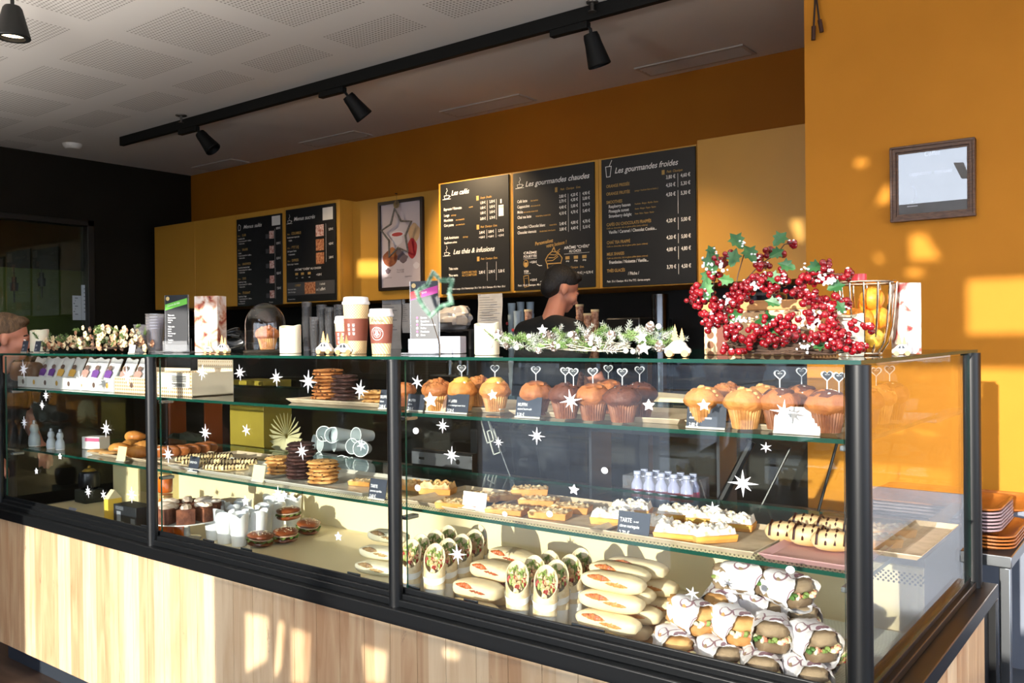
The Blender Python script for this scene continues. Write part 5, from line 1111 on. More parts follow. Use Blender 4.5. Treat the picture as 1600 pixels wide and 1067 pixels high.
# photo column (left) and photo carton (right)
def photo_mat(name, base, cols, scale):
    m = bpy.data.materials.new(name); m.use_nodes = True; nt = m.node_tree; N = nt.nodes; L = nt.links; bs = N['Principled BSDF']; bs.inputs['Roughness'].default_value = .35
    t = N.new('ShaderNodeTexCoord'); nz = N.new('ShaderNodeTexNoise'); nz.inputs['Scale'].default_value = scale; nz.inputs['Detail'].default_value = 3; nz.inputs['Distortion'].default_value = .6; L.new(t.outputs['Object'], nz.inputs[0])
    r = N.new('ShaderNodeValToRGB'); L.new(nz.outputs[0], r.inputs[0]); e = r.color_ramp.elements; e[0].color = srgb(cols[0]); e[0].position = .3; e[1].color = srgb(base); e[1].position = .56
    for i, c in enumerate(cols[1:]): k = e.new(.36 + .06 * i); k.color = srgb(c)
    L.new(r.outputs[0], bs.inputs['Base Color']); return m
p = on(322, 1.98, ZC); d = dist(p); b = MB(); b.box(-21 * d, 21 * d, 0, .06, 0, 88 * d)
tag(b.build('photo_column', photo_mat('photo_column', 'd8ccc4', ('5a1e18', '9a4630', 'b88a70'), 22), loc=(p.x, p.y, ZC + .001), bevel=.002), 'tall upright card column printed with a pastry photo, beside the green banded menu', 'display').rotation_euler = (0, 0, .35)
p = on(1423, 2.12, ZC); p.x = min(p.x, XE + .0); d = dist(p); b = MB(); b.box(-17 * d, 17 * d, 0, .05, 0, 112 * d)
tag(b.build('photo_carton', photo_mat('photo_carton', 'f0ecea', ('a81c24', 'c8584a', 'b8b0a8'), 26), loc=(p.x, p.y, ZC + .001), bevel=.002), 'white carton with red fruit photos behind the fruit basket', 'carton').rotation_euler = (0, 0, .6)
# candles
m_wax = C('candle_wax', 'eeead2', rough=.45, sss=.15)
def candle(px, w_, pytop, Y, label, x=None):
    p = on(px, Y, ZC); d = dist(p); r = w_ * d / 2; h_ = (553 - pytop) * d
    b = MB(); seg = 36; vs = []
    def tz(a): return h_ + .004 * math.sin(a) + .003 * math.sin(2 * a + 1)
    for rr, zf in ((r * .97, 0), (r, .004), (r, None), (r * .9, 'in'), (r * .86, 'low')):
        for i in range(seg):
            a = 2 * PI * i / seg; z = zf if isinstance(zf, (int, float)) else tz(a) if zf is None else tz(a) + .001 if zf == 'in' else h_ - .014; vs.append((rr * math.cos(a), rr * math.sin(a), z))
    b.add(vs, [(j * seg + i, j * seg + (i + 1) % seg, (j + 1) * seg + (i + 1) % seg, (j + 1) * seg + i) for j in range(4) for i in range(seg)] + [tuple(reversed(range(seg))), tuple(range(4 * seg, 5 * seg))])
    t = thing('pillar_candle', label, 'candle', (p.x, p.y, ZC + .001)); b.build('wax', m_wax, t, smooth=50)
    b = MB(); b.cyl((0, 0, h_ - .014), (.001, 0, h_ + .0), .0014, .001, 6); b.build('wick', m_ink, t)
candle(62, 27, 520, 2.0, 'cream pillar candle at the far left behind the floral wreath')
candle(454, 33, 511, 1.93, 'cream pillar candle beside the glass cloche')
candle(761, 39, 505, 1.86, 'tall white pillar candle at the left end of the snowy fir garland')
candle(1330, 38, 490, 1.945, 'white pillar candle standing in front of the fruit basket, behind the berries')
# cloche with a muffin
p = on(415, 2.02, ZC); d = dist(p); r = 31 * d; h_ = 77 * d
t = thing('glass_cloche', 'glass dome cloche on a dark plate', 'cloche', (p.x, p.y, ZC + .001))
b = MB(); b.lathe([(r * 1.06, 0), (r * 1.1, .006), (r * 1.02, .009), (.0001, .007)], 40); b.build('plate', C('slate_plate', '2a2622', rough=.4), t)
prof = [(r * .98, .009), (r, .02), (r, h_ * .55)] + [(r * math.cos(a), h_ * .55 + (h_ * .45) * math.sin(a)) for a in [PI / 2 * q / 10 for q in range(1, 10)]] + [(.0001, h_)]
b = MB(); b.lathe(prof, 48, capb=False); b.build('dome', glassmat('dome_glass', (.95, .95, .95), refl=1.8), t, smooth=180)
put_muffin('nut', 0, 0, 0, 'orange topped brown muffin under the glass cloche', loc=(p.x + .012, p.y, ZC + .012), sc=1.0)['group'] = 'muffin under the cloche'
# wooden cars with fir trees
m_ply = C('plywood', 'd2b27a', 'bf9c62', scale=10, rough=.6)
def car(mini=False):
    t = thing('toy_car', 'x', 'toy car'); b = MB()
    P = [(-.030, .008), (.030, .008), (.031, .018), (.024, .022), (.017, .034), (.005, .039), (-.010, .037), (-.021, .026), (-.030, .020)]
    b.M = Matrix.Rotation(PI / 2, 4, 'X'); b.prism(P, -.011, .011); b.build('car_body', C('car_white', 'f0eee6', rough=.4), t, bevel=.003)
    b = MB(); b.M = Matrix.Rotation(PI / 2, 4, 'X') @ Matrix.Translation((0, 0, .0112))
    for q in ([(-.012, .024), (-.003, .024), (-.003, .034), (-.008, .034)], [(.001, .024), (.011, .024), (.006, .034), (.001, .034)]): b.prism(q, 0, .0008)
    b.build('window', C('car_window', '3a3e46', rough=.3), t, smooth=0)
    for x in (-.018, .018):
        b = MB(); b.cyl((x, -.0145, .0085), (x, .0145, .0085), .0085, .0085, 18); b.build('wheel', m_ply, t)
    b = MB()
    for (x, s) in ((-.006, 1.0), (.010, .75)):
        P = [(x - .0012, .037)]
        for k in range(4): w_ = (.010 - k * .0022) * s; z0 = .042 + k * .0075 * s; P = P + [(x + w_, z0), (x + w_ * .45, z0 + .006 * s)]
        P.append((x, .042 + 4.6 * .0075 * s)); Lf = [(2 * x - a, z) for a, z in reversed(P[1:-1])]; P = [(x + .0012, .036)] + P[1:] + Lf + [(x - .0012, .036)]
        b.M = Matrix.Rotation(PI / 2, 4, 'X'); b.prism(P, -.0015, .0015)
    b.build('fir_trees', m_ply, t, smooth=0); return t
TCAR = Proto(car())
for px, Y, s, rz, lb in ((327, 1.86, .62, .3, 'smallest white toy car with fir trees, left of the pair before the photo column'), (349, 1.86, .86, .3, 'white toy car with two plywood fir trees, left of the cloche'), (508, 1.86, .95, .3, 'white toy car with two tall fir trees beside the paper cups'), (537, 1.80, .88, .6, 'white toy car with writing on the door, right in front of the paper cups'), (1059, 1.78, .95, .3, 'white toy car with a lying fir tree beside the dotted gift box'), (1443, 2.0, .62, .4, 'tiny white toy car with thin fir trees at the end of the counter top')):
    p = on(px, Y, ZC + .001); p.x = min(p.x, XE + .0); TCAR.put(p, rz, lb, s, group='white toy cars')
# paper cups with lids
def waffle(name, diag):
    m = bpy.data.materials.new(name); m.use_nodes = True; nt = m.node_tree; N = nt.nodes; L = nt.links; bs = N['Principled BSDF']; bs.inputs['Roughness'].default_value = .5
    t = N.new('ShaderNodeTexCoord'); s = N.new('ShaderNodeSeparateXYZ'); L.new(t.outputs['Object'], s.inputs[0])
    def M_(op, a, b=None):
        n = N.new('ShaderNodeMath'); n.operation = op
        for i, q in enumerate((a, b)):
            if q is None: continue
            if isinstance(q, (int, float)): n.inputs[i].default_value = q
            else: L.new(q, n.inputs[i])
        return n.outputs[0]
    an = M_('MULTIPLY', M_('ARCTAN2', s.outputs[1], s.outputs[0]), .04); w1 = M_('FRACT', M_('MULTIPLY', M_('ADD', an, s.outputs[2]), 110 if not diag else 75)); w2 = M_('FRACT', M_('MULTIPLY', M_('SUBTRACT', an, s.outputs[2]), 110))
    k = M_('LESS_THAN', w1, .22 if not diag else .4)
    if not diag: k = M_('MAXIMUM', k, M_('LESS_THAN', w2, .22))
    mx = N.new('ShaderNodeMix'); mx.data_type = 'RGBA'; L.new(k, mx.inputs[0]); mx.inputs[6].default_value = srgb('e3c486'); mx.inputs[7].default_value = srgb('f2e3c0'); L.new(mx.outputs[2], bs.inputs['Base Color']); return m
m_wa, m_wd = waffle('waffle_print', False), waffle('stripe_print', True)
def cup(px, Y, pytop, w_, label, m, icon):
    p = on(px, Y, ZC); d = dist(p); R_ = w_ * d / 2; r = R_ * .72; h_ = (553 - pytop) * d - .012
    t = thing('paper_cup', label, 'cup', (p.x, p.y, ZC + .001), .0)
    b = MB(); b.lathe([(r, 0), (R_ * .93, h_), (R_ * .90, h_)], 36); b.build('cup_body', m, t)
    b = MB(); a, c = (.26, .70) if icon != 'face' else (.28, .78)
    def rr(u): return r + (R_ * .93 - r) * u + .0012
    b.lathe([(rr(a), h_ * a), (rr(c), h_ * c)], 36, capb=False, capt=False); sl = b.build('sleeve', C('sleeve_brown', '8a4c3c', rough=.6), t)
    b = MB(); b.lathe([(R_ * .95, h_ - .004), (R_ * 1.0, h_ - .002), (R_ * 1.0, h_ + .004), (R_ * .93, h_ + .008), (R_ * .88, h_ + .02), (R_ * .8, h_ + .021), (R_ * .78, h_ + .016), (.0001, h_ + .016)], 36); b.build('lid', C('lid_white', 'efefef', rough=.35), t)
    b = MB(); y = -1
    def place(sx, sz, mesh2d):   # wrap flat lettering round the sleeve, facing the camera
        for v in mesh2d.v: pass
        ang0 = -PI / 2 + .55 - .15; rad = rr(.5) + .0008
        vs = [(rad * (1 + (v.y + sz - h_ * .5) * .25 / max(rad, .01) * .35) * math.cos(ang0 + (v.x + sx) / rad), rad * (1 + (v.y + sz - h_ * .5) * .25 / max(rad, .01) * .35) * math.sin(ang0 + (v.x + sx) / rad), v.y + sz) for v in mesh2d.v]; b.add(vs, mesh2d.f)
    q = MB()
    if icon == 'face':
        for k in range(36):
            a1, a2 = 2 * PI * k / 36, 2 * PI * (k + 1) / 36
            for ro, ri in ((.020, .0185), (.012, .011)): q.add([(ro * math.cos(a1), ro * math.sin(a1), 0), (ro * math.cos(a2), ro * math.sin(a2), 0), (ri * math.cos(a2), ri * math.sin(a2), 0), (ri * math.cos(a1), ri * math.sin(a1), 0)], [(0, 1, 2, 3)])
        for k, ch in enumerate('COLUMBUS'):
            a1 = PI * (.86 - .72 * k / 7); text(q, ch, .0138 * math.cos(a1), .0138 * math.sin(a1), .005, 1, 0, 'C', rot=a1 - PI / 2)
        for k in range(14):
            q.add([(x * .006 + .0, .0045 - k * .0006, 0) for x in (-1, 1, 1, -1)], []) 
        for (cx_, cy_, ro) in ((0, .004, .005), (-.0045, -.002, .003), (.0045, -.002, .003), (0, -.006, .0025)):
            q.add([(cx_ + ro * math.cos(2 * PI * k / 12), cy_ + ro * math.sin(2 * PI * k / 12), 0) for k in range(12)], [tuple(range(12))])
        place(0, h_ * .53, q)
    else:
        for i in range(2):
            for j in range(3):
                cx_, cy_ = -.008 + i * .016, .014 - j * .013
                q.add([(cx_ - .004, cy_, 0), (cx_ + .004, cy_, 0), (cx_ + .0045, cy_ + .001, 0), (cx_ - .0045, cy_ + .001, 0)], [(0, 1, 2, 3)]); q.add([(cx_ - .003, cy_ - .008, 0), (cx_ + .003, cy_ - .008, 0), (cx_ + .004, cy_ - .002, 0), (cx_ - .004, cy_ - .002, 0)], [(0, 1, 2, 3)])
        place(0, h_ * .5, q)
    b.build('print', m_pk_w, sl, smooth=0); return t, h_, R_, r
cup(538, 2.02, 500, 30, 'small brown sleeved paper cup half hidden behind the tallest cup', m_wa, 'icons')
cup(557, 1.90, 469, 43, 'tallest waffle patterned paper cup with a brown sleeve and white lid', m_wa, 'icons')
t, h_, R_, r = cup(596, 1.88, 487, 40, 'striped paper cup with a round white emblem on its sleeve', m_wd, 'face')
b = MB(); rad = R_ * .9
pts = [(-.018, .0), (-.014, .010), (-.010, .002), (-.006, .006), (-.003, .0), (.0, .006), (.003, .001), (.006, .006), (.010, .0), (.013, .006), (.016, -.001), (.020, .004)]
b.tube([((rad + .001) * math.cos(-PI / 2 + .4 + x / rad), (rad + .001) * math.sin(-PI / 2 + .4 + x / rad), h_ * .84 + z) for x, z in pts], .0008, 5); b.build('handwriting', m_ink, t)
# stacks of clear cups
def cupstack(px, Y, pytop, w_, label, m, n=5):
    p = on(px, Y, ZC); d = dist(p); R_ = w_ * d / 2; r = R_ * .74; h_ = (553 - pytop) * d; hc = min(h_ * .62, .11)
    t = thing('cup_stack', label, 'cup stack', (p.x, p.y, ZC + .001))
    for k in range(n):
        z = (h_ - hc) * k / max(1, n - 1); b = MB(); b.lathe([(r, z), (R_, z + hc), (R_ * 1.05, z + hc + .001), (R_ * 1.05, z + hc + .004), (R_, z + hc + .004)], 28, capb=(k == 0), capt=False); b.build('cup', m, t, smooth=60)
m_pl = glassmat('clear_plastic', (.80, .80, .86), refl=2.5, haze=.10); m_ps = glassmat('smoke_plastic', (.40, .42, .46), refl=2.5, haze=.05)
cupstack(220, 2.02, 512, 20, 'short stack of clear plastic cups left of the taller stack', m_pl, 3)
cupstack(243, 2.0, 495, 28, 'taller stack of clear plastic cups left of the green banded menu', m_pl, 6)
for px, top, lb in ((480, 478, 'smoked plastic cup stack beside the candle, tallest'), (492, 500, 'smoked plastic cup stack, short one in front'), (503, 482, 'smoked plastic cup stack, third from the candle'), (516, 486, 'smoked plastic cup stack, fourth from the candle'), (530, 482, 'smoked plastic cup stack behind the paper cups')): cupstack(px, 2.25 if top != 500 else 2.1, top, 15, lb, m_ps, 5)
# small signs at the left
for px, Y, w_, lb, f in ((37, 1.80, 15, 'small dark sign at the far left in front of the customer', m_sl), (57, 1.80, 15, 'small dark sign in front of the left candle', m_sl), (205, 1.79, 14, 'small white sign at the right end of the floral wreath', m_cdw)):
    price(px, 551, Y, ZC, w_, 18 if f is m_sl else 13, f, [('Café', .15, .55, .22), ('2,50', .15, .2, .22)], lb, None if f is m_sl else m_ink)
# fruit basket
p = on(1362, 2.06, ZC); p.x = min(p.x, XE - .09); d = dist(p); R_ = 46 * d; h_ = 112 * d
t = thing('fruit_basket', 'chrome wire basket holding oranges and lemons', 'basket', (p.x, p.y, ZC + .001))
m_ch = C('chrome_wire', 'd8c8b0', rough=.12, metal=1)
b = MB(); b.tube([(R_ * math.cos(a), R_ * math.sin(a), h_) for a in [2 * PI * i / 40 for i in range(40)]], .003, 8, closed=True); b.build('rim', m_ch, t)
b = MB(); b.tube([(R_ * .5 * math.cos(a), R_ * .5 * math.sin(a), .003) for a in [2 * PI * i / 30 for i in range(30)]], .003, 8, closed=True); b.build('foot_ring', m_ch, t)
for i in range(14):
    a = 2 * PI * i / 14; b = MB(); b.tube([(R_ * q * math.cos(a), R_ * q * math.sin(a), h_ * z) for q, z in ((1, 1), (1.0, .93), (.94, .7), (.86, .4), (.72, .17), (.55, .06), (.5, .02))], .0022, 6); b.build('wire', m_ch, t)
b = MB(); b.cyl((-.01, -.01, h_), (-.01, -.01, h_ + .02), .016, .016, 20); b.build('red_cap', C('cap_pink_red', 'd8404a', rough=.3), t)
m_or_ = C('orange_peel', 'e8962a', 'dc7f1c', scale=40, rough=.45, bump=.2); m_le = C('lemon_peel', 'ecc24a', 'e0ac30', scale=40, rough=.45, bump=.2)
fr = [(-.3, -.2, .22, 1, 'lemon at the bottom of the wire basket'), (.28, -.25, .24, 1, 'lemon at the bottom right of the wire basket'), (0, .35, .24, 0, 'orange at the bottom back of the wire basket'), (-.38, .1, .5, 0, 'orange in the middle left of the basket'), (.35, .0, .52, 0, 'orange in the middle right of the basket'), (0, -.4, .5, 0, 'orange in the middle front of the basket'), (.05, .3, .72, 0, 'orange at the top back of the basket'), (.25, -.2, .78, 0, 'orange topmost in the basket')]
for x, y, z, k, lb in fr:
    b = MB(); q = R_ * .40; b.blob((0, 0, 0), (q * (1.15 if k else 1), q * (.85 if k else 1), q * (.85 if k else .96)), 24, 14); b.cyl((0, 0, q * .93), (0, 0, q * .99), .003, .002, 8)
    o = b.build('lemon' if k else 'orange', m_le if k else m_or_, smooth=180, loc=(p.x + x * R_ * 1.1, p.y + y * R_ * 1.1, ZC + h_ * z)); tag(o, lb, 'lemon' if k else 'orange', 'fruit in the wire basket'); o.rotation_euler = (0, 0, x * 5)
# gift box behind the berry wreath
xg0, xg1 = on(1086, 1.95, ZC).x, on(1262, 1.95, ZC).x
m_gb = bpy.data.materials.new('gift_dots'); m_gb.use_nodes = True; nt = m_gb.node_tree; tcn = nt.nodes.new('ShaderNodeTexCoord'); vv = nt.nodes.new('ShaderNodeTexVoronoi'); vv.inputs['Scale'].default_value = 42; vv.inputs['Randomness'].default_value = 0; nt.links.new(tcn.outputs['Object'], vv.inputs[0])
rr_ = nt.nodes.new('ShaderNodeValToRGB'); rr_.color_ramp.interpolation = 'CONSTANT'; rr_.color_ramp.elements[0].color = srgb('7c5234'); rr_.color_ramp.elements[1].position = .38; rr_.color_ramp.elements[1].color = srgb('e8cda0'); nt.links.new(vv.outputs[0], rr_.inputs[0]); nt.links.new(rr_.outputs[0], nt.nodes['Principled BSDF'].inputs['Base Color'])
t = thing('gift_box', 'large cream gift box with brown dots and ribbon behind the berry wreath', 'gift box', ((xg0 + xg1) / 2, 2.0, ZC + .001)); hx = (xg1 - xg0) / 2
b = MB(); b.box(-hx, hx, 0, .16, 0, .105); b.build('box_base', m_gb, t, bevel=.002)
b = MB(); b.box(-hx - .004, hx + .004, -.004, .164, .105, .128); b.build('lid', C('gift_lid', 'c9925a', rough=.5), t, bevel=.002)
b = MB(); x = -hx + hx * .36; b.box(x - .014, x + .014, -.002, 0, 0, .105); b.box(x - .014, x + .014, -.0055, -.0035, .105, .128); b.build('ribbon', C('ribbon_brown', '7a4636', rough=.4), t, smooth=0)
b = MB(); b.box(-hx * .35, hx * .75, -.0015, -.0003, .045, .10, 0)
for i in range(13): a = rnd.uniform(0, PI); cx_, cz_ = -hx * .25 + i * hx * .07, .055 + .03 * rnd.random(); b.tube([(cx_, -.002, cz_), (cx_ + .007 * math.cos(a), -.002, cz_ + .007 * math.sin(a))], .0008, 4, 1)
b.tube([(-hx * .15 + .03 * math.cos(a), -.002, .055 + .03 * math.sin(a)) for a in [PI * i / 12 for i in range(13)]], .0009, 4, 1); b.build('label_print', [C('gift_label', 'e2bc8c', rough=.5), m_ink], t, smooth=0)
b = MB(); b.lathe([(.05, 0), (.052, .012), (.04, .02), (.0001, .022)], 26); o = b.build('dark_lid', C('lid_black_gloss', '14161c', rough=.2), t); o.location = (.0, .05, .128)
# ---------------- berry wreath
CAMN = Vector((-.55, -.83, 0))
def leaf(b, M0, s, mi=0):
    P = [(0, 0), (.25, .18), (.30, .5), (.55, .55), (.42, .85), (.62, 1.05), (.25, 1.15), (0, 1.6)]; pts = P + [(-x, y) for x, y in reversed(P[1:-1])]
    old = b.M; b.M = old @ M0; n = len(pts)
    vs = [(x * s, y * s, abs(x) * s * .35 - .12 * s * (y - .8) ** 2) for x, y in pts]
    vs += [(x, y, z - .0006) for x, y, z in vs]; b.add(vs + [(0, .8 * s, -.02 * s), (0, .8 * s, -.02 * s - .0006)], [(i, (i + 1) % n, 2 * n) for i in range(n)] + [(n + (i + 1) % n, n + i, 2 * n + 1) for i in range(n)] + [(i, n + i, n + (i + 1) % n, (i + 1) % n) for i in range(n)], mi); b.M = old
m_be = C('berry_red', '8e0a18', '6c0410', scale=20, rough=.22, coat=.5); m_sn = C('fake_snow', 'f4f4f6', rough=.9); m_lf = C('holly_leaf', '245a2c', '5f8f56', scale=18, rough=.45, mid=.6); m_tw = C('twig_brown', '3a2a22', '5a4436', scale=30, rough=.8)
cw = on(1200, 1.86, ZC); dd = dist(cw); t = thing('berry_wreath', 'big red berry wreath with snowy holly leaves on a twig ring', 'wreath', (cw.x, cw.y, ZC + .002))
ux = Vector((math.cos(.15), math.sin(.15), 0))      # wreath's long axis, about square to the view
def W_(px, py, dy=0): # wreath-space point for an image spot (2 mm/px class), dy = toward the back
    s = dd; return Vector((ux.x * (px - 1200) * s - ux.y * dy, ux.y * (px - 1200) * s + ux.x * dy, max(.004, (556 - py) * s)))
b = MB()
for k in range(26):
    pts = []; r1 = rnd.uniform(.85, 1.1); ph = rnd.random(); tz = rnd.uniform(.006, .03)
    for i in range(25):
        a = 2 * PI * i / 24; q = W_(1225 + 92 * r1 * math.cos(a), 556, 0) + Vector((-ux.y, ux.x, 0)) * (.045 + .055 * r1 * math.sin(a)); q.z = tz + .008 * math.sin(3 * a + ph * 6); pts.append(q)
    b.tube(pts, .0014, 5)
b.build('twig_ring', m_tw, t)
# berry clusters: (px, py, spread, count, depth)
cl = [(1092, 452, 16, 18, 0), (1086, 470, 14, 10, -.01), (1112, 430, 15, 16, 0), (1125, 408, 13, 14, 0), (1142, 398, 7, 5, 0), (1150, 470, 22, 26, 0), (1130, 497, 22, 26, -.01), (1118, 478, 16, 16, 0), (1165, 455, 20, 22, 0), (1190, 440, 18, 22, .01), (1215, 436, 16, 18, .01), (1205, 455, 14, 12, 0), (1150, 520, 18, 22, -.03), (1175, 535, 16, 14, -.03), (1195, 520, 18, 22, -.03), (1228, 510, 22, 26, -.03), (1215, 535, 16, 14, -.04), (1180, 402, 10, 9, .02), (1200, 392, 8, 6, .02), (1218, 398, 7, 5, .02), (1234, 385, 6, 3, .02), (1194, 416, 9, 8, .01),
      (1262, 440, 20, 24, .02), (1285, 428, 14, 16, .02), (1300, 438, 12, 10, .02), (1318, 438, 9, 8, .02), (1245, 462, 12, 12, .01), (1268, 472, 18, 22, 0), (1290, 482, 18, 22, 0), (1312, 478, 12, 12, .01), (1265, 500, 14, 12, -.01), (1300, 510, 14, 12, -.01), (1285, 530, 18, 20, -.03), (1312, 536, 18, 22, -.04), (1335, 545, 12, 12, -.04), (1330, 510, 10, 4, -.03), (1350, 516, 10, 5, -.03), (1140, 548, 8, 4, -.05), (1165, 552, 10, 6, -.05), (1108, 505, 12, 12, -.01), (1245, 530, 12, 8, -.04), (1100, 490, 12, 12, 0)]
for px, py, sp_, n, dy in cl:
    b = MB()
    c0 = W_(px, py, dy)
    for k in range(int(n * 1.35)):
        q = c0 + Vector((rnd.gauss(0, 1) * sp_ * .42 * dd, rnd.gauss(0, 1) * .014, rnd.gauss(0, 1) * sp_ * .36 * dd)); q.z = max(.007, q.z); r = rnd.uniform(3.8, 6.0) * dd; b.blob(q, r, 12, 8, mi=0)
        if rnd.random() < .2: b.blob(q + Vector((rnd.uniform(-.3, .3) * r, -.5 * r, .6 * r)), (r * .5, r * .4, r * .35), 7, 5, .5, 3, k, 1)
    for k in range(3):
        q = c0 + Vector((rnd.gauss(0, 1) * sp_ * .3 * dd, 0, rnd.gauss(0, 1) * sp_ * .3 * dd)); b.tube([c0 + Vector((0, .01, -.01)), q], .0008, 4, 2)
    b.build('berry_cluster', [m_be, m_sn, m_tw], t, smooth=180)
for k, (px, py, s, az) in enumerate([(1165, 390, 1.1, .6), (1212, 388, 1.0, -.7), (1120, 425, 1.2, .3), (1108, 447, 1.0, 0), (1108, 470, 1.1, .2), (1145, 418, 1.0, -.3), (1184, 412, 1.1, .5), (1205, 405, .8, -1.1), (1225, 447, 1.0, .9), (1245, 425, .9, 1.2), (1260, 428, .9, -1.2), (1135, 500, .9, -1.3), (1180, 512, 1.3, -1.2), (1195, 520, 1.1, -1.6), (1222, 480, .8, 1.2), (1262, 535, 1.0, -1.9), (1315, 495, .7, .5), (1290, 458, .9, -1.3), (1118, 400, .7, .4), (1150, 440, .8, 1.4)]):
    b = MB(); q = W_(px, py, -.012); Mx = Matrix.Translation(q) @ Matrix.Rotation(.45, 4, 'Z') @ Matrix.Rotation(PI / 2 - rnd.uniform(-.3, .5), 4, 'X') @ Matrix.Rotation(az, 4, 'Z'); leaf(b, Mx, .020 * s * 1.4)
    if k % 2 == 0:
        for m_ in range(5): b.blob(q + Vector((rnd.uniform(-.012, .012), -.003, rnd.uniform(0, .02))), (.003, .002, .002), 6, 4, .4, 3, m_, 1)
    b.build('holly_leaf', [m_lf, m_sn], t, smooth=0)
b = MB()
for px, py in ((1130, 415), (1150, 505), (1165, 500), (1262, 505), (1275, 510), (1250, 512), (1290, 440), (1295, 445), (1235, 516), (1185, 448), (1140, 470), (1280, 496), (1120, 500), (1252, 545), (1110, 415)):
    for k in range(9): b.blob(W_(px + rnd.gauss(0, 6), py + rnd.gauss(0, 5), -.02), rnd.uniform(.002, .0045), 7, 5, .4, 3, k)
sn = b.build('snow_flecks', m_sn, t); sn['kind'] = 'stuff'
for a_, c_ in (((1145, 470), (1165, 395)), ((1165, 440), (1215, 400)), ((1215, 400), (1238, 384)), ((1110, 500), (1120, 400)), ((1120, 470), (1098, 450)), ((1300, 500), (1350, 515)), ((1260, 440), (1320, 438)), ((1110, 495), (1180, 545)), ((1180, 520), (1260, 520))):
    b = MB(); p0_, p1_ = W_(*a_, .0), W_(*c_, 0); b.tube([p0_, (p0_ + p1_) / 2 + Vector((0, 0, .008)), p1_], .0013, 5); b.build('stem', m_tw, t)
# ---------------- fir garland with pine cones, stars and white balls
m_fir = C('fir_needles', '5f8a3c', '9fc07a', scale=30, rough=.6); m_firw = C('fir_snowy', 'b9c8b4', 'e4e8e0', scale=30, rough=.7); m_cone = C('pine_cone', '6a5648', 'a89a90', scale=60, rough=.8); m_bw = C('ball_white', 'f2f0ee', rough=.5)
def sprig(b, p, d, L_, mi, n=26, nl=.02, w_=.0011):
    d = d.normalized(); a = d.cross(Vector((.1, .2, 1))).normalized(); c = d.cross(a); b.tube([p, p + d * L_], .0012, 5, 2)
    for i in range(n):
        u = i / n; q = p + d * L_ * u; th_ = i * 2.4; e = (a * math.cos(th_) + c * math.sin(th_)) * .85 + d * .75; e.normalize(); tip = q + e * nl * (1 - u * .45); s_ = e.cross(d).normalized() * w_
        b.add([q - s_, q + s_, tip, q + d * w_ * 1.5], [(0, 1, 2), (1, 3, 2), (3, 0, 2)], mi)
def cone(b, p, s, ax, mi=0, ms=1):
    A = ax.to_track_quat('Z', 'Y').to_matrix(); 
    for i in range(46):
        u = i / 46; r = s * (.25 + .75 * math.sin(PI * min(1, .2 + u * .8))) * .62; th_ = i * 2.4; q = p + A @ Vector((r * math.cos(th_), r * math.sin(th_), s * 1.8 * u - s * .8)); dr = (A @ Vector((math.cos(th_), math.sin(th_), .5))).normalized(); tn = dr.cross(A @ Vector((0, 0, 1))).normalized() * s * .22
        b.add([q - tn * .7 - dr * s * .2, q + tn * .7 - dr * s * .2, q + tn + dr * s * .25, q - tn + dr * s * .25, q + dr * s * .3 + A @ Vector((0, 0, -.0016))], [(0, 1, 2, 3), (3, 2, 4)], mi if i % 3 else ms)
    b.blob(p, (s * .45, s * .45, s * .7), 8, 6, mi=mi)
def star3(b, p, R_, rot, mi=0, th_=.003):
    pts = [((R_ if i % 2 == 0 else R_ * .45) * math.cos(PI * i / 5 + rot), (R_ if i % 2 == 0 else R_ * .45) * math.sin(PI * i / 5 + rot)) for i in range(10)]
    old = b.M; b.M = old @ Matrix.Translation(p) @ Matrix.Rotation(.5, 4, 'Z') @ Matrix.Rotation(PI / 2 - .2, 4, 'X'); b.prism(pts, -th_ / 2, th_ / 2, mi); b.M = old
g0 = on(905, 1.80, ZC); dg = dist(g0); t = thing('fir_garland', 'snowy fir garland with pine cones, white balls and stars lying along the counter top', 'garland', (g0.x, g0.y, ZC + .001))
def G_(px, py, dy=0): return Vector(((colX(px, 1.82, ZC) - g0.x), dy + .02, max(.004, (556 - py) * dist(on(px, 1.82, ZC)))))
for part in range(9):
    b = MB(); c0_ = 785 + part * 31
    for k in range(15):
        px = c0_ + rnd.uniform(-17, 17); q = G_(px, 0); top = 38 if px > 900 else 30; q.z = rnd.uniform(.006, top * dg * .8); q.y = rnd.uniform(-.01, .07); ang = rnd.uniform(-.5, 1.2) if rnd.random() < .6 else rnd.uniform(2, 3.4); dr = Vector((math.cos(ang), rnd.uniform(-.7, .4), math.sin(ang) * .9 + .12))
        sprig(b, q, dr, rnd.uniform(.025, .045), 0 if rnd.random() < .6 else 1, 30, .017)
    b.build('fir_sprigs', [m_fir, m_firw, m_tw], t, smooth=0, kind='stuff')
for px, py, s in ((797, 543, .014), (862, 530, .017), (870, 546, .013), (925, 530, .015), (905, 540, .013), (957, 546, .013), (960, 528, .013), (1020, 515, .013), (1035, 545, .014), (900, 528, .012), (846, 552, .010), (1005, 548, .012), (785, 528, .013)):
    b = MB(); cone(b, G_(px, py, -.012), s, Vector((rnd.uniform(-1, 1), -.6, rnd.uniform(.1, 1))), 0, 1); b.build('pine_cone', [m_cone, m_sn], t, smooth=0)
for px, py in ((834, 530), (774, 545), (931, 533), (985, 552), (996, 553), (936, 549), (898, 527), (1036, 514), (930, 541), (880, 545), (815, 548)):
    b = MB(); b.blob(G_(px, py, -.02), 4.2 * dg, 14, 10); b.build('white_ball', m_bw, t, smooth=180)
for px, py, r_, ro in ((858, 520, 9, .3), (1012, 531, 10, .5), (1016, 548, 11, .2), (944, 535, 6, .9), (788, 530, 8, .1)):
    b = MB(); star3(b, G_(px, py, -.028), r_ * dg, ro); b.build('white_star', m_bw, t, smooth=0)
b = MB()
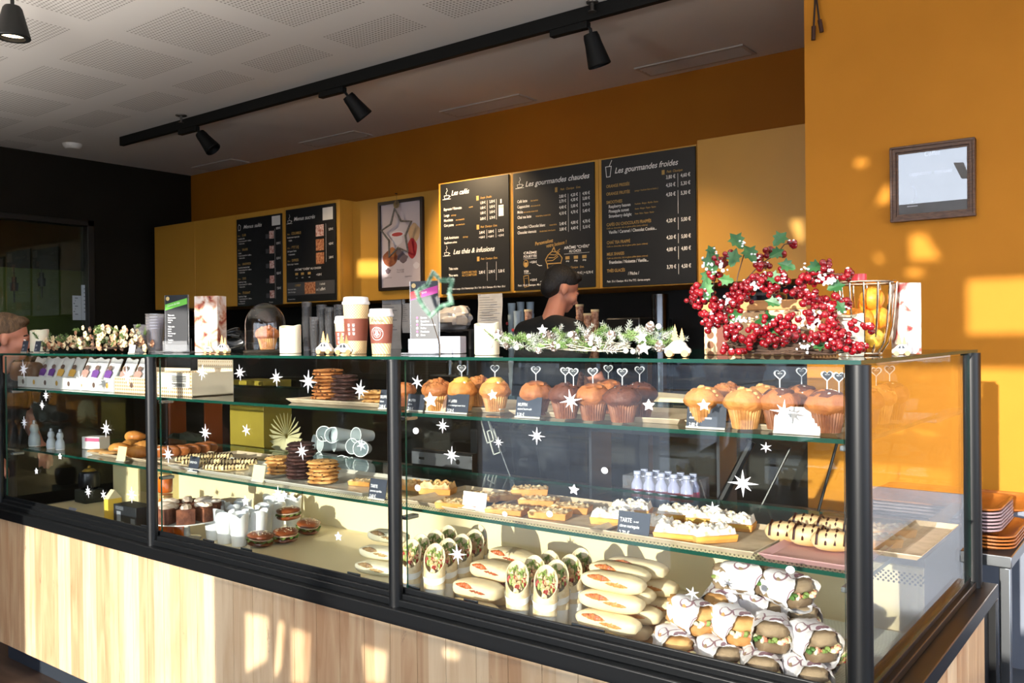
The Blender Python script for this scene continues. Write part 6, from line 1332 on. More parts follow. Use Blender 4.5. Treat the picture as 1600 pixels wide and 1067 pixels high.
for k in range(7):
    pts = [G_(850 + i * 22, 549 - 6 * math.sin(i * .9 + k) - k, -.015 + .006 * k) for i in range(7)]; b.tube(pts, .0011, 5)
b.build('straw_twigs', C('straw', 'd8d0b8', rough=.7), t)
# ---------------- floral wreath at the left
f0 = on(140, 1.90, ZC); df = dist(f0); t = thing('floral_wreath', 'cream and green floral wreath lying at the left end of the counter top', 'wreath', (f0.x, f0.y, ZC + .001))
def Fp(px, py, dy=0): return Vector((colX(px, 1.90, ZC) - f0.x, dy, max(.004, (553 - py) * df)))
m_fc = C('petal_cream', 'dcc9a0', rough=.6); m_fp = C('petal_peach', 'c08a68', rough=.6); m_fl = C('leaf_sage', '6f8a4a', '4e6434', scale=20, rough=.6); m_fg = C('petal_pale_green', 'c6cfb0', rough=.6)
for part in range(6):
    b = MB(); c0_ = 85 + part * 23
    for k in range(34):
        px = c0_ + rnd.uniform(-13, 13); hi = 18 if px < 120 else 34 if px < 190 else 30; q = Fp(px, 0); q.z = rnd.uniform(.004, hi * df); q.y = rnd.uniform(-.05, .08); kd = rnd.random()
        if kd < .6:
            r = rnd.uniform(.010, .017); mi_ = rnd.choice((0, 0, 1, 2))
            for m_ in range(5): a = m_ * 2 * PI / 5; b.blob(q + Vector((r * .6 * math.cos(a), -.004, r * .6 * math.sin(a))), (r * .5, r * .3, r * .5), 7, 5, mi=mi_)
            b.blob(q + Vector((0, -.006, 0)), r * .3, 7, 5, mi=1)
        elif kd < .8: b.blob(q, rnd.uniform(.007, .011), 10, 7, mi=rnd.choice((0, 0, 4)))
        else: sprig(b, q, Vector((rnd.uniform(-1, 1), rnd.uniform(-.8, .3), rnd.uniform(.0, 1))), .035, 3, 18, .018, .003)
    b.build('flower_bunch', [m_fc, m_fp, m_tw, m_fl, m_fg], t, smooth=60, kind='stuff')
b = MB(); b.tube([Vector((.15 * math.cos(a), .04 + .06 * math.sin(a), .006)) for a in [2 * PI * i / 30 for i in range(30)]], .004, 8, closed=True); b.build('twig_ring', m_tw, t)
# ---------------- tinsel star over the menu card
t = thing('tinsel_star', 'frosted green tinsel star hung over the pink banded menu card', 'star', on(680, 1.90, ZC)); b = MB(); d = dist(on(680, 1.9, ZC)); P = [(648, 452), (668, 446), (682, 428), (690, 442), (710, 440), (702, 458), (704, 474), (690, 476), (674, 488), (664, 480), (655, 468)]
b = MB(); pts = []
P = [(652, 454), (668, 446), (678, 428), (690, 440), (708, 440), (703, 458), (706, 472), (690, 476), (674, 489), (664, 478), (656, 466)]
Q = [Vector(((x - 680) * d * 1.02, (x - 680) * d * .35, (553 - 457) * d + (457 - y) * d * 1.12)) for x, y in P]
for i in range(len(Q)):
    a_, c_ = Q[i], Q[(i + 1) % len(Q)]; n_ = 5
    for k in range(n_): sprig(b, a_.lerp(c_, k / n_), (c_ - a_), (c_ - a_).length / n_ * 1.3, rnd.choice((0, 1)), 44, .016, .0008)
b.build('tinsel', [C('tinsel_green', '7fae94', rough=.6), C('tinsel_frost', 'b6d4c4', rough=.6), m_tw], t, smooth=0)
b = MB(); b.tube(Q, .0015, 5, closed=True); b.build('wire', m_tw, t)
b = MB(); b.cyl((0, .02, .0), (0, .02, .03), .002, .002, 6); b.cyl((0, .02, .03), Q[8] + Vector((0, .0, 0)), .0012, .0012, 5); b.build('support_wire', m_ch, t)
# ================================================================ MENU BOARDS, POSTER, PICTURE
m_bd = mat('board_black', '1a1b1d', '202123', scale=2, rough=.35, spec=.4); m_tx = mat('lettering_white', 'e8e6e2', rough=.6); m_tg = mat('lettering_gold', 'b08c4c', rough=.6); m_gr = mat('panel_grey', '4a4a4c', rough=.5)
m_p1 = mat('food_photo_pink', 'b06a5c', 'e0c8c0', scale=60, rough=.5); m_p2 = mat('food_photo_brown', '8a4a2c', 'c89068', scale=60, rough=.5)
def stroke(b, pts, w_, mi=0, z=.0):
    for (x0, y0), (x1, y1) in zip(pts, pts[1:]):
        L_ = math.hypot(x1 - x0, y1 - y0) or 1e-6; nx, ny = -(y1 - y0) / L_ * w_ / 2, (x1 - x0) / L_ * w_ / 2; ex_, ey_ = (x1 - x0) / L_ * w_ * .3, (y1 - y0) / L_ * w_ * .3
        b.add([(x0 + nx - ex_, y0 + ny - ey_, z), (x0 - nx - ex_, y0 - ny - ey_, z), (x1 - nx + ex_, y1 - ny + ey_, z), (x1 + nx + ex_, y1 + ny + ey_, z)], [(0, 1, 2, 3)], mi)
def arc(cx_, cy_, rx, ry, a0, a1, n=14): return [(cx_ + rx * math.cos(a0 + (a1 - a0) * i / n), cy_ + ry * math.sin(a0 + (a1 - a0) * i / n)) for i in range(n + 1)]
class Board:
    def __init__(s, px0, px1, pt, pb, Y, name, label):
        s.x0, s.x1 = colX(px0, Y, 2.1), colX(px1, Y, 2.1); s.z1 = onY(px0, pt, Y).z; s.z0 = onY(px0, pb, Y).z; s.w = s.x1 - s.x0; s.h = s.z1 - s.z0
        s.t = thing(name, label, 'menu board', (s.x0, Y, s.z0), 0, 'black menu boards on the cabinets'); b = MB(); b.box(0, s.w, -.012, -.0008, 0, s.h); b.build('panel', m_bd, s.t, bevel=.001)
        s.b = MB(); s.b.M = Matrix.Translation((0, -.0135, 0)) @ Matrix.Rotation(PI / 2, 4, 'X')
    def T(s, txt, u, v, size, mi=0, al='L', xs=.80, sh=0, bold=.014, rot=0, fit=None): text(s.b, txt, s.w * u, s.h * (1 - v), size * s.h, xs, mi, al, sh, bold, 0, fit * s.w if fit else None, rot)
    def V(s, u, v0, v1, w_=.002, mi=0): stroke(s.b, [(s.w * u, s.h * (1 - v0)), (s.w * u, s.h * (1 - v1))], w_, mi)
    def S(s, pts, w_=.003, mi=0): stroke(s.b, [(s.w * u, s.h * (1 - v)) for u, v in pts], w_, mi)
    def R(s, u0, u1, v0, v1, mi, z=0): s.b.add([(s.w * u0, s.h * (1 - v1), z), (s.w * u1, s.h * (1 - v1), z), (s.w * u1, s.h * (1 - v0), z), (s.w * u0, s.h * (1 - v0), z)], [(0, 1, 2, 3)], mi)
    def cup(s, u, v, k=.05):
        W_2 = s.w; c = lambda x, y: (u + x * k * s.h / W_2, v + y * k)
        s.S([c(-.5, 0), c(-.4, .45), c(.4, .45), c(.5, 0), c(-.5, 0)]); s.S([c(.5, .1), c(.75, .15), c(.45, .35)]); s.S([c(-.8, .55), c(.8, .55)]); s.S([c(0, -.1), c(-.15, -.4), c(.15, -.7), c(0, -1.1)])
    def done(s, name='lettering'): s.b.build(name, [m_tx, m_tg, m_gr, m_p1, m_p2], s.t, smooth=0)
def prices(B, rows, us, sz=.030):
    for v, ps in rows:
        for u, p in zip(us, ps):
            if p: B.T(p + ' €', u, v, sz, 0, 'R', .78, bold=.02)
# --- Menus salés
B = Board(372, 442, 343.5, 479, Y1, 'menu_board', 'menu board headed Menus salés, leftmost of the five')
B.T('Menus salés', .16, .115, .058, sh=.3, fit=.42); B.S([(.06, .06), (.10, .08), (.09, .125), (.05, .13), (.04, .09), (.06, .06)], .004); B.R(.80, .98, .02, .125, 0)
B.T('BON', .89, .06, .03, 2, 'C', z=.0) if False else None
for i, (nm, l1, pr) in enumerate((('CLUB', '1 sandwich club', '8,90'), ('SALADE', '1 salade', '8,90'), ('SANDWICH', '1 sandwich chaud ou froid', '8,30'), ('DUO', '1 panini ou 1 wrap', '8,20'), ('ÉTUDIANT', '1 panini ou 1 bagel', '7,50'))):
    v = .20 + i * .165; B.T('Menu', .03, v, .026, 1, sh=.2); B.T(nm, .13, v, .036, 1, bold=.03); B.T(l1, .03, v + .035, .025); B.T('+ 1 boisson Columbus 33 cl + 1 muffin ou', .03, v + .063, .022, xs=.66); B.T('+ dessert au choix', .05, v + .09, .022, xs=.66); B.T(pr + ' €', .98, v - .03, .034, 0, 'R', bold=.02); B.R(.74, .84, v - .02, v + .065, 3); B.R(.66, .73, v + .01, v + .06, 2)
B.V(.86, .16, .93); B.T('Boissons Columbus 33 cl', .03, .975, .018, xs=.66); B.T('TVA comprise', .72, .975, .018, xs=.66); B.done()
# --- Menus sucrés
B = Board(449, 526, 328.5, 472.5, Y1, 'menu_board', 'menu board headed Menus sucrés with a grey offer strip at its foot')
B.T('Menus sucrés', .17, .13, .058, sh=.3, fit=.44); B.cup(.08, .12, .06); B.R(.76, .96, .035, .165, 0)
for i, (nm, l1, l2, pr, k) in enumerate((('COLUMBUS', 'Gourmande chaude ou frappée au choix', '+ Muffin', '5,70', 3), ("P'TIT DEJ", 'Café / Cappuccino / Chocolat', '+ viennoiserie', '4,20', 4), ('EXPRESS', 'Espresso ou Lungo + 1 viennoiserie', '', '2,80', 4))):
    v = (.275, .425, .565)[i]; B.T('Menu', .03, v, .026, 1, sh=.2); B.T(nm, .12, v, .038, 1, bold=.03); B.T(l1, .03, v + .035, .024, xs=.52); B.T(l2, .05, v + .07, .024); B.T(pr + ' €', .96, v - .0, .032, 0, 'R', bold=.02); B.R(.62, .78, v - .07, v + .05, k)
B.V(.82, .20, .60); B.T('ARÔME "CHÉRI" AU CHOIX', .18, .665, .030, fit=.54); B.T('+ 0,50 €', .62, .735, .03); 
for u in (.22, .34, .48): B.R(u - .03, u + .03, .69, .715, 1); B.T('noix', u, .75, .02, 0, 'C')
B.R(.02, .98, .79, .93, 2, -.0004); B.T("L'OFFERT", .18, .835, .03, 1, bold=.03); B.T('Boissons chaudes  Muffins', .03, .87, .02, xs=.66); B.T('Cookies  Thés  Frappés', .03, .90, .02, xs=.66); B.R(.38, .60, .80, .92, 4); B.T('1 acheté', .68, .835, .032, sh=.2); B.T('= 1 offert', .62, .90, .045, 0, sh=.2, rot=.08, bold=.02); B.T('TVA comprise : boissons', .03, .975, .018, xs=.66); B.done()
# --- Les cafés
B = Board(690.5, 797, 288.5, 460, Y1, 'menu_board', 'menu board headed Les cafés and Les thés & infusions')
B.T('Les cafés', .17, .115, .062, sh=.3, fit=.27); B.cup(.10, .11, .06); B.R(.545, .58, .15, .19, 1); B.T('Simple  Double', .60, .18, .026, 1, sh=.2)
for v, n_, s_ in ((.245, 'Espresso / Ristretto', 'ou serré'), (.30, 'Lungo', 'café allongé'), (.345, 'Macchiato', 'avec mousse de lait'), (.39, 'Con panna', 'avec crème fouettée')): B.T(n_, .055, v, .033); B.T(s_, .055 + .018 * len(n_) + .02, v, .019, 1, xs=.66)
prices(B, ((.225, ('1,50', '2,30')), (.27, ('1,80', '2,50')), (.315, ('1,80', '2,50')), (.365, ('2,00', '2,70'))), (.675, .81))
B.V(.70, .20, .375); B.V(.83, .20, .375); B.R(.86, .93, .255, .35, 0)
B.T('ARÔME', .895, .28, .02, 2, 'C'); B.R(.885, .905, .205, .24, 0)
B.R(.545, .58, .405, .445, 1); B.T('Petit  Classique  Gran.', .60, .435, .026, 1, sh=.2)
B.T('Café Américano', .055, .505, .033); B.T('café allongé', .34, .505, .019, 1, xs=.66); B.T('Supplément arôme', .055, .545, .025)
prices(B, ((.485, ('2,40', '3,00', '3,70')), ), (.66, .79, .93)); prices(B, ((.525, ('+ 0,50', '+ 0,60', '+ 0,70')),), (.66, .79, .93), .024)
B.V(.69, .455, .53); B.V(.82, .455, .53)
B.cup(.09, .625, .055); B.T('Les thés & infusions', .19, .645, .060, sh=.3, fit=.61); B.R(.545, .58, .685, .725, 1); B.T('Petit  Classique  Gran.', .60, .715, .026, 1, sh=.2)
B.T('Thés noirs', .12, .785, .032); B.T('Thés verts', .12, .845, .032); B.T('CARTE DES THÉS', .32, .825, .026, 1, fit=.22); B.T('AU COMPTOIR', .32, .85, .026, 1, fit=.22)
prices(B, ((.835, ('2,80', '2,90', '3,30')),), (.66, .80, .935), .034); B.V(.69, .74, .90); B.V(.82, .74, .90); B.T('Petit : 20 cl  Longo : 15 cl  Ristretto/espr. 30 cl  TVA : 33 cl  Classique : 45 cl  Maxi : 50 cl', .12, .965, .022, fit=.82); B.done()
# --- Les gourmandes chaudes
B = Board(804, 930.5, 272, 454.5, Y1, 'menu_board', 'menu board headed Les gourmandes chaudes with a drawn whipped cream cup')
B.T('Les gourmandes chaudes', .16, .125, .062, sh=.3, fit=.79); B.cup(.09, .10, .055); B.R(.535, .565, .165, .205, 1); B.T('Petit   Classique   Gran.', .60, .195, .026, 1, sh=.2)
for v, n_, s_ in ((.255, 'Café latte', 'latte macchiato'), (.30, 'Cappuccino', 'café, mousse de lait'), (.345, 'Moka', 'café, chocolat, mousse de lait'), (.39, 'Chaï tea latte', 'thé aux épices, mousse de lait'), (.475, 'Chocolat / Chocolat blanc', 'mousse de lait'), (.52, 'Chocolat viennois', 'chocolat chaud, crème fouettée')): B.T(n_, .055, v, .034); B.T(s_, .055 + .0155 * len(n_) + .02, v, .019, 1, xs=.66)
prices(B, ((.255, ('3,80', '4,20', '4,90')), (.295, ('3,70', '4,30', '5,00')), (.345, ('4,40', '5,00', '5,70')), (.395, ('4,10', '4,70', '5,40')), (.48, ('3,40', '4,00', '4,70')), (.525, ('3,80', '4,40', '5,10'))), (.67, .81, .95), .034)
B.V(.695, .23, .54); B.V(.835, .23, .54)
B.T('Personnalisez', .28, .63, .042, 1, sh=.2, rot=.10); B.T('votre boisson !', .42, .655, .042, 1, sh=.2, rot=.10)
B.T('CRÈME', .13, .695, .028, fit=.17); B.T('FOUETTÉE', .13, .725, .028, fit=.17); B.S([(.13, .735), (.30, .735)], .0015); B.T('+ 0,50 €', .21, .775, .026); B.S(arc(.16, .775, .03, .03, 0, 6.28), .004, 1); B.R(.14, .18, .765, .80, 1)
B.T('SOJA', .135, .85, .028); B.S([(.135, .86), (.22, .86)], .0015); B.S([(.13, .88), (.19, .875), (.20, .965), (.14, .975), (.13, .88)], .004, 1); B.S([(.145, .90), (.18, .90)], .002, 1); B.T('+ 0,50 €', .21, .925, .026)
B.S([(.30, .785), (.33, .80), (.365, .80)], .003); B.S([(.34, .935), (.38, .925), (.405, .90)], .003); B.S([(.60, .925), (.63, .935), (.67, .92)], .003)
# ice cream cup drawing
B.S([(.43, .79), (.455, .955), (.475, .965), (.555, .965), (.575, .955), (.60, .79)], .006, 1); B.S([(.43, .79), (.60, .79)], .006, 1); B.S([(.44, .85), (.592, .85)], .004, 1); B.S([(.45, .92), (.583, .92)], .004, 1)
B.S([(.425, .785), (.41, .755), (.44, .72), (.49, .69), (.515, .655), (.53, .69), (.585, .72), (.615, .75), (.60, .785)], .006, 1)
for q in range(4): B.S([(.43 + q * .02, .765 - q * .025), (.50 + q * .015, .765 - q * .022), (.565 + q * .008, .735 - q * .02)], .004, 1)
B.T('ARÔME "CHÉRI"', .64, .68, .032, fit=.30); B.T('AU CHOIX', .70, .71, .030); B.S([(.64, .72), (.94, .72)], .0015)
for u in (.68, .78, .88): B.R(u - .025, u + .025, .74, .765, 1); B.T('sirop', u, .785, .02, 0, 'C')
B.T('Petit   Classique   Gran.', .65, .84, .024, 1, sh=.2); B.T('+ 0,50 € | + 0,60 € | + 0,70 €', .61, .89, .028, fit=.37); B.T('Petit : 35 cl  Classique : 45 cl  Maxi : 60 cl  Service compris', .055, .965, .022, fit=.6); B.done()
# --- Les gourmandes froides
B = Board(942, 1088.5, 250.5, 449, Y1, 'menu_board', 'menu board headed Les gourmandes froides, rightmost of the five')
B.T('Les gourmandes froides', .15, .12, .062, sh=.3, fit=.68); B.S([(.05, .06), (.06, .14), (.10, .14), (.115, .06), (.05, .06)], .004); B.S([(.09, .06), (.12, .0 + .015)], .004); B.R(.66, .69, .145, .18, 1); B.T('Petit  Classique', .71, .17, .026, 1, sh=.2)
for v, n_, s_ in ((.225, 'ORANGE PRESSÉE', ''), (.285, 'ORANGE FRUITÉE', '(orange + framboise fraise ou banane...)'), (.35, 'SMOOTHIES', ''), (.525, 'CAFÉS OU CHOCOLATS FRAPPÉS', ''), (.665, 'CHAÏ TEA FRAPPÉ', ''), (.755, 'MILK SHAKES', ''), (.885, 'THÉS GLACÉS', '')): B.T(n_, .055, v, .033, 1, bold=.025); s_ and B.T(s_, .37, v - .005, .019, 1, xs=.66)
for v, n_, s_ in ((.385, 'Raspberry heaven', 'Framboise - Mangue - Myrtille - Passion'), (.422, 'Pineapple sunset', 'Ananas - Mangue - Papaye - Passion'), (.46, 'Strawberry delight', 'Fraise - Pêche - Papaye - Passion'), (.585, 'Vanille / Caramel / Chocolat Cookie...', ''), (.82, 'Framboise / Noisette / Vanille...', ''), (.915, '/ Pêche /', '')): B.T(n_, .08 if n_[0] != '/' else .29, v, .034); s_ and B.T(s_, .37, v - .004, .019, 1, xs=.66)
for v in (.548, .69, .782): B.T('Café ou chocolat, lait et glace pilée (sans crème)', .055, v, .017, 1, fit=.45)
prices(B, ((.215, ('3,80', '4,60')), (.275, ('4,50', '5,30')), (.345, ('4,50', '5,30')), (.54, ('4,20', '5,00')), (.665, ('4,20', '5,00')), (.755, ('4,00', '4,80')), (.885, ('3,70', '4,50'))), (.80, .95), .038)
for v0, v1 in ((.185, .285), (.31, .48), (.51, .60), (.63, .70), (.725, .82), (.855, .93)): B.V(.825, v0, v1, .0025)
B.T('Petit : 35 cl  Classique : 45 cl  Prix TTC - Service compris', .055, .965, .022, fit=.47); B.done()
# --- framed poster with pastry picture and star
Yp = Y2
x0, x1 = colX(594.5, Yp, 2.1), colX(663.5, Yp, 2.1); z1, z0 = onY(594.5, 317, Yp).z, onY(594.5, 455, Yp).z; w_, h_ = x1 - x0, z1 - z0
t = thing('framed_poster', 'black framed poster of a tea cup, berries and pastry between the menu boards', 'poster', (x0, Yp, z0))
f = .022; b = MB(); b.box(0, w_, -.025, -.001, 0, f); b.box(0, w_, -.025, -.001, h_ - f, h_); b.box(0, f, -.025, -.001, f, h_ - f); b.box(w_ - f, w_, -.025, -.001, f, h_ - f); b.build('frame', mat('frame_dark_wood', '241a18', rough=.4), t, bevel=.002)
b = MB(); b.box(f, w_ - f, -.012, -.002, f, h_ - f, 0)
b.M = Matrix.Translation((0, -.0125, 0)) @ Matrix.Rotation(PI / 2, 4, 'X')
def disc(cx_, cy_, rx, ry, mi, z=0, n=22, wob=0): b.add([((cx_ + rx * math.cos(a) * (1 + wob * math.sin(5 * a))) * w_, (cy_ + ry * math.sin(a) * (1 + wob * math.cos(4 * a))) * h_, z) for a in [2 * PI * i / n for i in range(n)]], [tuple(range(n))], mi)
disc(.25, .36, .17, .09, 1, .0002, wob=.05); disc(.30, .43, .10, .05, 2, .0004, wob=.1); disc(.75, .45, .11, .11, 3, .0002, wob=.05); disc(.80, .62, .13, .10, 4, .0001, wob=.08); disc(.42, .62, .16, .035, 5, .0006); disc(.42, .62, .125, .022, 3, .0008); disc(.42, .56, .12, .06, 5, .0003); disc(.55, .35, .10, .05, 6, .0003, wob=.15); disc(.84, .26, .07, .035, 5, .0003, wob=.1); disc(.2, .22, .06, .03, 6, .0003, wob=.2); disc(.45, .40, .1, .06, 6, .0001, wob=.2)
text(b, 'Thé de Noël', w_ * .48, h_ * .215, .018, .8, 6, 'C'); text(b, 'Mangue, Cannelle', w_ * .48, h_ * .195, .013, .8, 6, 'C'); text(b, 'Chocolat fleur de lait', w_ * .12, h_ * .14, .012, .7, 6); text(b, 'Cappuccino brownie', w_ * .58, h_ * .14, .012, .7, 6)
b.build('print', [mat('poster_paper', 'c9bcc0', rough=.5), mat('poster_brown', '7a3a22', '9c5a34', scale=40), mat('poster_caramel', 'b4703c'), mat('poster_red', 'b0242c'), mat('poster_cream', 'c8a47c'), mat('poster_white', 'd8d0d4'), mat('poster_grey', '6a5a62')], t, smooth=0)
t2 = thing('wire_star', 'grey felt star outline hung over the framed poster', 'star', (x0 + w_ * .47, Yp - .04, z0 + h_ * .62)); b = MB()
R1 = w_ * .36; b.tube([(R1 * (1 if i % 2 == 0 else .55) * math.cos(PI * i / 5 + PI / 2 + .12), 0, R1 * 1.15 * (1 if i % 2 == 0 else .55) * math.sin(PI * i / 5 + PI / 2 + .12)) for i in range(10)], .008, 8, closed=True); b.build('star_outline', mat('felt_grey', '6c6660', '8a8478', scale=60, rough=.9), t2)
b = MB(); b.tube([(0, 0, R1 * 1.15), (0, .005, R1 * 1.8)], .001, 5); b.cyl((0, .01, R1 * 1.8), (0, -.012, R1 * 1.8), .003, .003, 6); b.build('string', m_ink, t2); b = MB(); b.M = Matrix.Rotation(PI / 2, 4, 'X'); b.cyl((0, R1 * 1.32, -.001), (0, R1 * 1.32, .003), .028, .028, 20); b.build('badge', mat('badge_brown', '4a3a28', '8a7448', scale=30), t2)
# --- picture on the ochre wall
x0, x1 = colX(1393.5, YR, 1.9), colX(1525.5, YR, 1.9); z1, z0 = onY(1394, 232.5, YR).z, onY(1396, 348.5, YR).z; w_, h_ = x1 - x0, z1 - z0
t = thing('framed_picture', 'brown framed glossy coffee picture on the ochre wall', 'picture', (x0, YR, z0)); f = .028
b = MB()
for (i0, i1, y) in ((0, .008, -.026), (.008, .020, -.022), (.020, .028, -.014)):
    b.box(i0, w_ - i0, y, -.001, i0, i1); b.box(i0, w_ - i0, y, -.001, h_ - i1, h_ - i0); b.box(i0, i1, y, -.001, i1, h_ - i1); b.box(w_ - i1, w_ - i0, y, -.001, i1, h_ - i1)
b.build('frame', mat('frame_brown_wood', '4a3022', '6a4a34', scale=40, rough=.4, stretch=(1, 1, 6)), t, bevel=.0015)
b = MB(); b.box(f, w_ - f, -.009, -.002, f, h_ - f, 0); b.M = Matrix.Translation((0, -.0093, 0)) @ Matrix.Rotation(PI / 2, 4, 'X'); text(b, 'Coffee', w_ * .5, h_ * .84, .026, .8, 1, 'C', .2)
stroke(b, arc(w_ * .25, h_ * .36, .016, .03, -1.4, 1.4), .006, 1); stroke(b, [(w_ * .2, h_ * .2), (w_ * .32, h_ * .2)], .004, 1)
for i, s_ in enumerate(('cappuccino', 'espresso')): text(b, s_, w_ * (.22 + .30 * i), h_ * .60, .022, .8, 1, 'L', .2)
b.build('print', [mat('picture_slate', '3a3f48', '50565f', scale=6, rough=.3), mat('picture_chalk', 'aab4c4', rough=.5)], t, smooth=0)
b = MB(); b.box(f * .9, w_ - f * .9, -.0122, -.0112, f * .9, h_ - f * .9); b.build('picture_glass', glassmat('picture_glass', (1, 1, 1), refl=2.2), t, smooth=0)
# ================================================================ BACK COUNTER THINGS
ZB = .96
m_pa = mat('paper_grey', 'a8abb0', 'b4b7bc', scale=14, rough=.8); m_pl_ink = mat('paper_lines', '7c8088', rough=.8)
def sheet(px0, px1, pt, pb, Y, label, lines=True):
    x0, x1 = colX(px0, Y, 1.6), colX(px1, Y, 1.6); z1, z0 = onY(px0, pt, Y).z, onY(px0, pb, Y).z; t = thing('paper_sheet', label, 'paper', (x0, Y, z0), 0, 'paper sheets hanging under the cabinets'); w_, h_ = x1 - x0, z1 - z0
    b = MB(); n = 10; vs = []
    for s in (0, .0012):
        for i in range(n + 1):
            y = -.012 * math.sin(i / n * 5) * (1 - i / n); vs += [(0, y + s, h_ * i / n), (w_, y + s, h_ * i / n)]
    o_ = 2 * (n + 1); b.add(vs, [(2 * i, 2 * i + 1, 2 * i + 3, 2 * i + 2) for i in range(n)] + [(o_ + 2 * i + 2, o_ + 2 * i + 3, o_ + 2 * i + 1, o_ + 2 * i) for i in range(n)] + [(0, o_, o_ + 1, 1), (2 * n + 1, o_ + 2 * n + 1, o_ + 2 * n, 2 * n)] + [(2 * i, 2 * i + 2, o_ + 2 * i + 2, o_ + 2 * i) for i in range(n)] + [(2 * i + 3, 2 * i + 1, o_ + 2 * i + 1, o_ + 2 * i + 3) for i in range(n)])
    b.build('sheet', m_pa, t, smooth=0)
    b = MB()
    for i in range(9): b.box(w_ * .12, w_ * (.55 + .3 * ((i * 7) % 3) / 2), -.0165, -.0158, h_ * (.9 - i * .065), h_ * (.9 - i * .065) + h_ * .018)
    b.build('printed_lines', m_pl_ink, t, smooth=0)
    b = MB(); b.box(0, .02, -.004, .006, h_ - .004, ZC0 - z0 + .0 if ZC0 > z1 else h_ + .01); b.build('tape', m_pa, t)
sheet(165, 205, 474, 530, 4.38, 'grey paper sheet hanging under the cabinets near the dark wall')
sheet(597, 627, 469, 545, 4.545, 'grey paper sheet hanging behind the striped paper cup')
sheet(747, 785, 460, 520, 4.38, 'grey printed paper sheet hanging above the tall candle')
sheet(629, 641, 474, 520, 4.545, 'narrow grey paper strip left of the pink banded menu card')
def onback(px, Y, z=ZB): return Vector((colX(px, Y, 1.4), Y, z + .001))
# light blue cup stacks and brown cups
m_bc = mat('cup_pale_blue', '9fb4c4', rough=.5); m_cb = mat('cup_pattern_brown', '8a5a48', 'd0a890', scale=60, rough=.5)
for px, top, Y, lb, m_ in ((800, 474, 4.5, 'pale blue paper cup stack beside the grey sheet', m_bc), (814, 472, 4.6, 'pale blue paper cup stack, second from the sheet', m_bc), (829, 472, 4.6, 'pale blue paper cup stack nearest the worker', m_bc), (809, 486, 4.4, 'shorter pale blue cup stack with a red dot', m_bc), (826, 484, 4.4, 'brown patterned cup stack by the worker', m_cb), (906, 476, 4.45, 'brown cup stack with a cream rim right of the worker', m_cb), (918, 490, 4.35, 'short brown cup stack right of the worker', m_cb), (930, 484, 4.4, 'brown cup stack furthest right of the worker', m_cb)):
    p = onback(px, Y); d = dist((p.x, Y, 1.5)); zt_ = onY(px, top, Y).z; r = 6.2 * d; hh = zt_ - ZB; t = thing('paper_cup_stack', lb, 'cup stack', p, 0)
    b = MB(); z = 0; pr = [(r * .75, 0)]; 
    n = 7
    for k in range(n): pr += [(r * .86, hh * (.2 + .8 * k / n)), (r, hh * (.2 + .8 * (k + 1) / n) - .004), (r * 1.04, hh * (.2 + .8 * (k + 1) / n))]
    b.lathe(pr, 22); b.build('cups', m_, t)
    b = MB(); b.lathe([(r * 1.05, hh - .012), (r * 1.05, hh + .001)], 22, capb=False, capt=False) if m_ is m_cb else b.blob((-.02, -r * .95, hh * .8), (.011, .002, .011), 12, 8); b.build('rim_band' if m_ is m_cb else 'red_dot', mat('rim_cream', 'd8c8a0') if m_ is m_cb else mat('dot_red', 'b03a44'), t)
# chrome urn
p = onback(1032, 4.45); d = dist((p.x, 4.45, 1.5)); zt_ = onY(1032, 460, 4.45).z; t = thing('steel_urn', 'tall dark steel cylinder urn behind the fir garland', 'urn', p); b = MB(); b.lathe([(13.5 * d, 0), (13.5 * d, zt_ - ZB - .02), (13 * d, zt_ - ZB), (.0001, zt_ - ZB)], 32); b.build('urn_body', mat('steel_brushed', '6a6e74', rough=.2, metal=1), t)
# espresso machine / grinders: dark shapes
def machine(px0, px1, ztop, Y, label, name='coffee_machine', cat='coffee machine'):
    x0, x1 = colX(px0, Y, 1.3), colX(px1, Y, 1.3); w_ = x1 - x0; t = thing(name, label, cat, ((x0 + x1) / 2, Y, ZB + .001)); m1 = mat('machine_black', '121212', rough=.3)
    b = MB(); b.box(-w_ / 2, w_ / 2, .0, .38, .0, .12); b.box(-w_ / 2, w_ / 2, .15, .38, .12, ztop - ZB - .1); b.box(-w_ / 2, w_ / 2, -.02, .38, ztop - ZB - .1, ztop - ZB); b.build('housing', m1, t, bevel=.01)
    for k in range(2):
        x = -w_ * .2 + k * w_ * .4; b = MB(); b.cyl((x, .06, ztop - ZB - .1), (x, .06, ztop - ZB - .15), .035, .032, 18); b.tube([(x, .04, ztop - ZB - .14), (x, -.10, ztop - ZB - .15)], .012, 8); b.build('group_head', MATS['steel_brushed'], t)
    b = MB(); b.box(-w_ / 2 + .02, w_ / 2 - .02, -.03, .15, .12, .125); b.build('drip_tray', MATS['steel_brushed'], t)
machine(330, 470, 1.47, 4.36, 'black espresso machine on the back counter behind the cloche')
machine(950, 1003, 1.50, 4.36, 'black grinder machine on the back counter right of the brown cups', 'coffee_grinder', 'coffee grinder')
machine(236, 275, 1.52, 4.36, 'black machine at the left end of the back counter', 'coffee_grinder', 'coffee grinder')
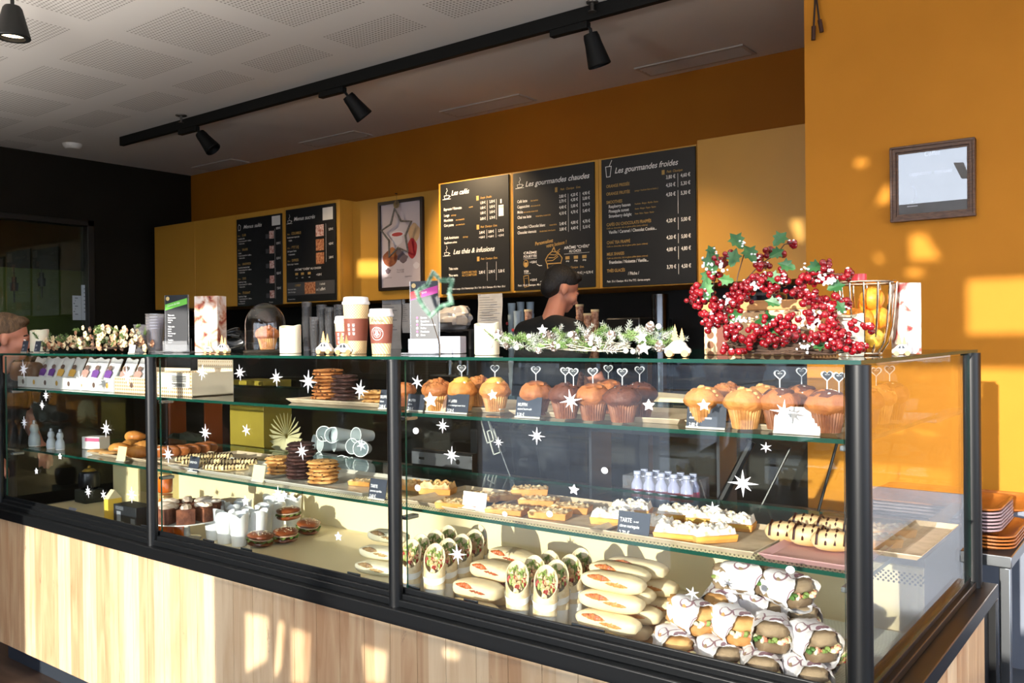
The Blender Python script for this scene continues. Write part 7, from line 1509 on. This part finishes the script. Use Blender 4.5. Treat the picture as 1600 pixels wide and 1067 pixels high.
# draped white bag
p = Vector((colX(712, 4.4, 1.5), 4.38, onY(712, 515, 4.38).z)); b = MB(); b.blob((0, 0, .07), (.15, .08, .085), 26, 14, .35, 2.2, 5)
o = b.build('plastic_bag', mat('bag_translucent', 'a8a8ac', '8a7a6a', scale=6, rough=.3, mid=.62), loc=(p.x, p.y, p.z + .0)); tag(o, 'crumpled pale plastic bread bag on a rack behind the tinsel star', 'bag')
b = MB(); zb_ = p.z - .012; b.box(-.2, .2, -.1, .12, zb_ - ZB, zb_ - ZB + .012); b.box(-.2, -.18, -.1, .12, 0, zb_ - ZB); b.box(.18, .2, -.1, .12, 0, zb_ - ZB); b.box(-.2, .2, -.08, .12, .18, .19); tag(b.build('counter_rack', mat('rack_steel', '4a4c50', metal=.7, rough=.35), loc=(p.x, 4.42, ZB + .001)), 'steel counter rack carrying the plastic bread bag', 'rack')
for i, px in enumerate((700, 716, 728)):
    q = onback(px, 4.36); b = MB(); b.lathe([(.028, 0), (.028, .13), (.02, .15), (.02, .17)], 18); o = b.build('steel_jug', MATS['steel_brushed'], loc=(q.x, 4.38, ZB + .192 + .0)); tag(o, ('left', 'middle', 'right')[i] + ' small steel canister on the rack under the plastic bag', 'canister', 'canisters on the rack')
# glass jars under the cabinets (dim bottles)
for i, px in enumerate((955, 975, 992, 1008)):
    q = onback(px, 4.82); b = MB(); b.lathe([(.035, 0), (.037, .2), (.014, .26), (.014, .33), (.016, .335), (.0001, .336)], 18, 0); b.lathe([(.0375, .06), (.0375, .15)], 18, 1, capb=False, capt=False); b.M = Matrix.Identity(4)
    tag(b.build('syrup_bottle', [mat('syrup_dark', '1c1a16', rough=.1), mat('syrup_label', '54483a', rough=.6)], loc=(q.x, 4.82, ZB + .001)), 'dark syrup bottle ' + ('first', 'second', 'third', 'fourth')[i] + ' from the left below the cold drinks board', 'bottle', 'syrup bottles on the back counter')
# black coiled straws / cable next to the photo column
b = MB()
for k in range(9): a = rnd.random() * 3; b.tube([(.06 * math.cos(q * .5 + a) * (1 - .04 * k), .03 * math.sin(q * .7 + a), .05 + .03 * math.sin(q * .5 + a) + k * .004) for q in range(12)], .005, 6)
q = on(362, 2.25, ZC); tag(b.build('black_ribbon_bundle', mat('ribbon_black', '0e0e0e', rough=.25), loc=(q.x, 2.25, ZC - .014)), 'bundle of glossy black ribbon loops between photo column and cloche', 'ribbon bundle')
# ---- on the rear worktop inside the counter
ZR = .846
def rear(px, Y=2.55): return Vector((colX(px, Y, ZR), Y, ZR + .001))
p = rear(1035, 2.52); t = thing('bottle_pack', 'shrink wrapped pack of small water bottles behind the lower shelf', 'bottle pack', p, .0)
for i in range(5):
    for j in range(2):
        b = MB(); b.M = Matrix.Translation((-.09 + i * .044, j * .046, 0)); b.lathe([(.019, 0), (.021, .006), (.020, .07), (.010, .09), (.010, .10), (.012, .101), (.012, .112), (.0001, .112)], 14, 0); b.lathe([(.0212, .03), (.0212, .055)], 14, 1, capb=False, capt=False); b.build('bottle', [mat('bottle_plastic', 'a8aec8', rough=.1), mat('bottle_label_pink', 'c04a6a')], t)
b = MB(); b.box(-.125, .125, -.035, .08, 0, .10); b.build('shrink_film', glassmat('film', (.92, .92, 1), refl=2, haze=.08), t, smooth=0)
q = rear(1040, 2.62); b = MB()
for k in range(2): tag((lambda bb: (bb.blob((0, 0, .03), (.19, .045, .03), 28, 12, .08, 2, k, sq=.85), bb.build('baguette', m_ciab, smooth=80, loc=(q.x + .02 - .05 * k, 2.63, ZR + .24 + .0 * k + k * .062)))[1])(MB()), ('lower', 'upper')[k] + ' pale baguette on the rear rack above the bottle pack', 'baguette', 'baguettes on the rear rack')
b = MB(); b.box(-.26, .22, -.06, .07, .225, .238); b.box(-.26, -.25, -.06, .07, 0, .225); b.box(.21, .22, -.06, .07, 0, .225); tag(b.build('rear_rack', MATS['rack_steel'], loc=(q.x, 2.62, ZR + .001)), 'small steel rack standing behind the bottle pack', 'rack')
p = rear(408, 2.6); b = MB(); b.box(-.13, .13, -.08, .08, 0, .36, 0); b.box(-.13, .13, -.0815, -.08, .30, .315, 1); b.box(-.06, .08, -.0815, -.08, .26, .285, 2)
tag(b.build('olive_box', [mat('box_olive', '8a7c2e', '7a6c28', scale=4, rough=.3), mat('line_dark', '2c2814'), mat('label_pale', 'b8ac7c')], loc=p, bevel=.004), 'tall olive green box behind the striped biscuits', 'box')
b = MB(); q = rear(300, 2.5); b.box(-.22, .13, -.09, .07, .0, .006); b.blob((-.05, 0, .045), (.14, .06, .04), 18, 9, .5, 3, 2); tag(b.build('dark_greens_tray', mat('dark_greens', '1c2418', '343c2c', scale=20, rough=.5), loc=q), 'tray of dark bundled greens behind the glazed loaves', 'tray')
q2 = rear(305, 2.64); b = MB(); b.box(-.17, .17, -.05, .05, 0, .012); b.box(-.17, -.16, -.05, .05, -.30, 0); b.box(.16, .17, -.05, .05, -.30, 0); tag(b.build('copper_shelf', mat('copper_orange', 'a8562a', rough=.3, metal=.3), loc=(q2.x, 2.64, ZR + .302)), 'small copper coloured shelf behind the first post', 'shelf')
pc = rear(545, 2.5)
cupp = MB(); cupp.lathe([(.022, 0), (.032, .085), (.033, .086), (.030, .086), (.021, .004), (.0001, .004)], 24, capt=False); LC = Proto(tag(cupp.build('white_cup', mat('cup_cool_white', 'cdd6d8', rough=.5), smooth=60), 'x', 'cup'))
i = 0
for row, n_ in ((0, 6), (1, 5), (2, 4)):
    for k in range(n_):
        LC.put((pc.x - .17 + k * .066 + row * .03, pc.y + rnd.uniform(-.03, .05), ZR + .035 + row * .056), 0, 'white cup lying in the tumbled heap behind the cookie stacks', 1, rot=(1.45, rnd.uniform(-.2, .2), rnd.uniform(-.6, .6)), group='tumbled white cups behind the cookies'); i += 1
# white fluted fan dish
p = rear(447, 2.52); b = MB(); seg = 24
for k in range(seg):
    a = 2 * PI * k / seg; a2 = a + .2; b.M = Matrix.Translation((0, 0, .115)); b.add([(.012 * math.cos(a), 0, .012 * math.sin(a)), (.105 * math.cos(a), -.012, .105 * math.sin(a)), (.105 * math.cos(a2), .006, .105 * math.sin(a2)), (.012 * math.cos(a2), .006, .012 * math.sin(a2)), (.012 * math.cos(a), .003, .012 * math.sin(a)), (.105 * math.cos(a), -.009, .105 * math.sin(a)), (.105 * math.cos(a2), .009, .105 * math.sin(a2)), (.012 * math.cos(a2), .009, .012 * math.sin(a2))], [(0, 1, 2, 3), (7, 6, 5, 4), (0, 4, 5, 1), (1, 5, 6, 2), (2, 6, 7, 3), (3, 7, 4, 0)])
tag(b.build('paper_rosette', mat('rosette_cream', 'b8b48c', rough=.6), smooth=0, loc=p), 'folded cream paper rosette standing behind the pale cookies', 'rosette')
p = rear(690, 2.6); b = MB(); b.box(-.16, .16, 0, .03, 0, .10, 1); b.box(-.16, .16, -.003, .0, .04, .09, 0); b.cyl((.09, -.006, .065), (.09, .0, .065), .01, .01, 14, 1); b.box(-.12, -.09, -.004, -.003, .06, .07, 1); tag(b.build('control_strip', [mat('steel_brushed2', '8a8e94', rough=.3, metal=.8), MATS['machine_black']], loc=p, bevel=.002), 'brushed steel control strip behind the lower shelf right of the second post', 'control panel')
# ================================================================ TRAY CART
cy0 = 2.95; cx1 = -.42; zc = .735
t = thing('steel_cart', 'stainless steel cart holding the stacked trays beside the counter end', 'cart', (-.70, 3.2, 0)); m_s = mat('cart_steel', '8a8e92', rough=.28, metal=.9)
def cb(*a): b = MB(); b.M = Matrix.Translation((.70, -3.2, 0)); b.box(*a); return b
cb(-1.02, cx1, cy0, 3.5, zc - .035, zc).build('top_shelf', m_s, t, bevel=.003); cb(-1.0, cx1 - .01, cy0 + .01, 3.5, .20, .225).build('lower_shelf', m_s, t, bevel=.003)
for x in (-1.01, cx1 - .035):
    for y in (cy0 + .005, 3.46): cb(x, x + .03, y, y + .03, .03, zc - .036).build('leg', m_s, t, bevel=.003)
for x in (-.995, cx1 - .02):
    for y in (cy0 + .02, 3.475): b = MB(); b.M = Matrix.Translation((.70, -3.2, 0)); b.cyl((x - .01, y, .025), (x + .01, y, .025), .025, .025, 16); b.build('castor', m_ink, t)
def rtray():
    b = MB(); 
    def rr(hx, hy, r, z, n=6): return [(sx * (hx - r) + r * math.cos(a0 + PI / 2 * i / n), sy * (hy - r) + r * math.sin(a0 + PI / 2 * i / n), z) for (sx, sy, a0) in ((1, 1, 0), (-1, 1, PI / 2), (-1, -1, PI), (1, -1, 1.5 * PI)) for i in range(n + 1)]
    L0 = [rr(.19, .14, .04, 0), rr(.215, .165, .05, .018), rr(.222, .172, .055, .018), rr(.222, .172, .055, .013), rr(.212, .162, .05, .016), rr(.188, .138, .04, .003)]
    n = len(L0[0]); vs = [q for l in L0 for q in l]; order = [0, 3, 2, 1, 4, 5]
    fs = []
    for a_, c_ in zip(order, order[1:]): fs += [(a_ * n + i, a_ * n + (i + 1) % n, c_ * n + (i + 1) % n, c_ * n + i) for i in range(n)]
    fs += [tuple(reversed(range(n))), tuple(range(5 * n, 6 * n))]; b.add(vs, fs); return b
TA = Proto(tag(rtray().build('serving_tray', mat('tray_mauve', '9a8488', rough=.35)), 'x', 'tray')); TB = Proto(tag(rtray().build('serving_tray', mat('tray_wood', 'b0692a', '96561e', scale=8, rough=.35)), 'x', 'tray'))
ordn = ['lowest', 'second', 'third', 'fourth', 'fifth', 'sixth', 'seventh', 'eighth', 'ninth', 'tenth', 'eleventh', 'topmost']
for i in range(4): TB.put((-.655, 3.15, zc + .001 + i * .0105), 0, ordn[i] + ' orange brown tray of the stack on the steel cart', (1.06, 1.03, 1), group='stacked trays on the steel cart')
for i in range(7): (TA if i < 6 else TB).put((-.66, 3.13, zc + .049 + i * .0105), 0, ('%s mauve edged tray on top of the brown ones' % ordn[i]) if i < 6 else 'topmost orange brown tray with a raised rim', (.92, .92, 1), group='stacked trays on the steel cart')
TB.put((-.66, 3.40, zc + .075), .02, 'tilted orange brown tray behind the stack against the ochre wall', (1.1, .55, 1), rot=(.15, 0, 0), group='stacked trays on the steel cart')
# ================================================================ PEOPLE
def remeshed(name, mb, mats, parent, voxel=.009, smooth_it=4):
    o = mb.build(name, mats, None, smooth=180); r = o.modifiers.new('r', 'REMESH'); r.mode = 'VOXEL'; r.voxel_size = voxel; s_ = o.modifiers.new('s', 'SMOOTH'); s_.iterations = smooth_it; s_.factor = .5
    dg = bpy.context.evaluated_depsgraph_get(); me = bpy.data.meshes.new_from_object(o.evaluated_get(dg)); o.modifiers.clear(); o.data = me; me.polygons.foreach_set('use_smooth', [True] * len(me.polygons)); me.materials.clear(); me.materials.append(mats); o.parent = parent; o.name = name; return o
def cap(b, p, q, r0, r1, n=9):
    p, q = Vector(p), Vector(q)
    for i in range(n + 1): u = i / n; b.blob(p.lerp(q, u), r0 + (r1 - r0) * u, 12, 8)
def head(b, c, yaw, pitch, s=1.0):
    old = b.M; b.M = old @ Matrix.Translation(c) @ Matrix.Rotation(yaw, 4, 'Z') @ Matrix.Rotation(pitch, 4, 'Y') @ Matrix.Scale(s, 4)
    b.blob((-.012, 0, .035), (.098, .076, .085), 22, 14); b.blob((.035, 0, -.02), (.058, .058, .075), 20, 12); b.blob((.045, 0, -.07), (.040, .042, .035), 16, 10); b.blob((.075, 0, -.085), (.020, .024, .018), 12, 8)
    b.blob((.086, 0, .018), (.018, .045, .014), 14, 8); b.blob((.098, 0, -.008), (.013, .009, .030), 12, 8); b.blob((.112, 0, -.026), (.014, .013, .011), 12, 8)
    b.blob((.094, 0, -.054), (.010, .024, .0065), 12, 8); b.blob((.092, 0, -.066), (.010, .021, .0065), 12, 8)
    for s_ in (-1, 1):
        b.blob((.072, s_ * .032, -.022), (.026, .024, .028), 12, 8); b.blob((.0, s_ * .078, -.012), (.020, .008, .030), 12, 8); b.blob((-.006, s_ * .083, -.004), (.016, .006, .024), 12, 8)
    b.M = old
def hair(b, c, yaw, pitch, s=1.0, fringe=True):
    old = b.M; b.M = old @ Matrix.Translation(c) @ Matrix.Rotation(yaw, 4, 'Z') @ Matrix.Rotation(pitch, 4, 'Y') @ Matrix.Scale(s, 4)
    b.blob((-.020, 0, .052), (.098, .082, .082), 24, 14); b.blob((-.055, 0, .0), (.060, .074, .075), 20, 12)
    if fringe: b.blob((.045, 0, .098), (.042, .055, .026), 16, 10)
    b.M = old
def eyes(c, yaw, pitch, parent, s=1.0):
    for s_ in (-1, 1):
        b = MB(); b.M = Matrix.Translation(c) @ Matrix.Rotation(yaw, 4, 'Z') @ Matrix.Rotation(pitch, 4, 'Y') @ Matrix.Scale(s, 4); b.blob((.079, s_ * .031, .002), (.0105, .0105, .0105), 12, 8, mi=0); b.blob((.088, s_ * .031, .002), (.003, .0048, .0048), 10, 6, mi=1); b.build('eye', [m_white, m_ink], parent, smooth=180)
        b = MB(); b.M = Matrix.Translation(c) @ Matrix.Rotation(yaw, 4, 'Z') @ Matrix.Rotation(pitch, 4, 'Y') @ Matrix.Scale(s, 4); b.tube([(.088, s_ * .018, .026), (.088, s_ * .032, .030), (.078, s_ * .046, .024)], .004, 6); b.build('eyebrow', mat('brow_brown', '3a281c', rough=.8), parent)
def person(label, loc, yaw, H0, hy, hp, lean, skin, shirt, trousers, hairm, arms, hs=1.0, fringe=True, hf=.05, hz=.19):
    t = thing('person', label, 'person', loc, 0)
    def Wd(x, y, z): return Matrix.Rotation(yaw, 4, 'Z') @ Vector((x, y, z))
    k = H0 / 1.75; sh = 1.43 * k; ch = Wd(lean * .75, 0, 1.25 * k); nk = Wd(lean, 0, sh + .04); hc = Wd(lean + hf + lean * .3, 0, sh + hz); pel = Wd(0, 0, .95 * k)
    def limbs(b, d, torso, upper, fore, legs, feet):
        if torso:
            for y in (-.07, 0, .07): cap(b, Wd(0, y, .92 * k), Wd(lean * .7, y * 1.3, 1.28 * k), .098 + d, .105 + d); 
            for s_ in (-1, 1): cap(b, Wd(lean * .95, s_ * .03, sh - .02), Wd(lean * .9, s_ * .175, sh - .045), .062 + d, .058 + d)
        for s_ in (-1, 1):
            S_, E_, H_ = Wd(lean * .9, s_ * .185, sh - .05), Wd(*arms[0 if s_ < 0 else 1][0]), Wd(*arms[0 if s_ < 0 else 1][1])
            if upper: cap(b, S_, E_ if upper == 1 else S_.lerp(E_, upper), .052 + d, .042 + d)
            if fore:
                cap(b, E_, H_, .040 + d, .026 + d)
            if feet:
                dr = (H_ - E_).normalized(); sd = dr.cross(Vector((0, 0, 1))).normalized(); up = sd.cross(dr)
                for q in (-.024, -.008, .008, .024): b.blob(H_ + dr * .045 + sd * q, (.018, .018, .014), 10, 8)
                cap(b, H_, H_ + dr * .07, .026, .024, 4)
                for fi, (q, ln) in enumerate(((-.030, .062), (-.010, .075), (.010, .07), (.030, .055))): cap(b, H_ + dr * .08 + sd * q, H_ + dr * (.08 + ln * .6) + sd * q * 1.05 - up * .01, .0095, .009, 5); cap(b, H_ + dr * (.08 + ln * .6) + sd * q * 1.05 - up * .01, H_ + dr * (.08 + ln * .9) + sd * q * 1.05 - up * .035, .009, .0075, 4)
                cap(b, H_ + dr * .02 - sd * s_ * .028, H_ + dr * .06 - sd * s_ * .058 - up * .012, .012, .009, 5)
            hip, kn, an = Wd(0, s_ * .09, .90 * k), Wd(.02, s_ * .10, .49 * k), Wd(-.01, s_ * .10, .09)
            if legs: cap(b, hip, kn, .085 + d, .055 + d); cap(b, kn, an, .052 + d, .036 + d)
            if feet: cap(b, an + Vector((0, 0, -.04)), an + Wd(.14, s_ * .01, -.05), .04, .032, 6)
    b = MB(); limbs(b, 0, True, 1, True, True, True); cap(b, Wd(lean * .95, 0, sh - .0), hc + Wd(-.02, 0, -.06), .060, .054, 6); head(b, hc, hy, hp, hs); remeshed('body', b, skin, t, .0075, 3)
    b = MB(); limbs(b, .013, True, .62, False, False, False); remeshed('t_shirt', b, shirt, t, .010, 4)
    b = MB(); limbs(b, .014, False, 0, False, True, False)
    for y in (-.07, 0, .07): cap(b, Wd(0, y, .88 * k), Wd(lean * .1, y, .99 * k), .105, .105, 3)
    remeshed('trousers', b, trousers, t, .012, 4)
    for s_ in (-1, 1): b = MB(); an = Wd(-.01, s_ * .10, .09); cap(b, an + Vector((0, 0, -.035)), an + Wd(.15, s_ * .01, -.045), .048, .042, 7); b.blob(an + Vector((0, 0, -.045)), (.05, .045, .045), 12, 8); remeshed('shoe', b, m_ink, t, .012, 3)
    b = MB(); hair(b, hc, hy, hp, hs * 1.0, fringe); remeshed('hair', b, hairm, t, .0075, 3); eyes(hc, hy, hp, t, hs); return t
m_skin = mat('skin', 'c98a70', 'bd7c64', scale=6, rough=.5, sss=.1); m_tee = mat('tee_black', '0d0d0e', rough=.85); m_jean = mat('trousers_dark', '1a1c22', rough=.85)
m_hd = mat('hair_dark', '120e0b', '1c1612', scale=60, rough=.55, bump=.6, bscale=200, stretch=(1, 1, .3)); m_hl = mat('hair_light_brown', '6e5438', '4e3a26', scale=60, rough=.6, bump=.6, bscale=160, stretch=(1, 1, .3))
bx_ = colX(855, 3.82, 1.55)
person('worker in a black t-shirt with short dark hair, seen from behind at the back counter', (bx_ - .03, 3.78, 0), 1.45, 1.79, .95, .45, .10, m_skin, m_tee, m_jean, m_hd, (((.22, -.24, 1.12), (.40, -.12, 1.06)), ((.22, .24, 1.12), (.40, .12, 1.06))), fringe=True)
cxp = colX(4, 1.98, 1.5)
person('customer with light brown hair looking into the counter, at its left end', (cxp - .10, 1.93, 0), .6, 1.50, 1.0, .15, .06, m_skin, m_tee, m_jean, m_hl, (((.05, -.26, 1.0), (.16, -.2, .86)), ((.05, .26, 1.0), (.16, .2, .86))))
# ---- let everything rest on its surface instead of dipping into it
import numpy as np
bpy.context.view_layer.update()
KIDS = {}
for o in COL.objects:
    if o.parent: KIDS.setdefault(o.parent.name, []).append(o)
def low(o):
    z = 1e9; st = [o]
    while st:
        q = st.pop(); st += KIDS.get(q.name, [])
        if q.type == 'MESH' and len(q.data.vertices):
            n = len(q.data.vertices); a = np.empty(n * 3, 'f'); q.data.vertices.foreach_get('co', a); a = a.reshape(-1, 3); M_ = np.array(q.matrix_world); z = min(z, float((a @ M_[2, :3]).min() + M_[2, 3]))
    return z
for o in list(COL.objects):
    if o.parent or o == cnt or 'category' not in o or o['category'] in ('star', 'person'): continue
    x, y, z = o.location
    if not (XA - .3 < x < XE + .05 and 1.70 < y < 2.80): continue
    lz = low(o)
    for s in (ZD, ZR - .001, ZS1, ZS2, ZT_):
        if s - .03 < lz < s + .0006: o.location.z += s + .0008 - lz; break
